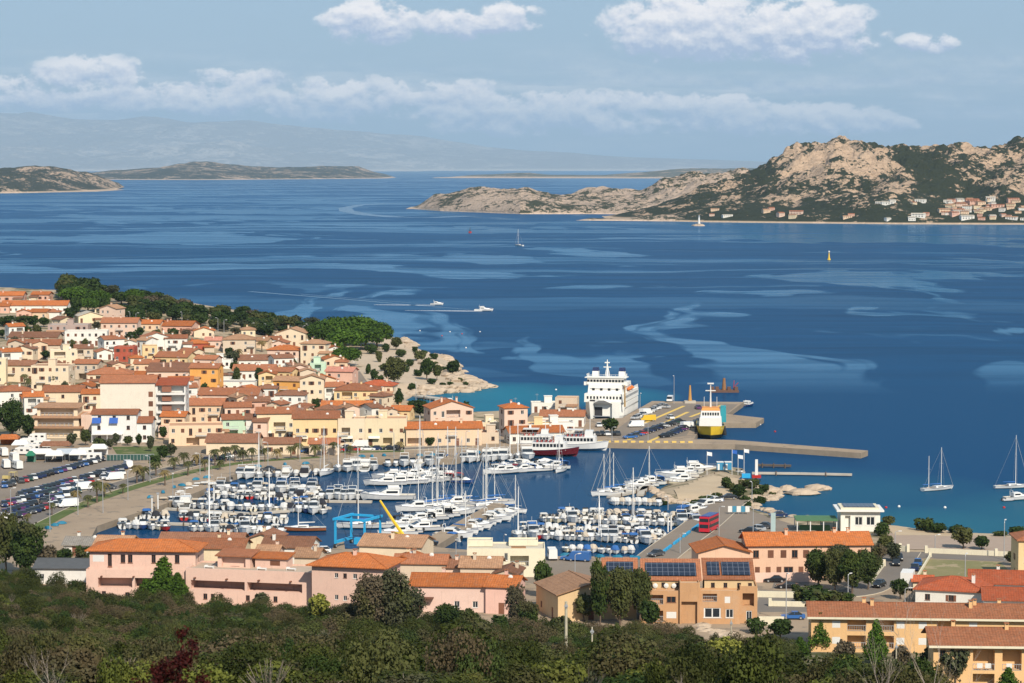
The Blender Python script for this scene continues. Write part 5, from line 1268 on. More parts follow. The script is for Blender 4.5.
# promenade palms
for k, (px, py, hp) in enumerate(sorted(((97, 503, 22), (104, 497, 20), (76, 502, 16), (137, 484, 19), (143, 482, 22), (123, 494, 12), (156, 476, 17), (174, 470, 18), (184, 467, 17), (197, 466, 16), (215, 466, 17), (226, 462, 18), (235, 462, 17), (243, 462, 17), (277, 460, 16), (291, 459, 15), (298, 459, 16),
                                  (315, 457, 17), (322, 456, 12), (52, 516, 13), (28, 524, 12), (334, 456, 14), (350, 455, 13), (205, 472, 15), (252, 461, 15), (265, 462, 14), (165, 486, 16), (188, 476, 15), (400, 452, 12), (88, 508, 15), (220, 470, 14)))):
    tree('palm', px, py, hp, None, 'palms along the promenade', desc='palm %s from the left among those beside the promenade road' % ordw(k), hint='')
# peninsula bushes
for px, py, hp, wp, k in ((727, 489, 11, 17, 'low'), (739, 495, 14, 22, 'round'), (746, 500, 9, 14, 'low'), (752, 488, 9, 20, 'low'), (764, 489, 7, 14, 'low'), (760, 497, 9, 16, 'low'), (689, 502, 7, 14, 'low'), (706, 500, 8, 18, 'low'), (716, 499, 8, 14, 'low'), (748, 503, 6, 10, 'low'), (772, 492, 5, 10, 'low'), (664, 499, 5, 12, 'low'), (670, 503, 5, 12, 'low'), (735, 492, 9, 16, 'low'), (757, 493, 8, 16, 'low'), (697, 501, 7, 16, 'low'), (744, 487, 7, 14, 'low')):
    tree(k, px, py, hp, wp)
# shore and street trees on the right
for px, py, hp, wp, k in ((888, 525, 9, 16, 'low'), (882, 536, 12, 22, 'low'), (925, 531, 12, 26, 'low'), (937, 533, 9, 24, 'low'), (955, 533, 8, 20, 'low'), (963, 549, 21, 26, 'round'), (982, 550, 14, 20, 'round'), (1018, 534, 9, 26, 'low'), (1000, 536, 5, 20, 'low'),
    (886, 556, 20, 20, 'round'), (893, 562, 18, 22, 'olive'), (878, 566, 20, 20, 'olive'), (868, 574, 16, 16, 'round'), (818, 588, 36, 34, 'bigdark'), (835, 592, 42, 30, 'bigdark'), (852, 594, 44, 34, 'bigdark'), (868, 590, 38, 30, 'bigdark'), (840, 580, 36, 30, 'bigolive'),
    (900, 600, 20, 22, 'round'), (923, 590, 10, 16, 'low'), (936, 600, 8, 20, 'low'), (815, 606, 18, 40, 'low'), (800, 604, 14, 20, 'low'), (846, 603, 9, 24, 'low'), (830, 604, 12, 24, 'low'), (796, 596, 10, 12, 'low'), (1012, 566, 14, 20, 'round')):
    tree(k, px, py, hp, wp)
# trees of the near slope and gardens
for px, py, hp, wp, k in ((6, 572, 60, 34, 'bigdark'), (26, 578, 55, 42, 'bigdark'), (46, 572, 24, 30, 'olive'), (0, 548, 30, 30, 'bigdark'), (64, 566, 16, 24, 'round'), (82, 562, 14, 20, 'low'), (90, 575, 12, 18, 'low'),
    (164, 604, 48, 46, 'conifer'), (178, 606, 34, 34, 'conifer'), (146, 604, 26, 28, 'conifer'), (200, 570, 12, 16, 'low'), (318, 628, 34, 30, 'yellow'), (262, 610, 16, 24, 'olive'), (368, 640, 66, 44, 'bigolive'), (392, 640, 72, 50, 'bigolive'), (410, 636, 48, 40, 'bigolive'), (350, 636, 34, 30, 'bigolive'),
    (447, 640, 36, 34, 'bigdark'), (466, 640, 32, 34, 'bigdark'), (516, 636, 52, 26, 'bigolive'), (528, 640, 38, 30, 'bigdark'), (500, 640, 24, 26, 'round'), (543, 598, 34, 24, 'round'), (552, 600, 22, 16, 'olive'), (584, 622, 26, 26, 'round'), (600, 626, 62, 26, 'bigdark'), (620, 626, 58, 36, 'bigdark'), (640, 624, 56, 30, 'bigdark'), (650, 632, 30, 26, 'round'),
    (480, 654, 30, 34, 'round'), (560, 640, 22, 30, 'low'), (820, 650, 38, 26, 'conifer'), (876, 664, 46, 30, 'conifer'), (900, 670, 24, 26, 'olive'), (932, 676, 30, 30, 'olive'), (780, 640, 20, 30, 'round'), (756, 634, 14, 24, 'low'), (845, 668, 26, 28, 'olive'), (800, 660, 24, 28, 'conifer'), (955, 684, 34, 34, 'olive'), (1008, 700, 34, 34, 'conifer'), (724, 672, 34, 40, 'yellow'), (700, 668, 24, 34, 'round'), (760, 690, 34, 44, 'conifer'), (640, 668, 30, 46, 'round'), (420, 676, 26, 44, 'olive'), (845, 690, 36, 36, 'yellow'), (300, 650, 22, 36, 'round'), (232, 640, 22, 40, 'round'), (350, 668, 22, 40, 'low'), (552, 668, 26, 34, 'bigolive')):
    tree(k, px, py, hp, wp)
# unused prototypes go
for d0, ps in PROTO.values():
    for p_ in ps:
        if p_.name not in USED:
            for ch in KIDS[p_.name]: bpy.data.objects.remove(ch)
            bpy.data.objects.remove(p_)

# ------------------------------------------------------------------ scrub on the near slope: one countless mass
bcol = bpy.data.collections.new('scrub_clumps')
def bush_src(seed, R_, Hh, n, size, lm, twigs=6):
    rnd = random.Random(seed); mb = leaves(clumps(rnd, R_, Hh, 0, 9, .42), n, size, seed, hollow=.72)
    for i in range(twigs):
        a = rnd.uniform(0, 6.28); r = R_ * rnd.uniform(.4, 1.05); k = len(mb.f)
        mb.tube([(0, 0, 0), (r * .5 * math.cos(a), r * .5 * math.sin(a), Hh * .6), (r * math.cos(a), r * math.sin(a), Hh * rnd.uniform(.8, 1.25))], [.035, .02, .008], 3, 1)
    me = mb.mesh('scrub_clump', [lm, mat('bare_twig', (0.20, 0.165, 0.135), .9, orand=.4)])
    o = bpy.data.objects.new('scrub_clump', me); bcol.objects.link(o)
for k, (r_, h_, n, lm, tw) in enumerate(((2.2, 1.9, 3800, L_SCRUB, 0), (1.8, 1.6, 3000, L_SCRUB, 1), (2.6, 2.3, 5000, L_DARK, 0), (1.9, 1.6, 2800, L_OLIVE, 1), (1.3, 1.3, 260, L_OLIVE, 34), (1.9, 1.4, 2800, leaf_mat('yellowish_scrub', (0.05, 0.06, 0.010), (0.14, 0.155, 0.03)), 0), (2.8, 2.6, 5200, L_SCRUB, 1))):
    bush_src(200 + k, r_, h_, n, .075, lm, tw)
rs = np.random.RandomState(9); pts = []
n = 11500
y = 120 + (560 - 120) * rs.rand(n) ** .8; x = rs.uniform(-1, 1, n) * (y * .225 + 14)
yb = np.interp(x, ybx, yby)
dens = vnoise(x, y, 16, 31)
ok = (y < yb + rs.normal(size=n) * 3 + np.where((x > 45), -4, 2)) & (dens + rs.rand(n) * .3 > .40)
for a, b in zip(x[ok], y[ok]):
    pts.append((a, b, T(a, b) - .15))
# keep clear of buildings, open the bare patch with boulders
def pxy(p):
    c, s_ = math.cos(PITCH), math.sin(PITCH); d = Vector(p) - Vector((0, 0, CAMZ)); f = d.y * c - d.z * s_; u = d.y * s_ + d.z * c
    return 512 + d.x / f * FPX, 341.5 - u / f * FPX
pts = [p for p in pts if not ((lambda q: q[0] > 790 and q[1] < 664 + (q[0] > 925) * 30)(pxy((p[0], p[1], p[2] + 3.2))))]
pts = [p for p in pts if not ((lambda q: 694 < q[0] < 742 and 628 < q[1] < 652)(pxy(p)))]
me = bpy.data.meshes.new('scrub'); me.from_pydata(pts, [], []); so_ = tag(put('scrub', me), kind='stuff')
so_.modifiers.new('grow', 'NODES'); ng = bpy.data.node_groups.new('grow', 'GeometryNodeTree'); so_.modifiers[0].node_group = ng
ng.interface.new_socket('Geometry', in_out='INPUT', socket_type='NodeSocketGeometry'); ng.interface.new_socket('Geometry', in_out='OUTPUT', socket_type='NodeSocketGeometry')
N = ng.nodes.new; gi, go, ip, ci = N('NodeGroupInput'), N('NodeGroupOutput'), N('GeometryNodeInstanceOnPoints'), N('GeometryNodeCollectionInfo')
ci.inputs['Collection'].default_value = bcol; ci.inputs['Separate Children'].default_value = True; ci.inputs['Reset Children'].default_value = True
rv, rsn = N('FunctionNodeRandomValue'), N('FunctionNodeRandomValue'); rv.data_type = 'FLOAT_VECTOR'; rsn.data_type = 'FLOAT_VECTOR'
rv.inputs[0].default_value = (-.12, -.12, 0); rv.inputs[1].default_value = (.12, .12, 6.28); rsn.inputs[0].default_value = (.4, .4, .45); rsn.inputs[1].default_value = (1.6, 1.6, 1.5); rsn.inputs['Seed'].default_value = 4
ip.inputs['Pick Instance'].default_value = True
ng.links.new(gi.outputs[0], ip.inputs['Points']); ng.links.new(ci.outputs[0], ip.inputs['Instance']); ng.links.new(rv.outputs[0], ip.inputs['Rotation']); ng.links.new(rsn.outputs[0], ip.inputs['Scale']); ng.links.new(ip.outputs[0], go.inputs[0])
# ------------------------------------------------------------------ boats
def hull_rings(L, B, Hs, Hb, draft=.3, n=9, transom=.85, full=.6):
    """rings from stern to bow: gunwale port, chine, keel, chine, gunwale starboard"""
    out = []
    for i in range(n):
        t = i / (n - 1); b = B / 2 * (transom + (1 - transom) * min(1, t / .35)) * (1 - max(0, (t - full) / (1 - full)) ** 2.0) + .02
        z = Hs + (Hb - Hs) * t ** 2; y = -L / 2 + L * t + (0.0)
        k = max(0, (t - .7) / .3)
        out.append([(-b, y, z), (-b * .82, y - k * L * .03, z * .35 - draft * .3), (0, y - k * L * .06, -draft * (1 - k)), (b * .82, y - k * L * .03, z * .35 - draft * .3), (b, y, z)])
    return out
def hull_mb(L, B, Hs, Hb, cockpit=(.05, .5), deckz=None, **k):
    mb = MB(); rings = hull_rings(L, B, Hs, Hb, **k); n = len(rings); mb.loft(rings, 0, False, False)
    mb.face(rings[0], 0)
    # deck with a sunken cockpit
    for i in range(n - 1):
        t0 = i / (n - 1); a, b, c, d = rings[i][0], rings[i][4], rings[i + 1][4], rings[i + 1][0]
        inside = cockpit[0] <= t0 < cockpit[1]
        if not inside: mb.face([a, b, c, d], 1)
        else:
            q = .78; fl = .25 if deckz is None else deckz
            ia, ib, ic, id_ = [(p[0] * q, p[1], p[2]) for p in (a, b, c, d)]; la, lb, lc, ld = [(p[0], p[1], fl) for p in (ia, ib, ic, id_)]
            mb.face([a, ia, id_, d], 1); mb.face([ib, b, c, ic], 1); mb.face([ia, la, ld, id_], 1); mb.face([lb, ib, ic, lc], 1); mb.face([la, lb, lc, ld], 2)
            if not (cockpit[0] <= (i - 1) / (n - 1)): mb.face([ia, ib, lb, la], 1)
            if not ((i + 1) / (n - 1) < cockpit[1]): mb.face([id_, ld, lc, ic], 1)
    mb.tube([r_[0] for r_ in rings] + [r_[4] for r_ in rings[::-1]], .05, 4, 3, False)
    return mb
HULLW = WHITE; DECK = mat('deck_gelcoat', (0.55, 0.53, 0.47), .5); FLOOR = mat('cockpit_floor', (0.40, 0.36, 0.30), .7); RUB = mat('rubbing_strake', (0.10, 0.12, 0.2), .6)
HC = {'white': WHITE, 'blue': mat('blue_hull', (0.02, 0.06, 0.20), .3), 'red': mat('red_hull', (0.38, 0.025, 0.02), .35), 'maroon': mat('maroon_hull', (0.10, 0.008, 0.012), .4), 'brown': mat('varnished_hull', (0.26, 0.09, 0.035), .35), 'cream': mat('cream_hull', (0.66, 0.60, 0.45), .4), 'grey': mat('grey_hull', (0.35, 0.36, 0.38), .4)}
CV = {'white': mat('white_canvas', (0.58, 0.57, 0.54), .8), 'blue': BLUETARP, 'beige': mat('beige_canvas', (0.50, 0.42, 0.32), .85), 'red': mat('red_canvas', (.34, .03, .03), .8), 'green': mat('green_canvas', (.02, .16, .09), .8), 'black': mat('black_canvas', (.02, .02, .025), .8)}

def outboard(root, y, z=.35, s=1.0):
    q = MB(); q.box(-.2 * s, .2 * s, y - .55 * s, y - .02, z + .25 * s, z + .85 * s, 0, taper=.05 * s); q.box(-.08 * s, .08 * s, y - .35 * s, y - .15 * s, z - .9 * s, z + .25 * s, 0)
    q.obj('outboard_motor', DARK, root)
def motorboat(hc='white', canopy=None, L=6.2, kind='console'):
    root = put('motorboat', None); B = L * .37
    hull_mb(L, B, .75, 1.15).obj('hull', [HC[hc], DECK, FLOOR, RUB], root)
    outboard(root, -L / 2, .35, 1.15)
    if kind == 'console':
        q = MB(); q.box(-.45, .45, -.2, .7, .25, 1.25, 0, taper=.08); q.obj('console', HULLW, root)
        q = MB(); q.slab([(-.4, .62, 1.25), (.4, .62, 1.25), (.34, .3, 1.75), (-.34, .3, 1.75)], .04); q.obj('windscreen', GLASS, root)
        q = MB(); q.box(-.7, .7, -1.3, -.8, .25, .75); q.obj('seat', HULLW, root)
    elif kind == 'cuddy':
        q = MB(); rr_ = []
        for y, w_, z in ((-.1, .78, 1.45), (.5, .8, 1.65), (1.3, .62, 1.35), (2.1, .3, 1.12)): rr_.append([(-w_ * B / 2, y, .98), (-w_ * .8 * B / 2, y, z), (w_ * .8 * B / 2, y, z), (w_ * B / 2, y, .98)])
        q.loft(rr_, 0); q.obj('cabin', HULLW, root)
        q = MB(); q.slab([(-.8, .55, 1.64), (.8, .55, 1.64), (.72, .05, 2.1), (-.72, .05, 2.1)], .04); q.box(-.86, -.82, -.7, .3, 1.3, 1.75); q.box(.82, .86, -.7, .3, 1.3, 1.75); q.obj('windscreen', GLASS, root)
    if canopy:
        q = MB()
        rr_ = [[(-B * .42, y, 1.9 + dz), (-B * .3, y, 2.08 + dz), (B * .3, y, 2.08 + dz), (B * .42, y, 1.9 + dz), (B * .42, y, 1.86 + dz), (-B * .42, y, 1.86 + dz)] for y, dz in ((-2.0, -.1), (-1.0, .05), (.1, 0))]
        q.loft(rr_, 0); q.obj('canopy', CV[canopy], root)
        q = MB()
        for sx in (-1, 1):
            for y in (-1.9, 0): q.tube([(sx * B * .42, y, 1.85), (sx * B * .43, -.9, .8)], .03, 4)
        q.obj('canopy_frame', METAL, root)
    return root
def covered(cv, L=6.0):
    root = put('covered_boat', None); B = L * .37
    hull_mb(L, B, .75, 1.1, cockpit=(2, 3)).obj('hull', [HC['white'], DECK, FLOOR, RUB], root)
    q = MB(); rr_ = [[(-B * .5 * w_, y, .85), (-B * .3 * w_, y, z), (0, y, z + .18), (B * .3 * w_, y, z), (B * .5 * w_, y, .85)] for y, w_, z in ((-L * .46, .86, 1.0), (-L * .2, 1.0, 1.55), (0, 1.02, 1.8), (L * .22, .85, 1.35), (L * .42, .3, 1.12))]
    q.loft(rr_, 0); q.obj('cover', CV[cv], root); outboard(root, -L / 2, .35, 1.1)
    return root
def cruiser(hc='white', L=9.5, cv=None, fly=False):
    root = put('cabin_cruiser', None); B = L * .33
    hull_mb(L, B, 1.15, 1.75, cockpit=(.0, .3), deckz=.6).obj('hull', [HC[hc], DECK, FLOOR, RUB], root)
    def ring(y, w_, z0, z1): return [(-w_ * B / 2, y, z0), (-w_ * .84 * B / 2, y, z1), (w_ * .84 * B / 2, y, z1), (w_ * B / 2, y, z0)]
    q = MB(); q.loft([ring(-L * .2, .8, 1.2, 2.5), ring(L * .02, .82, 1.25, 2.6), ring(L * .16, .76, 1.3, 1.85), ring(L * .34, .4, 1.5, 1.72)], 0); q.obj('cabin', HULLW, root)
    q = MB(); q.slab([(-.34 * B, L * .155, 1.92), (.34 * B, L * .155, 1.92), (.32 * B, L * .03, 2.56), (-.32 * B, L * .03, 2.56)], .05); q.obj('windscreen', GLASS, root)
    for sx in (-1, 1): q = MB(); q.box(sx * .395 * B - .03, sx * .395 * B + .03, -L * .17, L * .03, 1.75, 2.2); q.obj('side_window', GLASS, root)
    if fly:
        q = MB(); q.box(-.36 * B, .36 * B, -L * .22, 0, 2.62, 2.72); q.box(-.36 * B, .36 * B, -.15, .02, 2.72, 3.2); q.box(-.36 * B, -.33 * B, -L * .2, -.15, 2.72, 3.1); q.box(.33 * B, .36 * B, -L * .2, -.15, 2.72, 3.1); q.obj('flybridge', HULLW, root)
    q = MB(); q.loft([[(sx * .42 * B, -L * .24, 1.5), (sx * .38 * B, -L * .2, 1.5), (sx * .30 * B, -L * .20, 3.3), (sx * .34 * B, -L * .26, 3.3)] for sx in (1,)] * 2, 0, False)
    q.tube([(-.42 * B, -L * .22, 1.3), (-.33 * B, -L * .25, 3.2), (.33 * B, -L * .25, 3.2), (.42 * B, -L * .22, 1.3)], .09, 5); q.tube([(0, -L * .25, 3.2), (0, -L * .25, 4.2)], .03, 4); q.obj('radar_arch', HULLW, root)
    q = MB()
    for sx in (-1, 1): q.tube([(sx * .42 * B, L * .05, 1.5), (sx * .4 * B, L * .08, 2.0), (sx * .22 * B, L * .34, 2.25), (0, L * .47, 2.35)], .025, 4)
    q.obj('bow_rail', METAL, root)
    if cv:
        q = MB(); q.slab([(-.4 * B, -L * .46, 2.35), (.4 * B, -L * .46, 2.35), (.36 * B, -L * .2, 2.6), (-.36 * B, -L * .2, 2.6)], .06); q.box(-.4 * B, .4 * B, -L * .46, -L * .45, 1.2, 2.3); q.obj('canopy', CV[cv], root)
    return root
def sailboat(hc='white', L=11.0, mast=14.5, cv='blue', masts=1):
    root = put('sailing_yacht', None); B = L * .30
    hull_mb(L, B, 1.0, 1.35, cockpit=(.1, .35), transom=.6, full=.42, draft=.4).obj('hull', [HC[hc], DECK, WOOD, RUB], root)
    q = MB(); q.loft([[(-w_ * B / 2, y, 1.0), (-w_ * .8 * B / 2, y, z), (w_ * .8 * B / 2, y, z), (w_ * B / 2, y, 1.0)] for y, w_, z in ((-L * .12, .62, 1.6), (L * .08, .6, 1.58), (L * .26, .32, 1.3))], 0); q.box(-.32 * B, -.3 * B, -L * .08, L * .1, 1.25, 1.42, 1); q.box(.3 * B, .32 * B, -L * .08, L * .1, 1.25, 1.42, 1); q.obj('cabin', [HULLW, GLASS], root)
    for k in range(masts):
        my = L * .1 if k == 0 else -L * .3; mh = mast * (1 if k == 0 else .82)
        q = MB(); q.tube([(0, my, .9), (0, my, mh)], [.13, .09], 6); q.tube([(-.9, my, mh * .62), (0, my, mh * .63), (.9, my, mh * .62)], .04, 4); q.obj('mast', WPAINT, root)
        q = MB(); bl = L * .36 if k == 0 else L * .2
        q.tube([(0, my - .1, 2.2), (0, my - bl, 2.3)], [.2, .13], 6); q.obj('furled_sail', CV[cv], root)
    my = L * .1; q = MB(); q.tube([(0, L * .48, 1.3), (0, my, mast * .96)], .06, 4)
    for sx in (-1, 1): q.tube([(sx * B * .45, my - .2, 1.1), (sx * .9, my, mast * .62), (0, my, mast * .97)], .025, 4)
    q.tube([(0, -L * .48, 1.1), (0, my, mast * .97)], .025, 4); q.obj('rigging', METAL, root)
    return root
def dinghy(hc='grey'):
    root = put('dinghy', None)
    q = MB(); q.tube([(-.65, -1.6, .3), (-.68, .6, .32), (-.45, 1.4, .42), (0, 1.75, .5), (.45, 1.4, .42), (.68, .6, .32), (.65, -1.6, .3)], .22, 8); q.obj('tube', HC[hc], root)
    q = MB(); q.prism([(-.6, -1.5), (.6, -1.5), (.6, .6), (0, 1.5), (-.6, .6)], .12, .2); q.box(-.6, .6, -.3, 0, .3, .45); q.obj('floor', FLOOR, root); outboard(root, -1.5, .2, .7)
    return root
BP = {}
def bp(key, desc, cat, root): BP[key] = (desc, cat, root)
bp('open', 'white open motorboat', 'motorboat', motorboat()); bp('openb', 'white motorboat with blue canopy', 'motorboat', motorboat(canopy='blue')); bp('openw', 'white motorboat with white canopy', 'motorboat', motorboat(canopy='white'))
bp('opene', 'white motorboat with beige canopy', 'motorboat', motorboat(canopy='beige')); bp('cuddy', 'small white cabin motorboat', 'motorboat', motorboat(kind='cuddy')); bp('cuddyb', 'small cabin motorboat under blue canopy', 'motorboat', motorboat(kind='cuddy', canopy='blue'))
bp('blueh', 'dark blue hulled open motorboat', 'motorboat', motorboat('blue', kind='cuddy')); bp('redh', 'red hulled motorboat with white canopy', 'motorboat', motorboat('red', 'white')); bp('creamh', 'cream hulled open motorboat', 'motorboat', motorboat('cream'))
bp('covw', 'boat under a white cover', 'motorboat', covered('white')); bp('cove', 'boat under a beige cover', 'motorboat', covered('beige')); bp('covb', 'boat under a blue cover', 'motorboat', covered('blue')); bp('covk', 'boat under a black cover', 'motorboat', covered('black'))
bp('cru', 'white cabin cruiser', 'cabin cruiser', cruiser()); bp('crub', 'white cabin cruiser with blue canopy', 'cabin cruiser', cruiser(cv='blue')); bp('cruk', 'white cabin cruiser with black canopy', 'cabin cruiser', cruiser(cv='black')); bp('yacht', 'large white motor yacht', 'motor yacht', cruiser(L=12.5, fly=True)); bp('yachtr', 'large white motor yacht with red canopy', 'motor yacht', cruiser(L=12, fly=True, cv='red'))
bp('yachtb', 'large dark blue motor yacht', 'motor yacht', cruiser('blue', 13.5, fly=True))
bp('sail', 'white sailing yacht', 'sailing yacht', sailboat()); bp('sailw', 'sailing yacht with pale furled sail', 'sailing yacht', sailboat(cv='white', mast=13)); bp('sails', 'small white sailing yacht', 'sailing yacht', sailboat(L=8.5, mast=10.5)); bp('sailt', 'white sailing yacht with very tall mast', 'sailing yacht', sailboat(L=13.5, mast=19)); bp('sailb', 'dark blue sailing yacht', 'sailing yacht', sailboat('blue', 10.5, 13.5, 'white'))
bp('ketch', 'white two-masted sailing yacht', 'sailing yacht', sailboat(L=14, mast=15, masts=2)); bp('gulet', 'varnished wooden boat with long brown hull', 'wooden boat', sailboat('brown', 12, 9, 'white')); bp('ding', 'grey inflatable dinghy', 'dinghy', dinghy())
note_kids(None); BUSED = set(); NB = [0]
def boat(key, P, rz, label=None, group=None, scale=1.0):
    desc, cat, pr = BP[key]
    o = pr if key not in BUSED else copy_tree(pr, P, rz)
    BUSED.add(key); o.location = P; o.rotation_euler = (0, 0, rz); o.scale = (scale,) * 3
    o['label'] = label or desc; o['category'] = cat
    if group: o['group'] = group
    return o
MIX = ['open', 'openb', 'openw', 'opene', 'cuddy', 'cuddy', 'cuddyb', 'blueh', 'redh', 'creamh', 'covw', 'covw', 'covw', 'cove', 'covb', 'openw', 'open', 'covk']
MIX2 = MIX + ['cru', 'cru', 'crub', 'cruk', 'cuddy', 'sails', 'sailw']
MIXC = ['cru', 'crub', 'cruk', 'sails', 'cuddy', 'yacht', 'covw', 'sailw']
brnd = random.Random(77)
def brow(p0, p1, n, head, mix, rowdesc, group, sc=1.0, flip=.15, jit=1.0):
    for i in range(n):
        t = (i + .5) / n if n > 1 else .5
        P = at(p0[0] + (p1[0] - p0[0]) * t, p0[1] + (p1[1] - p0[1]) * t, 0) + Vector((brnd.uniform(-.3, .3), brnd.uniform(-.7, .7) * jit, 0))
        k = brnd.choice(mix); P.z = 0.0
        hd = head + (180 if brnd.random() < flip else 0) + brnd.uniform(-7, 7)
        d = BP[k][0]; c = 'boat' if 'boat' in d.split()[-1] else ''
        boat(k, P, R(hd), '%s, %s from left in %s' % (d.replace('with ', 'with '), ordw(i), rowdesc), group, sc * brnd.uniform(.9, 1.1))
gL, gR = 'boats moored in the west basin', 'boats moored in the east basin'
brow((150, 511), (232, 478), 11, 120, MIX, 'the promenade quay row', gL, .9)
brow((186, 490), (322, 493), 18, 185, MIX2, 'the inner west basin row', gL, 1.05)
brow((206, 497), (322, 500), 15, 8, MIX, 'the second west basin row', gL)
brow((160, 506), (326, 513), 22, 185, MIX2, 'the middle west basin row', gL, 1.05)
brow((180, 519), (286, 522), 15, 10, MIX, 'the fourth west basin row', gL)
brow((118, 527), (170, 530), 7, 185, MIX, 'the corner pontoon row', gL)
brow((134, 518), (168, 517), 4, 8, MIX, 'the short corner row', gL)
brow((190, 530), (286, 534), 13, 185, MIX2, 'the outermost west basin row', gL)
brow((290, 498), (370, 499), 11, 178, ['cru', 'cruk', 'cuddy', 'covw', 'openw', 'crub'], 'the centre pontoon row', gL, 1.0)
brow((292, 505), (326, 507), 4, 8, MIX, 'the short centre row', gL)
brow((236, 478), (330, 474), 10, 175, MIXC, 'the row under the palms', gL, .95)
brow((334, 471), (378, 469), 5, 182, ['cru', 'yacht', 'crub', 'sails'], 'the row below the lawn', gL)
brow((384, 466), (432, 465), 6, 182, ['cru', 'sailw', 'cuddy', 'cru'], 'the row below the cream building', gL)
brow((436, 463), (530, 458), 12, 178, ['yacht', 'cru', 'cruk', 'yachtr', 'sail', 'sails'], 'the town quay row', gL)
brow((380, 486), (452, 480), 7, 100, ['yacht', 'yachtr', 'cru', 'yacht'], 'the big yacht row', gL, .9, .4)
brow((386, 479), (446, 475), 6, 95, ['cru', 'yacht', 'cruk'], 'the back yacht row', gL, .85, .4)
brow((494, 474), (556, 470), 10, 120, ['cru', 'cru', 'crub', 'cuddy', 'yacht'], 'the front tour boat row', gL, .95, .3)
brow((498, 467), (548, 464), 7, 110, ['cru', 'cuddy', 'covw', 'redh'], 'the back tour boat row', gL, .95, .3)
brow((412, 512), (470, 505), 9, 115, ['sail', 'sailw', 'sailt', 'sails', 'cru', 'sailw'], 'the pier sailing row', gL, 1.0, .2)
brow((398, 527), (456, 514), 7, 110, ['cru', 'yacht', 'cruk', 'cru', 'sailw'], 'the middle pier row', gL, .88, .2)
brow((392, 537), (430, 529), 5, 105, ['cru', 'cuddy', 'cru', 'yacht'], 'the inner pier row', gL, .95, .2)
brow((366, 546), (410, 543), 6, 150, MIX, 'the boat lift row', gL)
brow((448, 541), (514, 512), 15, 250, ['cuddy', 'covw', 'cru', 'open', 'openw', 'cuddyb', 'sails'], 'the right pier row', gL, .95, .1)
brow((478, 511), (500, 502), 4, 100, ['sail', 'sailw', 'sails'], 'the pier head row', gL)
brow((540, 521), (700, 526), 23, 184, MIX2, 'the upper east pontoon row', gR, 1.0)
brow((556, 514), (694, 519), 17, 5, MIX, 'the far side east pontoon row', gR, .95)
brow((516, 537), (662, 543), 22, 184, MIX2, 'the lower east pontoon row', gR, 1.0)
brow((520, 529), (664, 535), 18, 5, MIX, 'the second east pontoon row', gR, .95)
brow((562, 551), (634, 553), 10, 182, ['covw', 'covw', 'open', 'creamh', 'cove', 'covb'], 'the quayside east basin row', gR, .85)
brow((604, 497), (660, 482), 11, 100, ['cru', 'cuddy', 'open', 'crub', 'sails'], 'the curved jetty outer row', gR, .95, .2)
brow((610, 504), (662, 505), 10, 182, ['cuddy', 'covw', 'cove', 'open'], 'the curved jetty inner row', gR, .95)
brow((674, 478), (700, 471), 5, 95, ['cru', 'yacht', 'cuddy'], 'the spit jetty row', gR, .9)
brow((672, 484), (694, 481), 4, 95, ['cru', 'creamh'], 'the near spit jetty row', gR, .9)
brow((690, 516), (712, 508), 5, 130, ['cru', 'cuddy', 'crub'], 'the row below the sandy spit', gR, 1.0)
for key, px, py, hd, sc, lab in (('sailt', 364, 528, 95, 1.0, 'white sailing yacht with the tallest mast, behind the blue boat lift'), ('sailt', 443, 504, 110, .95, 'long white sailing yacht with tall mast in mid basin left of the pier'),
    ('yacht', 388, 500, 95, 1.15, 'largest white catamaran-like yacht at the end of the centre pontoon'), ('gulet', 303, 531, 95, .9, 'varnished wooden boat with brown hull left of the blue boat lift'), ('sails', 560, 472, 160, .9, 'small white sailing boat closest to the tour boats'),
    ('sail', 613, 492, 100, .8, 'white sailing yacht moored outside the curved jetty'), ('ketch', 938, 490, 300, .75, 'white two-masted yacht anchored in the right-hand bay'), ('sailt', 1012, 488, 282, .74, 'white yacht with tall mast anchored by the right edge'),
    ('cru', 1018, 500, 285, .8, 'white cruiser anchored below the tall yacht by the right edge'), ('ding', 1008, 501, 285, 1, 'white dinghy tied behind the cruiser by the right edge'), ('sail', 519, 246, 40, 1.25, 'tiny white sailing boat alone in the open channel'),
    ('yachtb', 748, 406, 330, .62, 'dark hulled launch moored at the ferry quay corner'), ('cru', 448, 403, 100, .7, 'white motorboat in the turquoise cove behind the houses'), ('yacht', 484, 311, 262, .9, 'white motor launch speeding right with a foaming wake'), ('cru', 437, 305, 262, .85, 'smaller white motorboat following behind the speeding launch'),
    ('blueh', 463, 483, 250, 1, 'dark motorboat alone in open basin water'), ('open', 741, 474, 200, .8, 'open boat with red trim at the headland pier'), ('covw', 590, 487, 250, .01, None)):
    if lab: boat(key, at(px, py, 0), R(hd), lab, None, sc)
for key in list(BP):
    if key not in BUSED:
        for ch in KIDS[BP[key][2].name]: bpy.data.objects.remove(ch)
        bpy.data.objects.remove(BP[key][2])

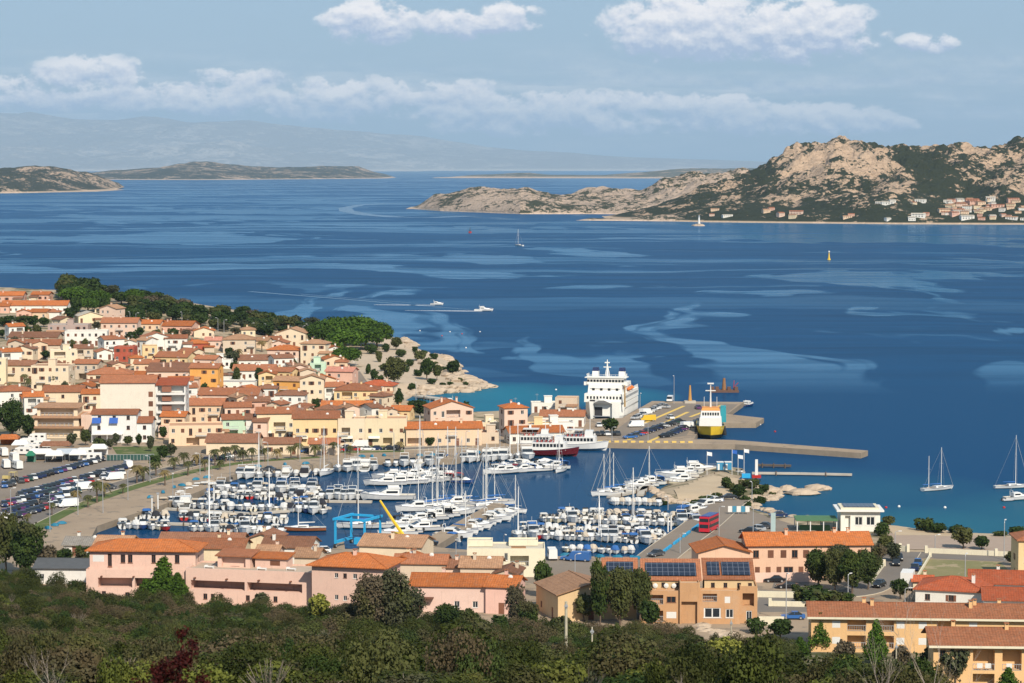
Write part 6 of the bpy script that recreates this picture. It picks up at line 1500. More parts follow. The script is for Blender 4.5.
# wakes
m, g = new_mat('white_foam'); p = g.coord('Object'); x, y, z = g.xyz(p)
n_ = g.noise(p, 1.2, 4.0, .7); edge = 1.0 - (y / 1.6).abs().min(1.0)
br = g.t.nodes.new('ShaderNodeMixShader'); d_ = g.node('ShaderNodeBsdfDiffuse', 0, Color=(.8, .82, .85, 1)); t_ = g.node('ShaderNodeBsdfTransparent', 0)
g.put(br.inputs[0], ((n_ + edge * .5 + .0 - x * .014).step(.1, .4))); g.t.links.new(t_.k, br.inputs[1]); g.t.links.new(d_.k, br.inputs[2]); g.surface(V(g, br.outputs[0]))
for px, py, L, w_ in ((482, 311.2, 46, 1.6), (435, 305.3, 38, 1.1)):
    q = MB()
    for k in range(12): q.face([(L * k / 12, -w_ * (1 + k * .06), .05), (L * (k + 1) / 12, -w_ * (1 + (k + 1) * .06), .05), (L * (k + 1) / 12, w_ * (1 + (k + 1) * .06), .05), (L * k / 12, w_ * (1 + k * .06), .05)])
    tag(q.obj('wake', m, None, at(px, py, 0), R(172)), kind='stuff')

m, g = new_mat('old_wake_water'); p = g.pos(); x, y, z = g.xyz(p)
g.surface(g.node('ShaderNodeBsdfPrincipled', 0, Base_Color=g.mix(g.noise(p, .3, 3.0, .6), (.010, .062, .145, 1), (.03, .13, .24, 1)), Roughness=.25, Specular_IOR_Level=.3))
def wake_band(pts, w0, w1):
    P = [at(a, b, .05) for a, b in pts]; q = MB(); n = len(P); L_ = []
    for i, p in enumerate(P):
        d = (P[min(i + 1, n - 1)] - P[max(i - 1, 0)]).normalized(); w_ = w0 + (w1 - w0) * i / (n - 1); L_.append((p - Vector((-d.y, d.x, 0)) * w_, p + Vector((-d.y, d.x, 0)) * w_))
    for a, b in zip(L_, L_[1:]): q.face([a[0], b[0], b[1], a[1]])
    tag(q.obj('wake', m), kind='stuff')
wake_band([(470, 309.5), (440, 307.2), (400, 304), (350, 299.5), (300, 295.5), (250, 291.5)], 1.0, 2.4)
wake_band([(430, 304.6), (395, 301.6), (350, 298), (300, 294)], .6, 1.2)
wake_band([(470, 216), (432, 217.5), (395, 217), (365, 214.5), (347, 211), (345, 208), (360, 205), (385, 203.5), (408, 203)], 22, 8)
# ------------------------------------------------------------------ pontoons and jetties
def jetty(pts, w_, z, label, m=CONC, name='pontoon', pile=6):
    q = MB(); P = [at(a, b, 0) for a, b in pts]; c = P[0].copy()
    for a, b in zip(P, P[1:]):
        d = (b - a).normalized(); n_ = Vector((-d.y, d.x, 0)) * w_ / 2; pp = [a - n_ - c, b - n_ - c, b + n_ - c, a + n_ - c]
        q.add([p + Vector((0, 0, z - .5)) for p in pp] + [p + Vector((0, 0, z)) for p in pp], [(4, 5, 6, 7), (0, 1, 5, 4), (1, 2, 6, 5), (2, 3, 7, 6), (3, 0, 4, 7), (3, 2, 1, 0)])
    root = thing(name, label, 'jetty' if name == 'jetty' else 'pontoon', c)
    q.obj('deck', m, root)
    L = sum((b - a).length for a, b in zip(P, P[1:])); k = 0
    for a, b in zip(P, P[1:]):
        for j in range(max(1, int((b - a).length / pile))):
            v = a.lerp(b, (j + .5) / max(1, int((b - a).length / pile))) - c
            d = (b - a).normalized(); n_ = Vector((-d.y, d.x, 0)) * (w_ / 2 + .18)
            t = MB(); t.tube([v - n_ + Vector((0, 0, -3)), v - n_ + Vector((0, 0, z + .5))], .16, 6); t.obj('pile', BARK, root)
    return root
jetty([(182, 493), (250, 495), (326, 497)], 1.8, .55, 'pontoon nearest the palms in the west basin', pile=16)
jetty([(166, 510), (250, 515), (330, 509)], 1.8, .55, 'middle pontoon of the west basin')
jetty([(112, 523), (200, 526), (290, 529)], 1.8, .55, 'outer pontoon of the west basin')
jetty([(286, 502), (372, 503)], 1.8, .55, 'short pontoon reaching to the big catamaran-like yacht')
jetty([(540, 517), (620, 518), (704, 523)], 1.8, .55, 'upper pontoon of the east basin')
jetty([(512, 533), (590, 534), (668, 539)], 1.8, .55, 'lower pontoon of the east basin')
jetty([(610, 499), (640, 492), (656, 485), (674, 483)], 2.0, .7, 'curved jetty left of the sandy spit')
jetty([(640, 497), (645, 490), (650, 485)], 1.8, .7, 'stub jetty joining the curved jetty to the spit')
jetty([(697, 487), (718, 471), (704, 470)], 2.4, .9, 'concrete jetty on the left of the sandy spit', STONE)
jetty([(752, 475), (800, 475.5), (852, 476.6)], 1.6, .8, 'long thin jetty running right from the headland', CONC, 'jetty', 8)
jetty([(757, 467.2), (791, 468.0)], 1.8, .9, 'dark timber jetty beyond the headland', mat('dark_timber', (.09, .07, .055), .9), 'jetty', 3)
jetty([(418, 398), (440, 401), (441, 409)], 4.0, 1.0, 'small grey jetty in the turquoise cove', CONC, 'jetty', 9)

# ------------------------------------------------------------------ the ferry
P = at(603, 420, 0); r = thing('ferry', 'white car ferry with open bow, two dark-capped funnels and tall mast, at the ferry quay', 'ferry', P, math.pi - R(12.5)); r.scale = (.93, .52, .92)
FW = mat('ferry_white', (0.74, 0.73, 0.68), .5, 0, .4, .10, .35); FB = mat('funnel_blue', (.015, .03, .10), .5); VOIDSHADE = mat('painted_deck_shade', (.03, .03, .035), .9)  # the near-black stands for shade inside the ferry
ring = lambda y, b, z1, z0=-1: [(-b * .86, y, z0), (-b, y, 1.5), (-b, y, z1), (b, y, z1), (b, y, 1.5), (b * .86, y, z0)]
q = MB(); q.loft([ring(-64, 6.2, 6), ring(-58, 7.4, 6), ring(-14, 7.6, 6), ring(-6, 7.0, 6.3), ring(-2.0, 5.6, 6.6)], 0); q.obj('hull', FW, r)
for sx in (-1, 1):      # bow cheeks either side of the open car deck
    q = MB(); q.loft([[(sx * 3.4, -2.02, -.5), (sx * 5.7, -2.02, -.5), (sx * 5.9, -2.02, 6.6), (sx * 3.4, -2.02, 6.6)], [(sx * 3.4, 1.2, -.2), (sx * 4.4, 1.2, -.2), (sx * 5.0, 1.2, 6.8), (sx * 3.4, 1.2, 6.8)]]); q.obj('bow_cheek', FW, r)
q = MB(); q.box(.4, 3.35, -2.0, -1.95, .6, 4.6); q.obj('deck_shade_panel', VOIDSHADE, r); q = MB(); q.box(-3.35, .38, -2.0, -1.2, .4, 5.6); q.obj('bow_door', FW, r)  # flat dark panel on the closed hull paints the shade of the open deck
q = MB(); q.loft([[(-3.6, -1.6, 5.5), (3.6, -1.6, 5.5), (3.2, -1.6, 6.9), (-3.2, -1.6, 6.9)], [(-3.0, 3.0, 6.4), (3.0, 3.0, 6.4), (2.4, 3.0, 7.6), (-2.4, 3.0, 7.6)], [(-1, 4.6, 7.4), (1, 4.6, 7.4), (.8, 4.4, 8.1), (-.8, 4.4, 8.1)]]); q.obj('bow_visor', FW, r)
q = MB(); q.slab([(-3, -1.8, .9), (3, -1.8, .9), (3, 6.5, 1.9), (-3, 6.5, 1.9)], .3); q.obj('ramp', METAL, r)
def deckhouse(x, y0, y1, z0, z1, name, taper=.25):
    q = MB(); q.box(-x, x, y0, y1, z0, z1, 0, taper); return q.obj(name, FW, r)
deckhouse(7.3, -60, -3.2, 6.3, 9.4, 'passenger_deck', .1); deckhouse(6.4, -42, -7, 9.4, 12.6, 'upper_deckhouse', .3); deckhouse(6.9, -18, -8.2, 12.6, 15.0, 'bridge', .2)
q = MB(); q.box(-8.0, 8.0, -14, -9.0, 12.2, 12.55); q.box(-8.0, 8.0, -9.2, -9.0, 12.55, 13.5); q.box(-7.6, 7.6, -18.5, -7.7, 15.0, 15.25); q.obj('bridge_wing', FW, r)
q = MB()
for k in range(11): x = -6.0 + k * 1.2; q.box(x - .32, x + .32, -3.18, -3.12, 7.5, 8.5)
q.box(-5.6, 5.6, -7.0 + .02 - .1, -6.93 - .1 + .1, 11.0, 11.1)
for k in range(4): x = -4.4 + k * 2.9; q.box(x - .5, x + .5, -7.24, -7.16 + .1, 10.4, 11.3)
for sx in (-1, 1):
    for k in range(22): y = -8 - k * 2.3; q.box(sx * 7.24 - .04, sx * 7.24 + .04, y - .5, y + .5, 7.5, 8.4)
    for k in range(12): y = -9.5 - k * 2.6; q.box(sx * 6.2 - .06, sx * 6.2 + .06, y - .5, y + .5, 10.6, 11.5)
    for k in range(16): y = -6 - k * 3.3; q.box(sx * 7.58 - .05, sx * 7.58 + .05, y - .3, y + .3, 3.9, 4.4)
q.obj('windows', GLASS, r)
q = MB()
for k in range(12): x = -6.3 + k * 1.145; q.box(x - .45, x + .45, -8.32, -8.24, 13.5, 14.4)
q.obj('bridge_windows', GLASS, r)
q = MB(); q.box(2.4, 5.2, -3.19, -3.1 + .12, 4.7 + 1.6, 5.6 + 1.6); q.obj('recess_shade_panel', VOIDSHADE, r)  # dark panel paints the shade of a recess, with no hollow behind
for sx in (-1, 1):
    q = MB(); q.box(sx * 4.9 - 1.2, sx * 4.9 + 1.2, -24, -19, 12.6, 17.0, 0, .15); f = q.obj('funnel', FW, r); q = MB(); q.box(sx * 4.9 - 1.1, sx * 4.9 + 1.1, -23.8, -19.2, 17.0, 18.3, 0, .2); q.obj('funnel_cap', FB, f)
q = MB(); q.tube([(0, -15, 15.2), (0, -15, 21.5)], [.45, .12], 6); q.tube([(-.9, -15.6, 15.2), (0, -15, 20)], .12, 5); q.tube([(.9, -15.6, 15.2), (0, -15, 20)], .12, 5); q.box(-1.4, 1.4, -15.1, -14.9, 18.6, 18.9); q.box(-.9, .9, -15.3, -14.7, 20.2, 20.6); q.obj('mast', FW, r)
q = MB()
for sx in (-1, 1):
    for (a, b, z) in ((-60, -42, 9.4), (-18, -8.4, 15.25)):
        for k in range(int((b - a) / 1.5)): q.box(sx * 7.0 - .04, sx * 7.0 + .04, a + k * 1.5, a + k * 1.5 + .06, z, z + 1.1)
        q.box(sx * 7.0 - .04, sx * 7.0 + .04, a, b, z + 1.05, z + 1.12)
for k in range(10): q.box(-6.8 + k * 1.5, -6.72 + k * 1.5, -7.75, -7.7, 15.25, 16.3)
q.box(-7, 7, -7.76, -7.7, 16.25, 16.32); q.obj('railing', FW, r)
for sx in (-1, 1):
    for yb in (-26, -36):
        q = MB(); q.loft([[(sx * 7.0 - .2, yb - 3, 10.4), (sx * 7.0, yb - 3, 10.0), (sx * 7.0 + .2, yb - 3, 10.4), (sx * 7.0, yb - 3, 10.9)], [(sx * 7.0 - 1, yb - 1.5, 10.3), (sx * 7.0, yb - 1.5, 9.6), (sx * 7.0 + 1, yb - 1.5, 10.3), (sx * 7.0, yb - 1.5, 11.2)],
                       [(sx * 7.0 - 1, yb + 1.5, 10.3), (sx * 7.0, yb + 1.5, 9.6), (sx * 7.0 + 1, yb + 1.5, 10.3), (sx * 7.0, yb + 1.5, 11.2)], [(sx * 7.0 - .2, yb + 3, 10.4), (sx * 7.0, yb + 3, 10.0), (sx * 7.0 + .2, yb + 3, 10.4), (sx * 7.0, yb + 3, 10.9)]]); q.obj('lifeboat', mat('lifeboat_orange', (.6, .16, .03), .6), r)
q = MB(); q.tube([(-7.9, -1.0, 5.0), (-8.1, 1.5, 13)], [.35, .2], 6); q.obj('ramp_mast', mat('rusty_yellow', (.4, .26, .1), .8), r)

# yellow supply vessel
P = at(714, 440, 0); r = thing('supply_vessel', 'yellow-hulled supply vessel with white bridge and mast, berthed behind the breakwater', 'ship', P + Vector((0, 15, 0)), math.pi - R(4))
hull_mb(30, 8.8, 3.0, 4.2, cockpit=(.05, .5), deckz=1.8, draft=.8, transom=.95, full=.75).obj('hull', [YELLOW, mat('deck_green', (.10, .12, .10), .9), CONC, YELLOW], r)
q = MB(); rr_ = hull_rings(30.06, 8.86, 1.1, 1.5, .8, 9, .95, .75); q.loft(rr_, 0, False, False); q.obj('boot_topping', mat('dark_hull_paint', (.02, .025, .02), .6), r)
q = MB(); q.box(-3.6, 3.6, 1, 10, 3.0, 6.4, 0, .2); q.box(-3.2, 3.2, 2, 9.2, 6.4, 8.6, 0, .25); q.obj('deckhouse', WPAINT, r)
q = MB()
for k in range(7): q.box(-2.6 + k * .78, -2.1 + k * .78, 9.05, 9.15 + .02, 7.1, 8.0)
q.obj('windows', GLASS, r)
q = MB(); q.box(-2.9, 2.9, 2.4, 9.0, 8.6, 9.4, 0, .3); q.obj('wheelhouse_roof', mat('orange_paint', (.62, .25, .05), .6), r)
q = MB(); q.tube([(0, 5, 8.8), (0, 5, 17)], [.35, .12], 6); q.box(-1.6, 1.6, 4.9, 5.1, 14.4, 14.7); q.box(-1, 1, 4.6, 5.4, 16.6, 17); q.tube([(-2, 4, 9), (-2, 4, 12.5)], .08, 4); q.tube([(2, 4, 9), (2, 4, 12.5)], .08, 4); q.obj('mast', WPAINT, r)
q = MB(); q.box(-5.0, -3.1, -1, 3.5, 4.4, 9.4, 0, .1); q.obj('container', mat('teal_paint', (.02, .25, .30), .6), r)
q = MB()
for k in range(5): q.tube([(4.5, -8 + k * 5, 1.2), (4.5, -8 + k * 5, 2.0)], .5, 8); q.tube([(-4.5, -8 + k * 5, 1.2), (-4.5, -8 + k * 5, 2.0)], .5, 8)
q.obj('fender', DARK, r)

# tour boats
def tourboat(px, py, rz, hc, label, L=22, top='red'):
    r = thing('tour_boat', label, 'tour boat', at(px, py, 0), R(rz)); B = 5.2
    hull_mb(L, B, 1.9, 2.9, cockpit=(2, 3), draft=.5).obj('hull', [HC[hc], DECK, WOOD, RUB], r)
    q = MB(); q.box(-B * .42, B * .42, -L * .42, L * .25, 1.95, 4.2, 0, .08); q.box(-B * .36, B * .36, L * .02, L * .2, 4.2, 6.0, 0, .2); q.obj('cabin', WHITE, r)
    for sx in (-1, 1):
        q = MB()
        for k in range(9): q.box(sx * B * .42 - .04, sx * B * .42 + .04, -L * .4 + k * L * .068, -L * .4 + k * L * .068 + L * .05, 2.9, 3.8)
        q.obj('side_windows', GLASS, r)
    q = MB()
    for k in range(4): q.box(-1.6 + k * .85, -.95 + k * .85, L * .185, L * .195, 4.9, 5.6)
    q.obj('windows', GLASS, r)
    q = MB()
    for k in range(10):
        for sx in (-1, 1): q.box(sx * B * .4 - .04, sx * B * .4 + .04, -L * .42 + k * L * .045, -L * .42 + k * L * .045 + .08, 4.2, 6.1 if k % 3 == 0 else 5.2)
    for sx in (-1, 1): q.box(sx * B * .4 - .04, sx * B * .4 + .04, -L * .42, 0, 5.1, 5.2)
    q.obj('railing', METAL, r)
    q = MB(); q.box(-B * .42, B * .42, -L * .36, -L * .02, 6.1, 6.2); q.obj('awning', CV[top], r)
    q = MB()
    for k in range(6): q.box(-1.8, 1.8, -L * .34 + k * 1.3, -L * .34 + k * 1.3 + .4, 4.22, 4.8)
    q.obj('bench', mat('red_seat', (.45, .04, .03), .6), r)
    q = MB(); q.tube([(0, L * .12, 6), (0, L * .12, 9.5)], .09, 5); q.obj('mast', WPAINT, r)
tourboat(584, 450, 262, 'white', 'white tour boat with red upper seats and white bow nearest the ferry quay', 15, 'white')
tourboat(554, 456, 262, 'maroon', 'dark red hulled tour boat moored in front of the long orange canopy', 15, 'white')
tourboat(540, 449, 265, 'white', 'white tour boat lying between the canopy and the red tour boat', 14, 'white')
# ------------------------------------------------------------------ vehicles
CARC = {'white': (0.72, 0.72, 0.71), 'silver': (0.42, 0.43, 0.44), 'dark blue': (0.012, 0.025, 0.08), 'black': (0.014, 0.014, 0.016), 'dark grey': (0.06, 0.062, 0.066), 'red': (0.36, 0.02, 0.018), 'blue': (0.03, 0.11, 0.32), 'dark green': (0.015, 0.05, 0.03), 'purple': (.10, .03, .12), 'yellow': (.62, .40, .03)}
def prof(L, pts): return [(x * L, z) for x, z in pts]
def car_meshes(kind):
    if kind == 'van': L, Wd, bp_, gp = 5.0, 1.95, [(-.5, .35), (.5, .35), (.5, .85), (.42, 1.05), (.30, 2.05), (-.49, 2.1), (-.5, .4)], [(.43, 1.08), (.32, 1.95), (.14, 1.95), (.14, 1.15)]
    elif kind == 'hatch': L, Wd, bp_, gp = 3.9, 1.68, [(-.5, .30), (.5, .30), (.5, .72), (.28, .92), (-.42, .95), (-.5, .85)], [(.30, .90), (.10, 1.42), (-.30, 1.45), (-.44, .95)]
    else: L, Wd, bp_, gp = 4.4, 1.75, [(-.5, .30), (.5, .30), (.5, .68), (.26, .86), (-.34, .90), (-.5, .86)], [(.24, .86), (.06, 1.38), (-.20, 1.40), (-.38, .90)]
    def ext(pts, w_, tap):
        q = MB(); zs = [z for _, z in pts]; z0, z1 = min(zs), max(zs)
        f = lambda z: w_ / 2 * (1 - tap * (z - z0) / (z1 - z0))
        a = [(-f(z), x * L, z) for x, z in pts]; b = [(f(z), x * L, z) for x, z in pts]; n = len(pts)
        q.add(a + b, [tuple(range(n)), tuple(range(2 * n - 1, n - 1, -1))] + [(i, n + i, n + (i + 1) % n, (i + 1) % n) for i in range(n)])
        return q
    body_ = ext(bp_, Wd, .08)
    if kind == 'van': gl = ext(gp, Wd * .93, .02)
    else:
        gl = ext(gp, Wd * .9, .22)
        roofz = max(z for _, z in gp); xs = [x for x, z in gp if z > roofz - .1]
        body_.box(-Wd * .34, Wd * .34, min(xs) * L + .0, max(xs) * L, roofz - .01, roofz + .05)
        for sx in (-1, 1): body_.box(sx * Wd * .40 - .03, sx * Wd * .40 + .03, -.05 * L - .04, -.05 * L + .04, .9, roofz - .05)
    wh = MB()
    wh.tube([(-.11, 0, 0), (.11, 0, 0)], .33, 10); wh.tube([(-.125, 0, 0), (.125, 0, 0)], .19, 8, 1)
    q = MB()
    for sx in (-1, 1): q.box(sx * Wd * .36 - .16, sx * Wd * .36 + .16, L * .5 - .02, L * .5 + .03, .55, .70)
    return L, Wd, body_, gl.mesh('windows', GLASS), wh.mesh('wheel', [DARK, METAL]), q.mesh('headlight', mat('lamp_glass', (.7, .7, .65), .2))
CM = {k: car_meshes(k) for k in ('van', 'hatch', 'sedan')}
CB = {}; CPROTO = {}
def car(kind, colour, P, rz, label, group=None, full=True):
    L, Wd, b, gl, wh, hl = CM[kind]
    if (kind, colour) not in CB: CB[(kind, colour)] = b.mesh('body', [mat('car_paint', CARC[colour], .25, 0, .6, .03)])
    r = thing('van' if kind == 'van' else 'car', label, 'van' if kind == 'van' else 'car', P, rz, group)
    put('body', CB[(kind, colour)], r); put('windows', gl, r)
    for sx in (-1, 1):
        for sy in (-.31, .31): put('wheel', wh, r, (sx * (Wd / 2 - .12), sy * L, .33))
    if full: put('headlight', hl, r)
    return r
crnd = random.Random(4)
CMIX = ['dark blue', 'dark blue', 'black', 'black', 'dark grey', 'white', 'silver', 'dark blue', 'dark grey', 'black', 'white', 'blue', 'red', 'dark green', 'purple']
def carrow(p0, p1, n, head, rowdesc, group, z=QZ + .03, skip=(), mix=CMIX, vans=.03):
    k = 0
    for i in range(n):
        if i in skip: continue
        t = (i + .5) / n; P = at(p0[0] + (p1[0] - p0[0]) * t, p0[1] + (p1[1] - p0[1]) * t, z)
        kind = 'van' if crnd.random() < vans else crnd.choice(['hatch', 'sedan', 'sedan']); c = crnd.choice(mix) if kind != 'van' else 'white'
        car(kind, c, P, R(head + crnd.uniform(-3, 3) + (180 if crnd.random() < .4 else 0)), '%s %s, %s from left in %s' % (c, 'van' if kind == 'van' else 'hatchback' if kind == 'hatch' else 'saloon car', ordw(k), rowdesc), group)
        k += 1
gp = 'cars in the waterfront car park'
carrow((2, 488), (104, 460), 24, 18, 'the rear row of the waterfront car park', gp, skip=(3,))
carrow((18, 497), (130, 467), 27, 18, 'the second row of the waterfront car park', gp, skip=(14,))
carrow((2, 507), (124, 473.5), 27, 198, 'the middle row of the waterfront car park', gp, skip=(20, 21))
carrow((2, 515), (80, 492), 18, 18, 'the fourth row of the waterfront car park', gp, skip=(8,), vans=.08)
carrow((2, 522), (62, 504), 13, 198, 'the front row of the waterfront car park', gp, vans=.08)
carrow((236, 454.5), (402, 449.5), 22, 88, 'the kerbside line before the waterfront houses', 'cars parked along the waterfront street', skip=(2, 3, 7, 11, 12, 16, 19))
carrow((196, 463), (232, 457.5), 6, 92, 'the kerbside by the promenade bend', 'cars parked along the waterfront street', skip=(2,))
gt = 'cars waiting on the ferry quay'
carrow((634, 420), (664, 406), 9, -38, 'the lane nearest the ferry', gt, mix=['dark blue', 'silver', 'white', 'dark grey'], vans=.15)
carrow((628, 439), (681, 422), 14, -62, 'the middle boarding lane', gt)
carrow((664, 438), (702, 422), 12, -55, 'the boarding lane beside the supply vessel', gt, mix=['dark blue', 'black', 'dark grey', 'purple'])
carrow((574, 436), (620, 435), 9, 5, 'the line in front of the ferry', gt, mix=['dark grey', 'black', 'white', 'dark blue'])
carrow((596, 427), (618, 424), 4, 5, 'the line at the ferry ramp', gt)
for kind, c, px, py, rz, lab in (('van', 'white', 670, 401.5, 170, 'white van alone at the far left of the ferry quay'), ('sedan', 'silver', 664, 408, 60, 'silver car parked in the upper middle of the ferry quay'), ('hatch', 'white', 670, 419, 20, 'white hatchback alone between the boarding lanes'),
    ('hatch', 'purple', 698, 409, 10, 'purple hatchback alone near the top right of the ferry quay'), ('van', 'yellow', 648, 421, 100, 'yellow van beside the lane nearest the ferry'), ('sedan', 'white', 681, 429, 30, 'white car alone near the quay lamp'), ('van', 'white', 636, 427, 100, 'white van by the ferry stern lane'),
    ('van', 'white', 82, 490, 118, 'large white van near the palm, front of the car park'), ('van', 'white', 68, 507, 118, 'white van at the front edge of the car park by the road'), ('sedan', 'dark grey', 108, 489, 118, 'dark car on the promenade road by two palms'), ('van', 'white', 114, 480, 118, 'white camper-like van at the right end of the car park'),
    ('sedan', 'black', 728, 499, 95, 'black car parked between bushes on the sandy spit'), ('sedan', 'white', 714, 502, 95, 'white car beside the bushes on the sandy spit'), ('sedan', 'dark blue', 778, 517, 95, 'dark blue car on the paved shore square'), ('sedan', 'black', 749, 533, 60, 'black car parked behind the orange terrace roof'), ('hatch', 'silver', 757, 531, 60, 'silver hatchback parked behind the orange terrace roof'), ('sedan', 'dark grey', 764, 528, 60, 'grey car parked furthest right behind the orange terrace roof'),
    ('sedan', 'black', 775, 582, 85, 'black car, left one under the peach terrace'), ('sedan', 'dark grey', 798, 580, 82, 'dark grey car, right one under the peach terrace'), ('sedan', 'black', 787, 588, 95, 'black car nearest the retaining wall in the parking court'), ('sedan', 'blue', 793, 619, 88, 'bright blue car parked right of the solar panel building'),
    ('sedan', 'black', 896, 565, 172, 'black car at the kerb under the street trees'), ('sedan', 'black', 899, 560, 172, 'second black car at the kerb, further up the side road'), ('sedan', 'dark blue', 915, 570, -12, 'dark blue car parked right behind the white truck'), ('sedan', 'blue', 918, 565, -12, 'blue car at the kerb beside the grass plot'),
    ('hatch', 'black', 879, 587, 150, 'small black hatchback on the side road bend'), ('sedan', 'black', 428, 545, 80, 'dark car at the foot of the stone pier'), ('sedan', 'blue', 571, 560, 80, 'blue car, left of the pair in the boatyard'), ('van', 'blue', 579, 561, 75, 'blue van, right of the pair in the boatyard'), ('hatch', 'white', 322, 553, 95, 'white hatchback by the blue boat lift'),
    ('sedan', 'white', 345, 449, 90, 'white car by the waterfront lawn'), ('van', 'white', 360, 447, 90, 'white van parked under the cream waterfront building'), ('sedan', 'dark grey', 656, 556, 140, 'dark car at the foot of the mole road'), ('sedan', 'white', 444, 576, 80, 'white car half hidden behind the brown-roofed house'), ('sedan', 'dark grey', 268, 471, 80, 'dark car parked under the promenade palms'),
    ('sedan', 'white', 359, 391, 30, 'white car parked on the hill street'), ('van', 'white', 374, 398, 30, 'white van at the lower end of the hill street')):
    P = at(px, py, QZ + .03) if py > 399 or px > 500 else ground(px, py) + Vector((0, 0, .25))
    car(kind, c, P, R(rz), lab)

# white box truck
r = thing('truck', 'white box truck standing on the side road beside the tiny hut', 'truck', at(908, 588, QZ + .03), R(-14))
addbox(r, 'cargo_box', WPAINT, -1.2, 1.2, -3.6, 1.6, .9, 3.6); addbox(r, 'cab', WPAINT, -1.1, 1.1, 1.7, 3.4, .6, 2.5, taper=.1); addbox(r, 'windscreen', GLASS, -.95, .95, 3.33, 3.4, 1.5, 2.3); addbox(r, 'chassis', DARK, -.9, .9, -3.4, 3.2, .5, .85)
for sx in (-1, 1):
    for y in (-2.4, 2.3): put('wheel', CM['van'][4], r, (sx * 1.0, y, .45), 0, (1.2, 1.35, 1.35))
# red double-decker bus
r = thing('bus', 'red double-decker bus with dark windows on the mole road', 'bus', at(709, 531, QZ + .03), R(158)); r.scale = (.95, .85, .95)
RB = mat('bus_red', (0.50, 0.015, 0.03), .3, 0, .6, .04)
addbox(r, 'body', RB, -1.25, 1.25, -4.6, 4.6, .35, 3.9, taper=.06)
q = MB()
for sx in (-1, 1): q.box(sx * 1.225 - .04, sx * 1.225 + .04, -4.2, 4.2, 1.3, 2.0); q.box(sx * 1.205 - .04, sx * 1.205 + .04, -4.2, 4.2, 2.75, 3.45)
q.box(-1.1, 1.1, 4.54, 4.6, 1.2, 2.1); q.box(-1.1, 1.1, 4.5, 4.58, 2.7, 3.5); q.obj('windows', GLASS, r)
addbox(r, 'roof', mat('bus_blue', (.02, .05, .2), .3), -1.15, 1.15, -4.5, 3.6, 3.902, 4.05)
for sx in (-1, 1):
    for y in (-2.9, 2.9): put('wheel', CM['van'][4], r, (sx * 1.12, y, .48), 0, (1.2, 1.45, 1.45))
# camper vans, awnings and sheds at the boat park west of the car park
for k, (px, py, rz) in enumerate(((4, 456, 20), (14, 461, 25), (6, 468, 20), (17, 469, 30), (24, 455, 80), (33, 452, 85), (42, 448, 95), (28, 446, 90), (85, 456, 100), (93, 461, 95), (38, 441, 90), (547 + 5, 559, 5))):
    r = thing('camper_van', 'white camper van, %s from the left in the boat park' % ordw(k) if k < 11 else 'white caravan standing alone in the boatyard', 'camper van', at(px, py, QZ + .03), R(rz), 'campers and caravans' if k < 11 else None); r.scale = (.85, .85, .85)
    q = MB(); q.box(-1.1, 1.1, -3.0, 2.0, .5, 2.8, 0, .08); q.loft([[(-1.1, 1.4, 2.0), (1.1, 1.4, 2.0), (1.0, 1.4, 2.9), (-1.0, 1.4, 2.9)], [(-1.0, 2.9, 1.9), (1.0, 2.9, 1.9), (.9, 2.7, 2.5), (-.9, 2.7, 2.5)]]); q.box(-1.0, 1.0, 2.0, 3.4, .5, 1.7, 0, .06); q.obj('body', WPAINT, r)
    q = MB(); q.box(-.85, .85, 2.6, 2.9, 1.3, 1.95)
    for sx in (-1, 1): q.box(sx * 1.08 - .05, sx * 1.08 + .05, -2.2, -1.2, 1.5, 2.1); q.box(sx * 1.08 - .05, sx * 1.08 + .05, .0, .9, 1.5, 2.1)
    q.obj('windows', GLASS, r)
    for sx in (-1, 1):
        for y in (-1.9, 2.5): put('wheel', CM['van'][4], r, (sx * .95, y, .36))
for k, (px, py, w_, d_, c) in enumerate(((40, 461, 7, 5, 'white'), (54, 463, 5, 5, 'white'), (66, 461, 7, 5, 'grey'), (78, 462, 5, 4, 'white'), (30, 463, 2.5, 3, 'green'), (20, 452, 5, 5, 'white'), (98, 456, 5, 4, 'white'), (55, 453, 9, 4, 'brown'), (8, 446, 6, 5, 'red'))):
    cm = {'white': WPAINT, 'grey': mat('grey_tarpaulin', (.38, .42, .46), .7), 'green': CV['green'], 'brown': roof_mat(ROOFN['brown']), 'red': roof_mat(ROOFN['orange'])}[c]
    r = thing('market_tent', '%s tent %s from the left on the earth ground behind the parked cars' % (c, ordw(k)), 'tent', at(px, py, QZ + .02), R(3), 'tents behind the car park')
    q = MB(); rr_ = [(-w_ / 2, 0, 2.2), (w_ / 2, 0, 2.2), (w_ / 2, d_, 2.2), (-w_ / 2, d_, 2.2)]; a, b = (-w_ / 2 + .8, d_ / 2, 3.3), (w_ / 2 - .8, d_ / 2, 3.3)
    q.face([rr_[0], rr_[1], b, a]); q.face([rr_[1], rr_[2], b]); q.face([rr_[2], rr_[3], a, b]); q.face([rr_[3], rr_[0], a]); q.face([(p[0], p[1], p[2] - .25) for p in rr_][::-1])
    for i in range(4): u, v = rr_[i], rr_[(i + 1) % 4]; q.face([(u[0], u[1], 1.95), (v[0], v[1], 1.95), v, u])
    q.obj('canopy', cm, r); q = MB()
    for p in rr_: q.tube([(p[0] * .98, p[1] * .98 + .05, 0), (p[0] * .98, p[1] * .98 + .05, 2.2)], .05, 5)
    q.obj('tent_frame', METAL, r)
    if k % 2 == 0: addbox(r, 'side_wall', cm, -w_ / 2 + .1, w_ / 2 - .1, d_ - .1, d_ - .04, 0, 1.94)
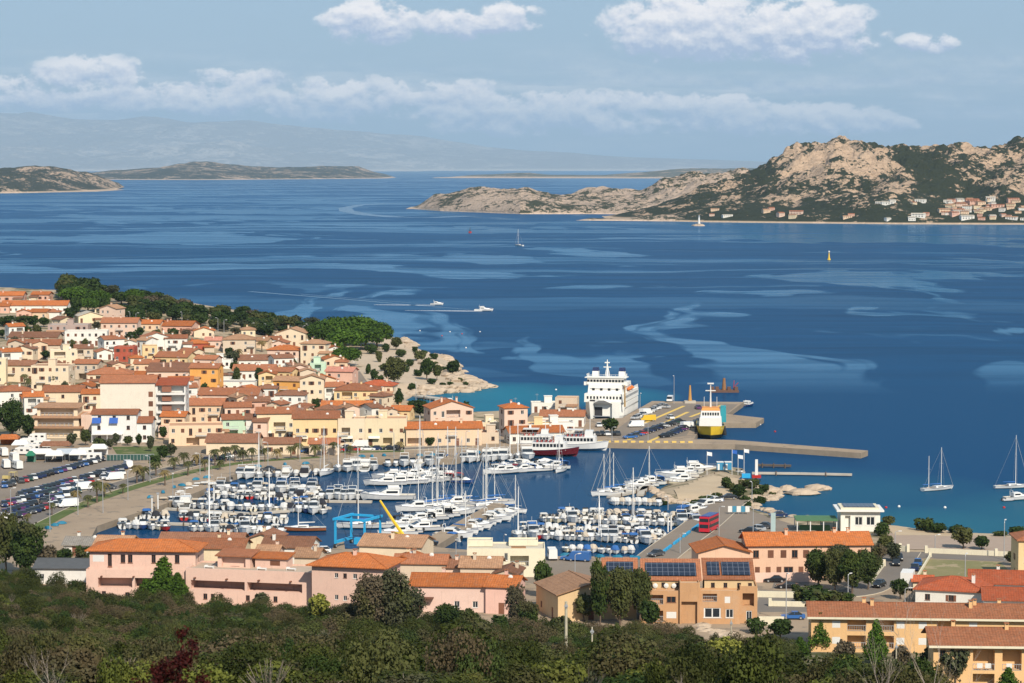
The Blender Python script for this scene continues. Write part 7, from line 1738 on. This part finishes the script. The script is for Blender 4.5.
# small yellow loader at the left
r = thing('tractor', 'pale yellow farm tractor with open cab on the earth ground left of the car rows', 'tractor', at(11, 482, QZ + .03), R(80)); YP = mat('faded_yellow', (.45, .36, .14), .6)
addbox(r, 'bonnet', YP, -.5, .5, .3, 2.3, .9, 1.7, taper=.05); addbox(r, 'cab_roof', YP, -.9, .9, -1.5, .3, 2.6, 2.75); addbox(r, 'seat', DARK, -.4, .4, -1.0, -.4, 1.1, 1.6)
for x in (-.8, .8):
    for y in (-1.4, .2): addbox(r, 'post', YP, x - .05, x + .05, y - .05, y + .05, .9, 2.6)
    put('wheel', CM['van'][4], r, (x, -1.0, .8), 0, (1.6, 2.4, 2.4)); put('wheel', CM['van'][4], r, (x, 1.7, .45), 0, (1.2, 1.35, 1.35))
# long cage of netting beside the park lawn: sports court fence
r = thing('court_fence', 'long dark green fence panels along the lower edge of the small park', 'fence', at(107, 461, QZ), R(6)); gmf = mat('green_net', (.02, .07, .06), .7)
for k in range(14):
    q = MB(); q.box(k * .95, k * .95 + .82, 0, .05, .2, 1.7); q.obj('panel', gmf, r)
q = MB(); q.box(-.1, 13.3, -.03, .1, 1.75, 1.85)
for k in range(15): q.box(k * .95 - .1, k * .95 - .02, -.03, .1, 0, 1.8)
q.obj('frame', METAL, r)

# ------------------------------------------------------------------ harbour gear
r = thing('boat_lift', 'bright blue travelling boat lift over the slipway beside the yellow crane', 'boat lift', at(350, 549, QZ), R(-24))
for sx in (-3.6, 3.6):
    for y in (0, 7.5): addbox(r, 'leg', BLUEPAINT, sx - .2, sx + .2, y - .2, y + .2, .9, 6.2)
    addbox(r, 'side_beam', BLUEPAINT, sx - .25, sx + .25, -.8, 8.3, 6.202, 6.7); addbox(r, 'lower_beam', BLUEPAINT, sx - .25, sx + .25, .31, 7.19, 1.0, 1.6)
    for y in (0, 7.5): put('wheel', CM['van'][4], r, (sx, y, .5), 0, (2.2, 1.5, 1.5))
addbox(r, 'cross_beam', BLUEPAINT, -3.34, 3.34, 7.3, 7.75, 6.22, 6.68); addbox(r, 'cross_beam', BLUEPAINT, -3.34, 3.34, -.1, .3, 6.22, 6.66); addbox(r, 'engine_box', BLUEPAINT, 1.2, 3.3, -.4, .6, 1.2, 2.6)
q = MB()
for y in (2.2, 5.2): q.tube([(-3.4, y, 6.2), (-2.0, y, 2.2), (2.0, y, 2.2), (3.4, y, 6.2)], .07, 4)
q.obj('sling', DARK, r)
r = thing('mobile_crane', 'yellow mobile crane with raised telescopic boom beside the boat lift', 'crane', at(400, 546, QZ + .02), R(60))
addbox(r, 'carrier', YELLOW, -1.2, 1.2, -3.5, 3.5, .8, 1.5); addbox(r, 'cab', YELLOW, .1, 1.2, .4, 2.2, 1.502, 2.9, taper=.08); addbox(r, 'cab_window', GLASS, .2, 1.1, 2.13, 2.2, 1.9, 2.6)
q = MB(); q.tube([(-.3, -1.6, 1.9), (-2.2, .8, 6.4), (-4.0, 2.6, 10.4)], [.42, .34, .24], 6); q.obj('boom', YELLOW, r); q = MB(); q.tube([(-4.0, 2.6, 10.3), (-4.0, 2.6, 6.5)], .05, 4); q.obj('hook_cable', DARK, r)
for sx in (-1, 1):
    for y in (-2.6, 0, 2.6): put('wheel', CM['van'][4], r, (sx * 1.1, y, .55), 0, (1.3, 1.6, 1.6))
def lamp(px, py, hh, label, arm=1, z=None):
    P = at(px, py, QZ) if (py > 440 or px > 590) else ground(px, py)
    r = thing('street_lamp', label, 'street lamp', P, R((px * 37) % 360), 'street lamps')
    q = MB(); q.tube([(0, 0, 0), (0, 0, hh * .95), (.2, 0, hh), (1.1 * arm, 0, hh + .1)], [.11, .08, .06, .05], 6); q.obj('pole', METAL, r)
    q = MB(); q.box(1.0 * arm - .3, 1.0 * arm + .45, -.16, .16, hh + .02, hh + .16); q.obj('lamp_head', WPAINT, r)
for k, (px, py, hp) in enumerate(((11, 530, 42), (50, 532, 40), (103, 513, 34), (78, 515, 35), (128, 500, 30), (173, 505, 32), (150, 482, 26), (200, 475, 22), (230, 480, 24), (268, 468, 26), (300, 462, 26), (345, 462, 22), (394, 458, 26), (423, 458, 28), (466, 455, 24), (500, 452, 22), (450, 441, 20), (640, 411, 18), (674, 404, 28), (648, 441, 18), (612, 441, 14),
      (385, 409, 22), (395, 399, 18), (356, 376, 14), (427, 396, 14), (416, 412, 30), (430, 410, 16), (753, 545, 38), (719, 536, 30), (680, 553, 20), (610, 575, 26), (575, 576, 22), (504, 552, 18), (835, 590, 26), (848, 598, 24), (895, 551, 20), (935, 553, 18), (965, 584, 30), (786, 622, 50), (668, 510, 14), (752, 500, 18), (1004, 560, 40), (905, 602, 14), (456, 563, 22),
      (130, 324, 12), (136, 325, 12), (182, 326, 14), (218, 332, 14), (224, 333, 13), (252, 335, 12), (266, 336, 12), (96, 305, 10), (303, 338, 12), (308, 338, 14))):
    P0 = at(px, py, QZ) if (py > 440 or px > 590) else ground(px, py)
    lamp(px, py, hp * P0.y / FPX, None)
lamps = sorted([o for o in COL.objects if o.name.startswith('street_lamp')], key=lambda o: o.location.x / o.location.y)
for k, o in enumerate(lamps): o['label'] = 'grey street lamp on a slim pole, %s from the left of all lamps' % ordw(k)
# electricity poles on the near slope
for px, py, hp, rad, lab in ((566, 672, 72, .22, 'thick pale wooden pole rising from the scrub left of centre'), (592, 672, 46, .13, 'thinner yellowish pole right beside the thick pale pole'), (731, 649, 30, .13, 'slim pale pole below the solar panel building'), (896, 676, 34, .12, 'slim grey pole in front of the orange apartments')):
    P = ground(px, py); hh = hp * P.y / FPX; r = thing('utility_pole', lab, 'pole', P, 0)
    q = MB(); q.tube([(0, 0, -.5), (0, 0, hh)], [rad, rad * .8], 8); q.obj('post', mat('weathered_wood', (.42, .38, .28), .9, var=.3, scale=2), r)
    q = MB(); q.box(-.25, .25, -.28, -.2, hh - .7, hh - .45); q.box(-.12, .12, -.2, -.02, hh - .9, hh - .3); q.obj('insulator', METAL, r)
# blue bins and skips on the quays
k = 0
for px, py, s_ in ((182, 486, 1), (174, 488, .8), (196, 480, 1), (207, 478, .9), (150, 498, .9), (163, 493, .9), (62, 524, 1), (48, 529, 1), (55, 526, .8), (258, 467, 1), (285, 465, .9), (306, 464, 1), (362, 457, 1), (372, 457, .9), (384, 456, .9), (420, 456, 1), (433, 455.5, .9), (470, 454, .8), (478, 453, .8), (487, 452, .8), (566, 556, 1), (583, 557, .9), (600, 557.5, 1), (618, 558, 1), (632, 558.5, .8), (637, 559, .8)):
    r = thing('dinghy_cover' if False else 'small_boat', 'small upturned boat under blue cover, %s from the left along the quays' % ordw(k), 'small boat', at(px, py, QZ + .04), R(px * 31 % 180), 'blue covered boats on the quays'); r.scale = (.7, .7, .8); k += 1
    q = MB(); q.loft([[(-w_, y, .05), (-w_ * .6, y, z), (w_ * .6, y, z), (w_, y, .05)] for y, w_, z in ((-1.5 * s_, .5, .4), (-.6 * s_, .8, .85), (.6 * s_, .75, .85), (1.7 * s_, .2, .5))], 0); q.obj('cover', mat('turquoise_cover', (.012, .15, .25), .7), r)
    q = MB(); q.box(-.7, .7, -1.0 * s_, -.9 * s_, 0, .2); q.box(-.7, .7, .9 * s_, 1.0 * s_, 0, .2); q.obj('cradle', WOOD, r)
# low blue barrier along the mole road
r = thing('barrier', 'low bright blue barrier panels along the mole road', 'barrier', at(663, 552, QZ + .05))
a, b = at(663, 552, QZ), at(700, 524, QZ); n = 16
for i in range(n):
    if i % 4 == 3: continue
    p, q2 = a.lerp(b, i / n) - a, a.lerp(b, (i + .85) / n) - a; q = MB(); q.slab([(p.x, p.y, .5), (p.x + .5, p.y, .5), (q2.x + .5, q2.y, .5), (q2.x, q2.y, .5)], .5); q.obj('panel', mat('sky_blue_paint', (.02, .30, .55), .6), r)
# fuel kiosk, flags and hut on the headland
r = thing('kiosk', 'pair of bright blue kiosks with flagpoles on the headland tip', 'kiosk', at(717, 470, QZ + .1), R(2)); r.scale = (.65, .65, .8)

for x in (0, 3.4): addbox(r, 'cabin', mat('kiosk_blue', (.04, .22, .38), .5), x, x + 2.8, 0, 2.6, 0, 2.6); addbox(r, 'door', WPAINT, x + .3, x + 1.1, -.06, -.002, 0, 2.1); addbox(r, 'roof', WPAINT, x - .1, x + 2.9, -.1, 2.7, 2.602, 2.8)
for i, (px, top, c) in enumerate(((707, 451, 'white'), (732, 449, 'blue'), (744, 449, 'white'), (738, 454, 'white'))):
    P = at(px, 473 - (i == 2) * 1, 1.5); hh = (473 - top) * P.y / FPX; r = thing('flagpole', '%s flag on white pole, %s from the left on the headland' % (c, ordw([0, 1, 3, 2][i])), 'flag', P)
    q = MB(); q.tube([(0, 0, -.5), (0, 0, hh)], .07, 6); q.obj('pole', WPAINT, r)
    q = MB(); q.loft([[(x, .12 * math.sin(x * 3), hh - .2 - .1 * x), (x, .12 * math.sin(x * 3) + .02, hh - .2 - .1 * x), (x, .12 * math.sin(x * 3) + .02, hh - 1.1 - .2 * x), (x, .12 * math.sin(x * 3), hh - 1.1 - .2 * x)] for x in (.08, .4, .7, 1.0, 1.35)]); q.obj('flag', mat('flag_cloth_' + c, (.75, .75, .75) if c == 'white' else (.03, .12, .45), .8), r)
r = thing('fuel_pump', 'white pump stand with red base at the root of the long thin jetty', 'fuel pump', at(755, 478, 1.0)); addbox(r, 'stand', WPAINT, 0, .8, 0, .6, 0, 5.0, taper=.05); addbox(r, 'base', HC['red'], -.8, 1.6, -.4, 1, 0, .8); addbox(r, 'tank', BLUEPAINT, -3.5, -1.2, 0, 1.4, 0, 1.1)
r = thing('seafront_sign', 'blue and white sign panels at the root of the sandy spit', 'sign', at(728, 514, QZ), R(0)); r.scale = (.7, 1, .8)
for i in range(5): addbox(r, 'panel', mat('sign_blue', (.05, .22, .34), .6) if i % 2 else WPAINT, i * 1.5, i * 1.5 + 1.4, 0, .06, .6, 2.4); addbox(r, 'post', METAL, i * 1.5 + .6, i * 1.5 + .7, .07, .15, 0, 2.2)
r = thing('advertising_banner', 'tall pale banner stand on the paved shore square', 'banner', at(771, 537, QZ)); addbox(r, 'panel', mat('banner_cloth', (.32, .42, .42), .7), 0, 1.0, 0, .05, .6, 5.5); addbox(r, 'post', METAL, -.1, 0, 0, .1, 0, 5.8)
for px, top, lab in ((681, 512, 'left'), (596, 0, '')):
    pass
for i, (px, py) in enumerate(((668, 532), (671, 530), (209, 505), (214, 501), (152, 512), (158, 509))):
    P = at(px, py, QZ); r = thing('mooring_post', 'white mooring service post, %s of the posts on the quay edges' % ordw(i), 'mooring post', P, 0, 'white service posts'); q = MB(); q.tube([(0, 0, 0), (0, 0, 3.6)], .18, 6); q.obj('post', WPAINT, r); q = MB(); q.box(-.3, .3, -.3, .3, 3.6, 4.0); q.obj('cap', METAL, r)
# buoys, beacons, small light tower
r = thing('channel_buoy', 'yellow channel buoy with white top mark alone in the channel', 'buoy', at(829, 260, 0)); q = MB(); q.tube([(0, 0, -.5), (0, 0, 1.2)], 1.5, 10); q.obj('float', YELLOW, r); q = MB(); q.tube([(0, 0, 1.2), (0, 0, 7)], [.9, .3], 6); q.obj('tower', YELLOW, r); q = MB(); q.blob((0, 0, 7.6), (.8, .8, .9)); q.obj('top_mark', WPAINT, r)
r = thing('channel_beacon', 'dark red channel beacon left of the tiny sailing boat', 'beacon', at(470, 233, 0)); q = MB(); q.tube([(0, 0, -.5), (0, 0, 2)], 2.0, 10); q.obj('float', HC['red'], r); q = MB(); q.tube([(0, 0, 2), (0, 0, 7)], [.8, .3], 6); q.obj('tower', DARK, r)
r = thing('light_tower', 'small white light tower on its own rock before the island shore', 'lighthouse', at(699, 226, 0)); q = MB(); q.blob((0, 0, 0), (10, 7, 3.6)); q.obj('rock', IM0, r); q = MB(); q.tube([(0, 0, 2), (0, 0, 12.5)], [2.0, 1.1], 10); q.obj('tower', WPAINT, r); q = MB(); q.tube([(0, 0, 12.5), (0, 0, 14.5), (0, 0, 15.5)], [1.3, 1.2, .1], 8); q.obj('lantern', METAL, r)
r = thing('drilling_platform', 'small work platform with tall yellow pile and crane beyond the ferry quay', 'work platform', at(724, 392, 0)); r.scale = (.9, .9, .8); RST = mat('rusty_steel', (.13, .07, .05), .9)
q = MB(); q.box(-6, 6, -3, 3, -.3, 1.0); q.obj('barge', RST, r); q = MB(); q.tube([(0, 0, 1), (0, 0, 6.6)], [1.0, .5], 8); q.obj('pile', mat('orange_steel', (.24, .12, .05), .7), r); q = MB(); q.tube([(4, 0, 1), (4.2, 0, 5.5)], .15, 5); q.tube([(4, 0, 2), (6, 0, 4.5)], .12, 5); q.obj('crane_arm', HC['red'], r); q = MB()
for x in (-5, -3, 2, 5): q.box(x - .7, x + .7, -2, 0, 1.002, 2.6)
q.obj('deck_gear', RST, r)
r = thing('steel_tower', 'ochre steel pylon standing at the top edge of the ferry quay', 'pylon', at(690, 403, QZ)); q = MB(); q.tube([(0, 0, 0), (0, 0, 2), (0, 0, 6.3)], [.8, .55, .25], 6); q.obj('tower', mat('ochre_steel', (.45, .24, .07), .8), r); addbox(r, 'base', CONC, -2, 2, -1.5, 1.5, 0, .8)
for i, (px, py) in enumerate(((886, 508), (899, 507), (945, 508), (1004, 508), (420, 331), (450, 332), (462, 334), (480, 332), (466, 348), (442, 336), (556, 390), (760, 425), (775, 432), (805, 474))):
    r = tag(MB().blob((0, 0, .1), (.38, .38, .38), jit=.03).obj('mooring_buoy', WPAINT if i % 3 else HC['red'], None, at(px, py, 0)), 'small round %s mooring buoy, %s from the left of all floating ones' % ('white' if i % 3 else 'red', 'x'), 'buoy', 'mooring buoys')
bs = sorted([o for o in COL.objects if o.name.startswith('mooring_buoy')], key=lambda o: o.location.x / o.location.y)
for i, o in enumerate(bs): o['label'] = o['label'].replace('x from', ordw(i) + ' from')
# rubber boulders
ROCK = mat('granite_boulder', (0.42, 0.335, 0.25), .95, 0, .1, .35, .25, bump=.3)
rk = random.Random(3)
for i, (px, py, sx) in enumerate(((742, 485, 2.2), (768, 493, 3), (787, 491, 2.6), (802, 494.5, 4.2), (817, 490, 3.6), (487, 387.5, 4.0))):
    q = MB(); q.blob((0, 0, .3), (sx, sx * .7, 1.3), 0, 11, 6, .22, rk); q.blob((sx * .6, .5, .2), (sx * .5, sx * .4, .9), 0, 9, 5, .2, rk)
    tag(q.obj('boulder', ROCK, None, at(px, py, 0)), ['small pale boulder at the upper edge of the sandy spit', 'granite boulder just off the right tip of the spit bushes', 'pale rock islet, first of the three off the spit', 'longest flat pale rock islet, middle of the three off the spit', 'flat rock islet furthest right of the sandy spit', 'pale boulder standing in water off the granite point'][i], 'boulder')
q = MB()
def coast_rocks(pts, n, s0, s1, spread):
    for i in range(n):
        t = rk.random() * (len(pts) - 1); a, b = pts[int(t)], pts[int(t) + 1]; f = t - int(t)
        P = at(a[0] + (b[0] - a[0]) * f + rk.uniform(-spread, spread), a[1] + (b[1] - a[1]) * f + rk.uniform(-spread, spread) * .35, 0); s_ = rk.uniform(s0, s1)
        z = max(T(P.x, P.y), -.2)
        q.blob((P.x, P.y, z + s_ * .1), (s_ * rk.uniform(.8, 1.4), s_ * rk.uniform(.7, 1.2), s_ * .6), 0, 8, 5, .25, rk)
coast_rocks([(404, 344), (414, 345), (410, 350), (428, 357), (450, 363), (468, 379), (486, 387), (470, 391), (440, 393), (412, 395)], 190, .8, 2.6, 3)
coast_rocks([(420, 372), (450, 384), (478, 387)], 60, 1, 3.2, 7)
coast_rocks([(648, 487), (660, 496), (668, 503), (690, 503)], 50, .5, 1.4, 2)
coast_rocks([(742, 484), (758, 487), (782, 492), (770, 500), (750, 500), (756, 508), (780, 515), (830, 521)], 110, .5, 1.7, 2.5)
coast_rocks([(700, 632), (736, 650)], 26, .5, 1.6, 8)
tag(q.obj('rocks', ROCK), kind='structure')

# ------------------------------------------------------------------ the island town, far away
xs_, y0_, zr_, HV = HILL
def island_z(X, Y):
    i = int(np.clip(np.searchsorted(xs_, X), 0, len(xs_) - 1)); col = HV[i]
    return float(np.interp(Y, col[:, 1], col[:, 2]))
far_h = {}
FH = [('cream', 'terracotta'), ('pink', 'terracotta'), ('white', 'pale'), ('peach', 'tan'), ('pale yellow', 'tan'), ('salmon', 'terracotta'), ('white', 'tan')]
for wn, rn in FH:
    a = MB(); facade(a, (-7, 0, -4), (1, 0, 0), (0, -1, 0), 14, 10.5, [(1.5 + 3 * i, 2.9 + 3 * i, 5.5 + 3 * j, 7.1 + 3 * j, .3) for i in range(4) for j in range(2)]); facade(a, (7, 0, -4), (0, 1, 0), (1, 0, 0), 9, 10.5, []); facade(a, (-7, 9, -4), (0, -1, 0), (-1, 0, 0), 9, 10.5, []); facade(a, (7, 9, -4), (-1, 0, 0), (0, 1, 0), 14, 10.5, [])
    a.face([(7, 0, 6.5), (7, 9, 6.5), (7, 4.5, 8)]); a.face([(-7, 9, 6.5), (-7, 0, 6.5), (-7, 4.5, 8)])
    b, _ = roof_mb('gx', -7, 7, 0, 9, 6.5, .33)
    far_h[(wn, rn)] = (a.mesh('wall', [wall_mat(WALLN[wn])]), b.mesh('roof', [roof_mat(ROOFN[rn])]))
fr = random.Random(12)
SP = [(715, 211), (712, 216), (728, 217), (767, 213), (772, 211), (796, 215), (792, 219), (888, 205), (893, 203), (880, 205), (915, 205), (920, 204), (912, 221), (918, 218), (926, 217), (889, 221)]
for i in range(60): SP.append((fr.uniform(945, 1040), 221 - 20 * fr.random() * min(1, (1040 - 0) / 1040)))
for i in range(3): SP.append((fr.uniform(735, 900), fr.uniform(215, 221)))
SP.sort()
for i, (px, py) in enumerate(SP):
    d = ray(px, py); t = 3300.0; ok = False
    while t < 4600:
        if CAMZ + d.z * t < island_z(d.x * t, d.y * t): ok = True; break
        t += 5
    if not ok: continue
    wn, rn = fr.choice(FH) if not (880 <= px <= 895) else FH[2]; a, b = far_h[(wn, rn)]
    r = thing('island_house', '%s house with %s roof on the island shore, %s from the left' % (wn, rn, ordw(i)), 'house', Vector((d.x * t, d.y * t, max(island_z(d.x * t, d.y * t), .5))), R(fr.uniform(-35, 35)), 'houses of the island town')
    s_ = fr.uniform(.6, 1.0); r.scale = (s_ * fr.choice([.8, 1, 1.5]), s_, s_ * fr.uniform(.6, .9)); put('wall', a, r); put('roof', b, r)

# ------------------------------------------------------------------ bare branches and red leaves close to the camera
def twig_tree(P, hh, seed, n, m, name, label, cat, lm=None, leafn=0, lean=0.0, rad=None):
    rnd = random.Random(seed); q = MB(); tips = []
    def grow(p, d, L, r_, dep):
        pts = [p]; dd = d.copy()
        for i in range(3): dd = (dd + Vector((rnd.uniform(-.22, .22), rnd.uniform(-.22, .22), rnd.uniform(-.05, .12)))).normalized(); pts.append(pts[-1] + dd * L / 3)
        q.tube(pts, [r_ * (1 - .2 * i) for i in range(4)], 4); tips.append(pts[-1])
        if dep:
            for j in range(n): grow(pts[rnd.choice([1, 2, 3])], (dd + Vector((rnd.uniform(-.8, .8), rnd.uniform(-.8, .8), rnd.uniform(-.1, .5)))).normalized(), L * .62, r_ * .5, dep - 1)
    grow(Vector((0, 0, 0)), Vector((lean, 0, 1)).normalized(), hh * .5, rad or hh * .011, 3)
    r = thing(name, label, cat, P); q.obj('branches', m, r)
    if leafn:
        leaves([(tuple(t), (hh * .05,) * 3) for t in tips], leafn, hh * .0075, seed, hollow=.1).obj('leaves', lm, r)
    return r
TW = mat('bare_twig', (0.30, 0.25, 0.21))
def onray(px, py, t): d = ray(px, py); return Vector((0, 0, CAMZ)) + d * t
for px, py, dist, hh, lab, sd_ in ((945, 720, 60, 3.2, 'bare leafless bush against the red roofs, rightmost', 1), (880, 740, 55, 2.6, 'bare leafless bush left of the rightmost one', 2), (60, 730, 70, 2.4, 'bare grey bush in the lower left scrub', 3), (700, 735, 60, 1.7, 'short bare bush at the bottom right of centre', 5)):
    P = onray(px, py, dist); P.z = min(P.z, P.z); twig_tree(Vector((P.x, P.y, T(P.x, P.y) - .1)), max(hh, 1.0) + max(0, P.z - T(P.x, P.y)), sd_, 4, TW, 'bare_bush', lab, 'bush', rad=.022)
P = onray(160, 690, 42); zt = T(P.x, P.y); twig_tree(Vector((P.x, P.y, zt)), (onray(160, 628, 42).z - zt) * 1.05, 8, 4, BARK, 'red_bush', 'dark red leafed bush in the lower left corner', 'bush', L_RED, 6500)
# ------------------------------------------------------------------ finish the labels so that each singles out one thing
LM = [('the white apartment block', 144, 405), ('the granite point', 430, 375), ('the car park', 60, 480), ('the ridge wood', 180, 312), ('the umbrella pines', 355, 330), ('the small park', 135, 450), ('the orange house on the slope', 204, 380),
      ('the mint green house', 237, 428), ('the long pink house', 228, 402), ('the ferry', 608, 400), ('the blue boat lift', 350, 535), ('the solar panel building', 680, 590), ('the orange-roofed long terrace', 780, 550), ('the double-decker bus', 709, 524), ('the white seafront villa', 860, 518),
      ('the empty grass plot', 960, 570), ('the orange apartment row', 870, 615), ('the tall pink house', 345, 580), ('the wide pink house', 140, 575), ('the cream flat-roofed building', 505, 560), ('the headland pier', 740, 480), ('the stepped cream building', 58, 425), ('the waterfront palms', 280, 455),
      ('the pine-covered ridge houses', 35, 310), ('the yellow waterfront house', 316, 435), ('the hill street', 370, 390), ('the bare brick block', 68, 332)]
LMX = {'the pine-covered ridge houses': 'the topmost houses', 'the white apartment block': 'the five-storey apartment block', 'the bare brick block': 'the unfinished mauve block'}
def rel(px, py, lx, ly):
    dx, dy = px - lx, (py - ly) * 1.6
    if abs(dx) > abs(dy): return 'left of' if dx < 0 else 'right of'
    return 'uphill behind' if (dy < 0 and px < 500 and py < 450) else 'behind' if dy < 0 else 'in front of'
used = {}
for o in bpy.data.objects:
    if o.parent is None and 'label' in o: used.setdefault(o['label'], []).append(o)
cands = {}
def wc(s_): return len(s_.split())
for o, desc, px, py, hint in PENDING:
    if hint == '' : cands[o.name] = [desc]; continue
    c = [desc + ' ' + hint] if hint else []
    for n_, lx, ly in sorted(LM, key=lambda l: (l[1] - px) ** 2 + ((l[2] - py) * 1.4) ** 2)[:5]:
        if abs(lx - px) + abs(ly - py) < 12: continue
        c.append('%s %s %s' % (desc, rel(px, py, lx, ly), LMX.get(n_, n_)))
    cands[o.name] = [q for q in c if wc(q) <= 16] or [desc]
choice = {}
taken = set(used)
multi = {}
for o, desc, px, py, hint in PENDING:      # first choice groups
    multi.setdefault(cands[o.name][0], []).append((px, py, o, desc))
for lab, L in multi.items():
    if len(L) == 1 and lab not in taken: L[0][2]['label'] = lab; taken.add(lab); continue
    rest = []
    for px, py, o, desc in sorted(L, key=lambda l: (l[0], l[1])):
        rest.append((px, py, o, desc))
    for i, (px, py, o, desc) in enumerate(rest):
        l2 = '%s, %s from the left' % (lab, ordw(i))
        if wc(l2) > 16:
            d2 = desc.replace(' house', '').replace('long ', ''); l2 = l2.replace(desc, d2)
        if wc(l2) > 16: l2 = ' '.join(l2.replace(' of the ', ' of ').replace(' behind the ', ' behind ').split()[:16]) if False else l2
        o['label'] = l2; taken.add(l2)
lab = {}
for o in bpy.data.objects:
    if o.parent is None and 'label' in o: lab.setdefault(o['label'], []).append(o.name)
print('DUP', [(k, len(v)) for k, v in lab.items() if len(v) > 1][:10]); print('LONG', [k for k in lab if wc(k) > 16][:10], sum(wc(k) > 16 for k in lab))
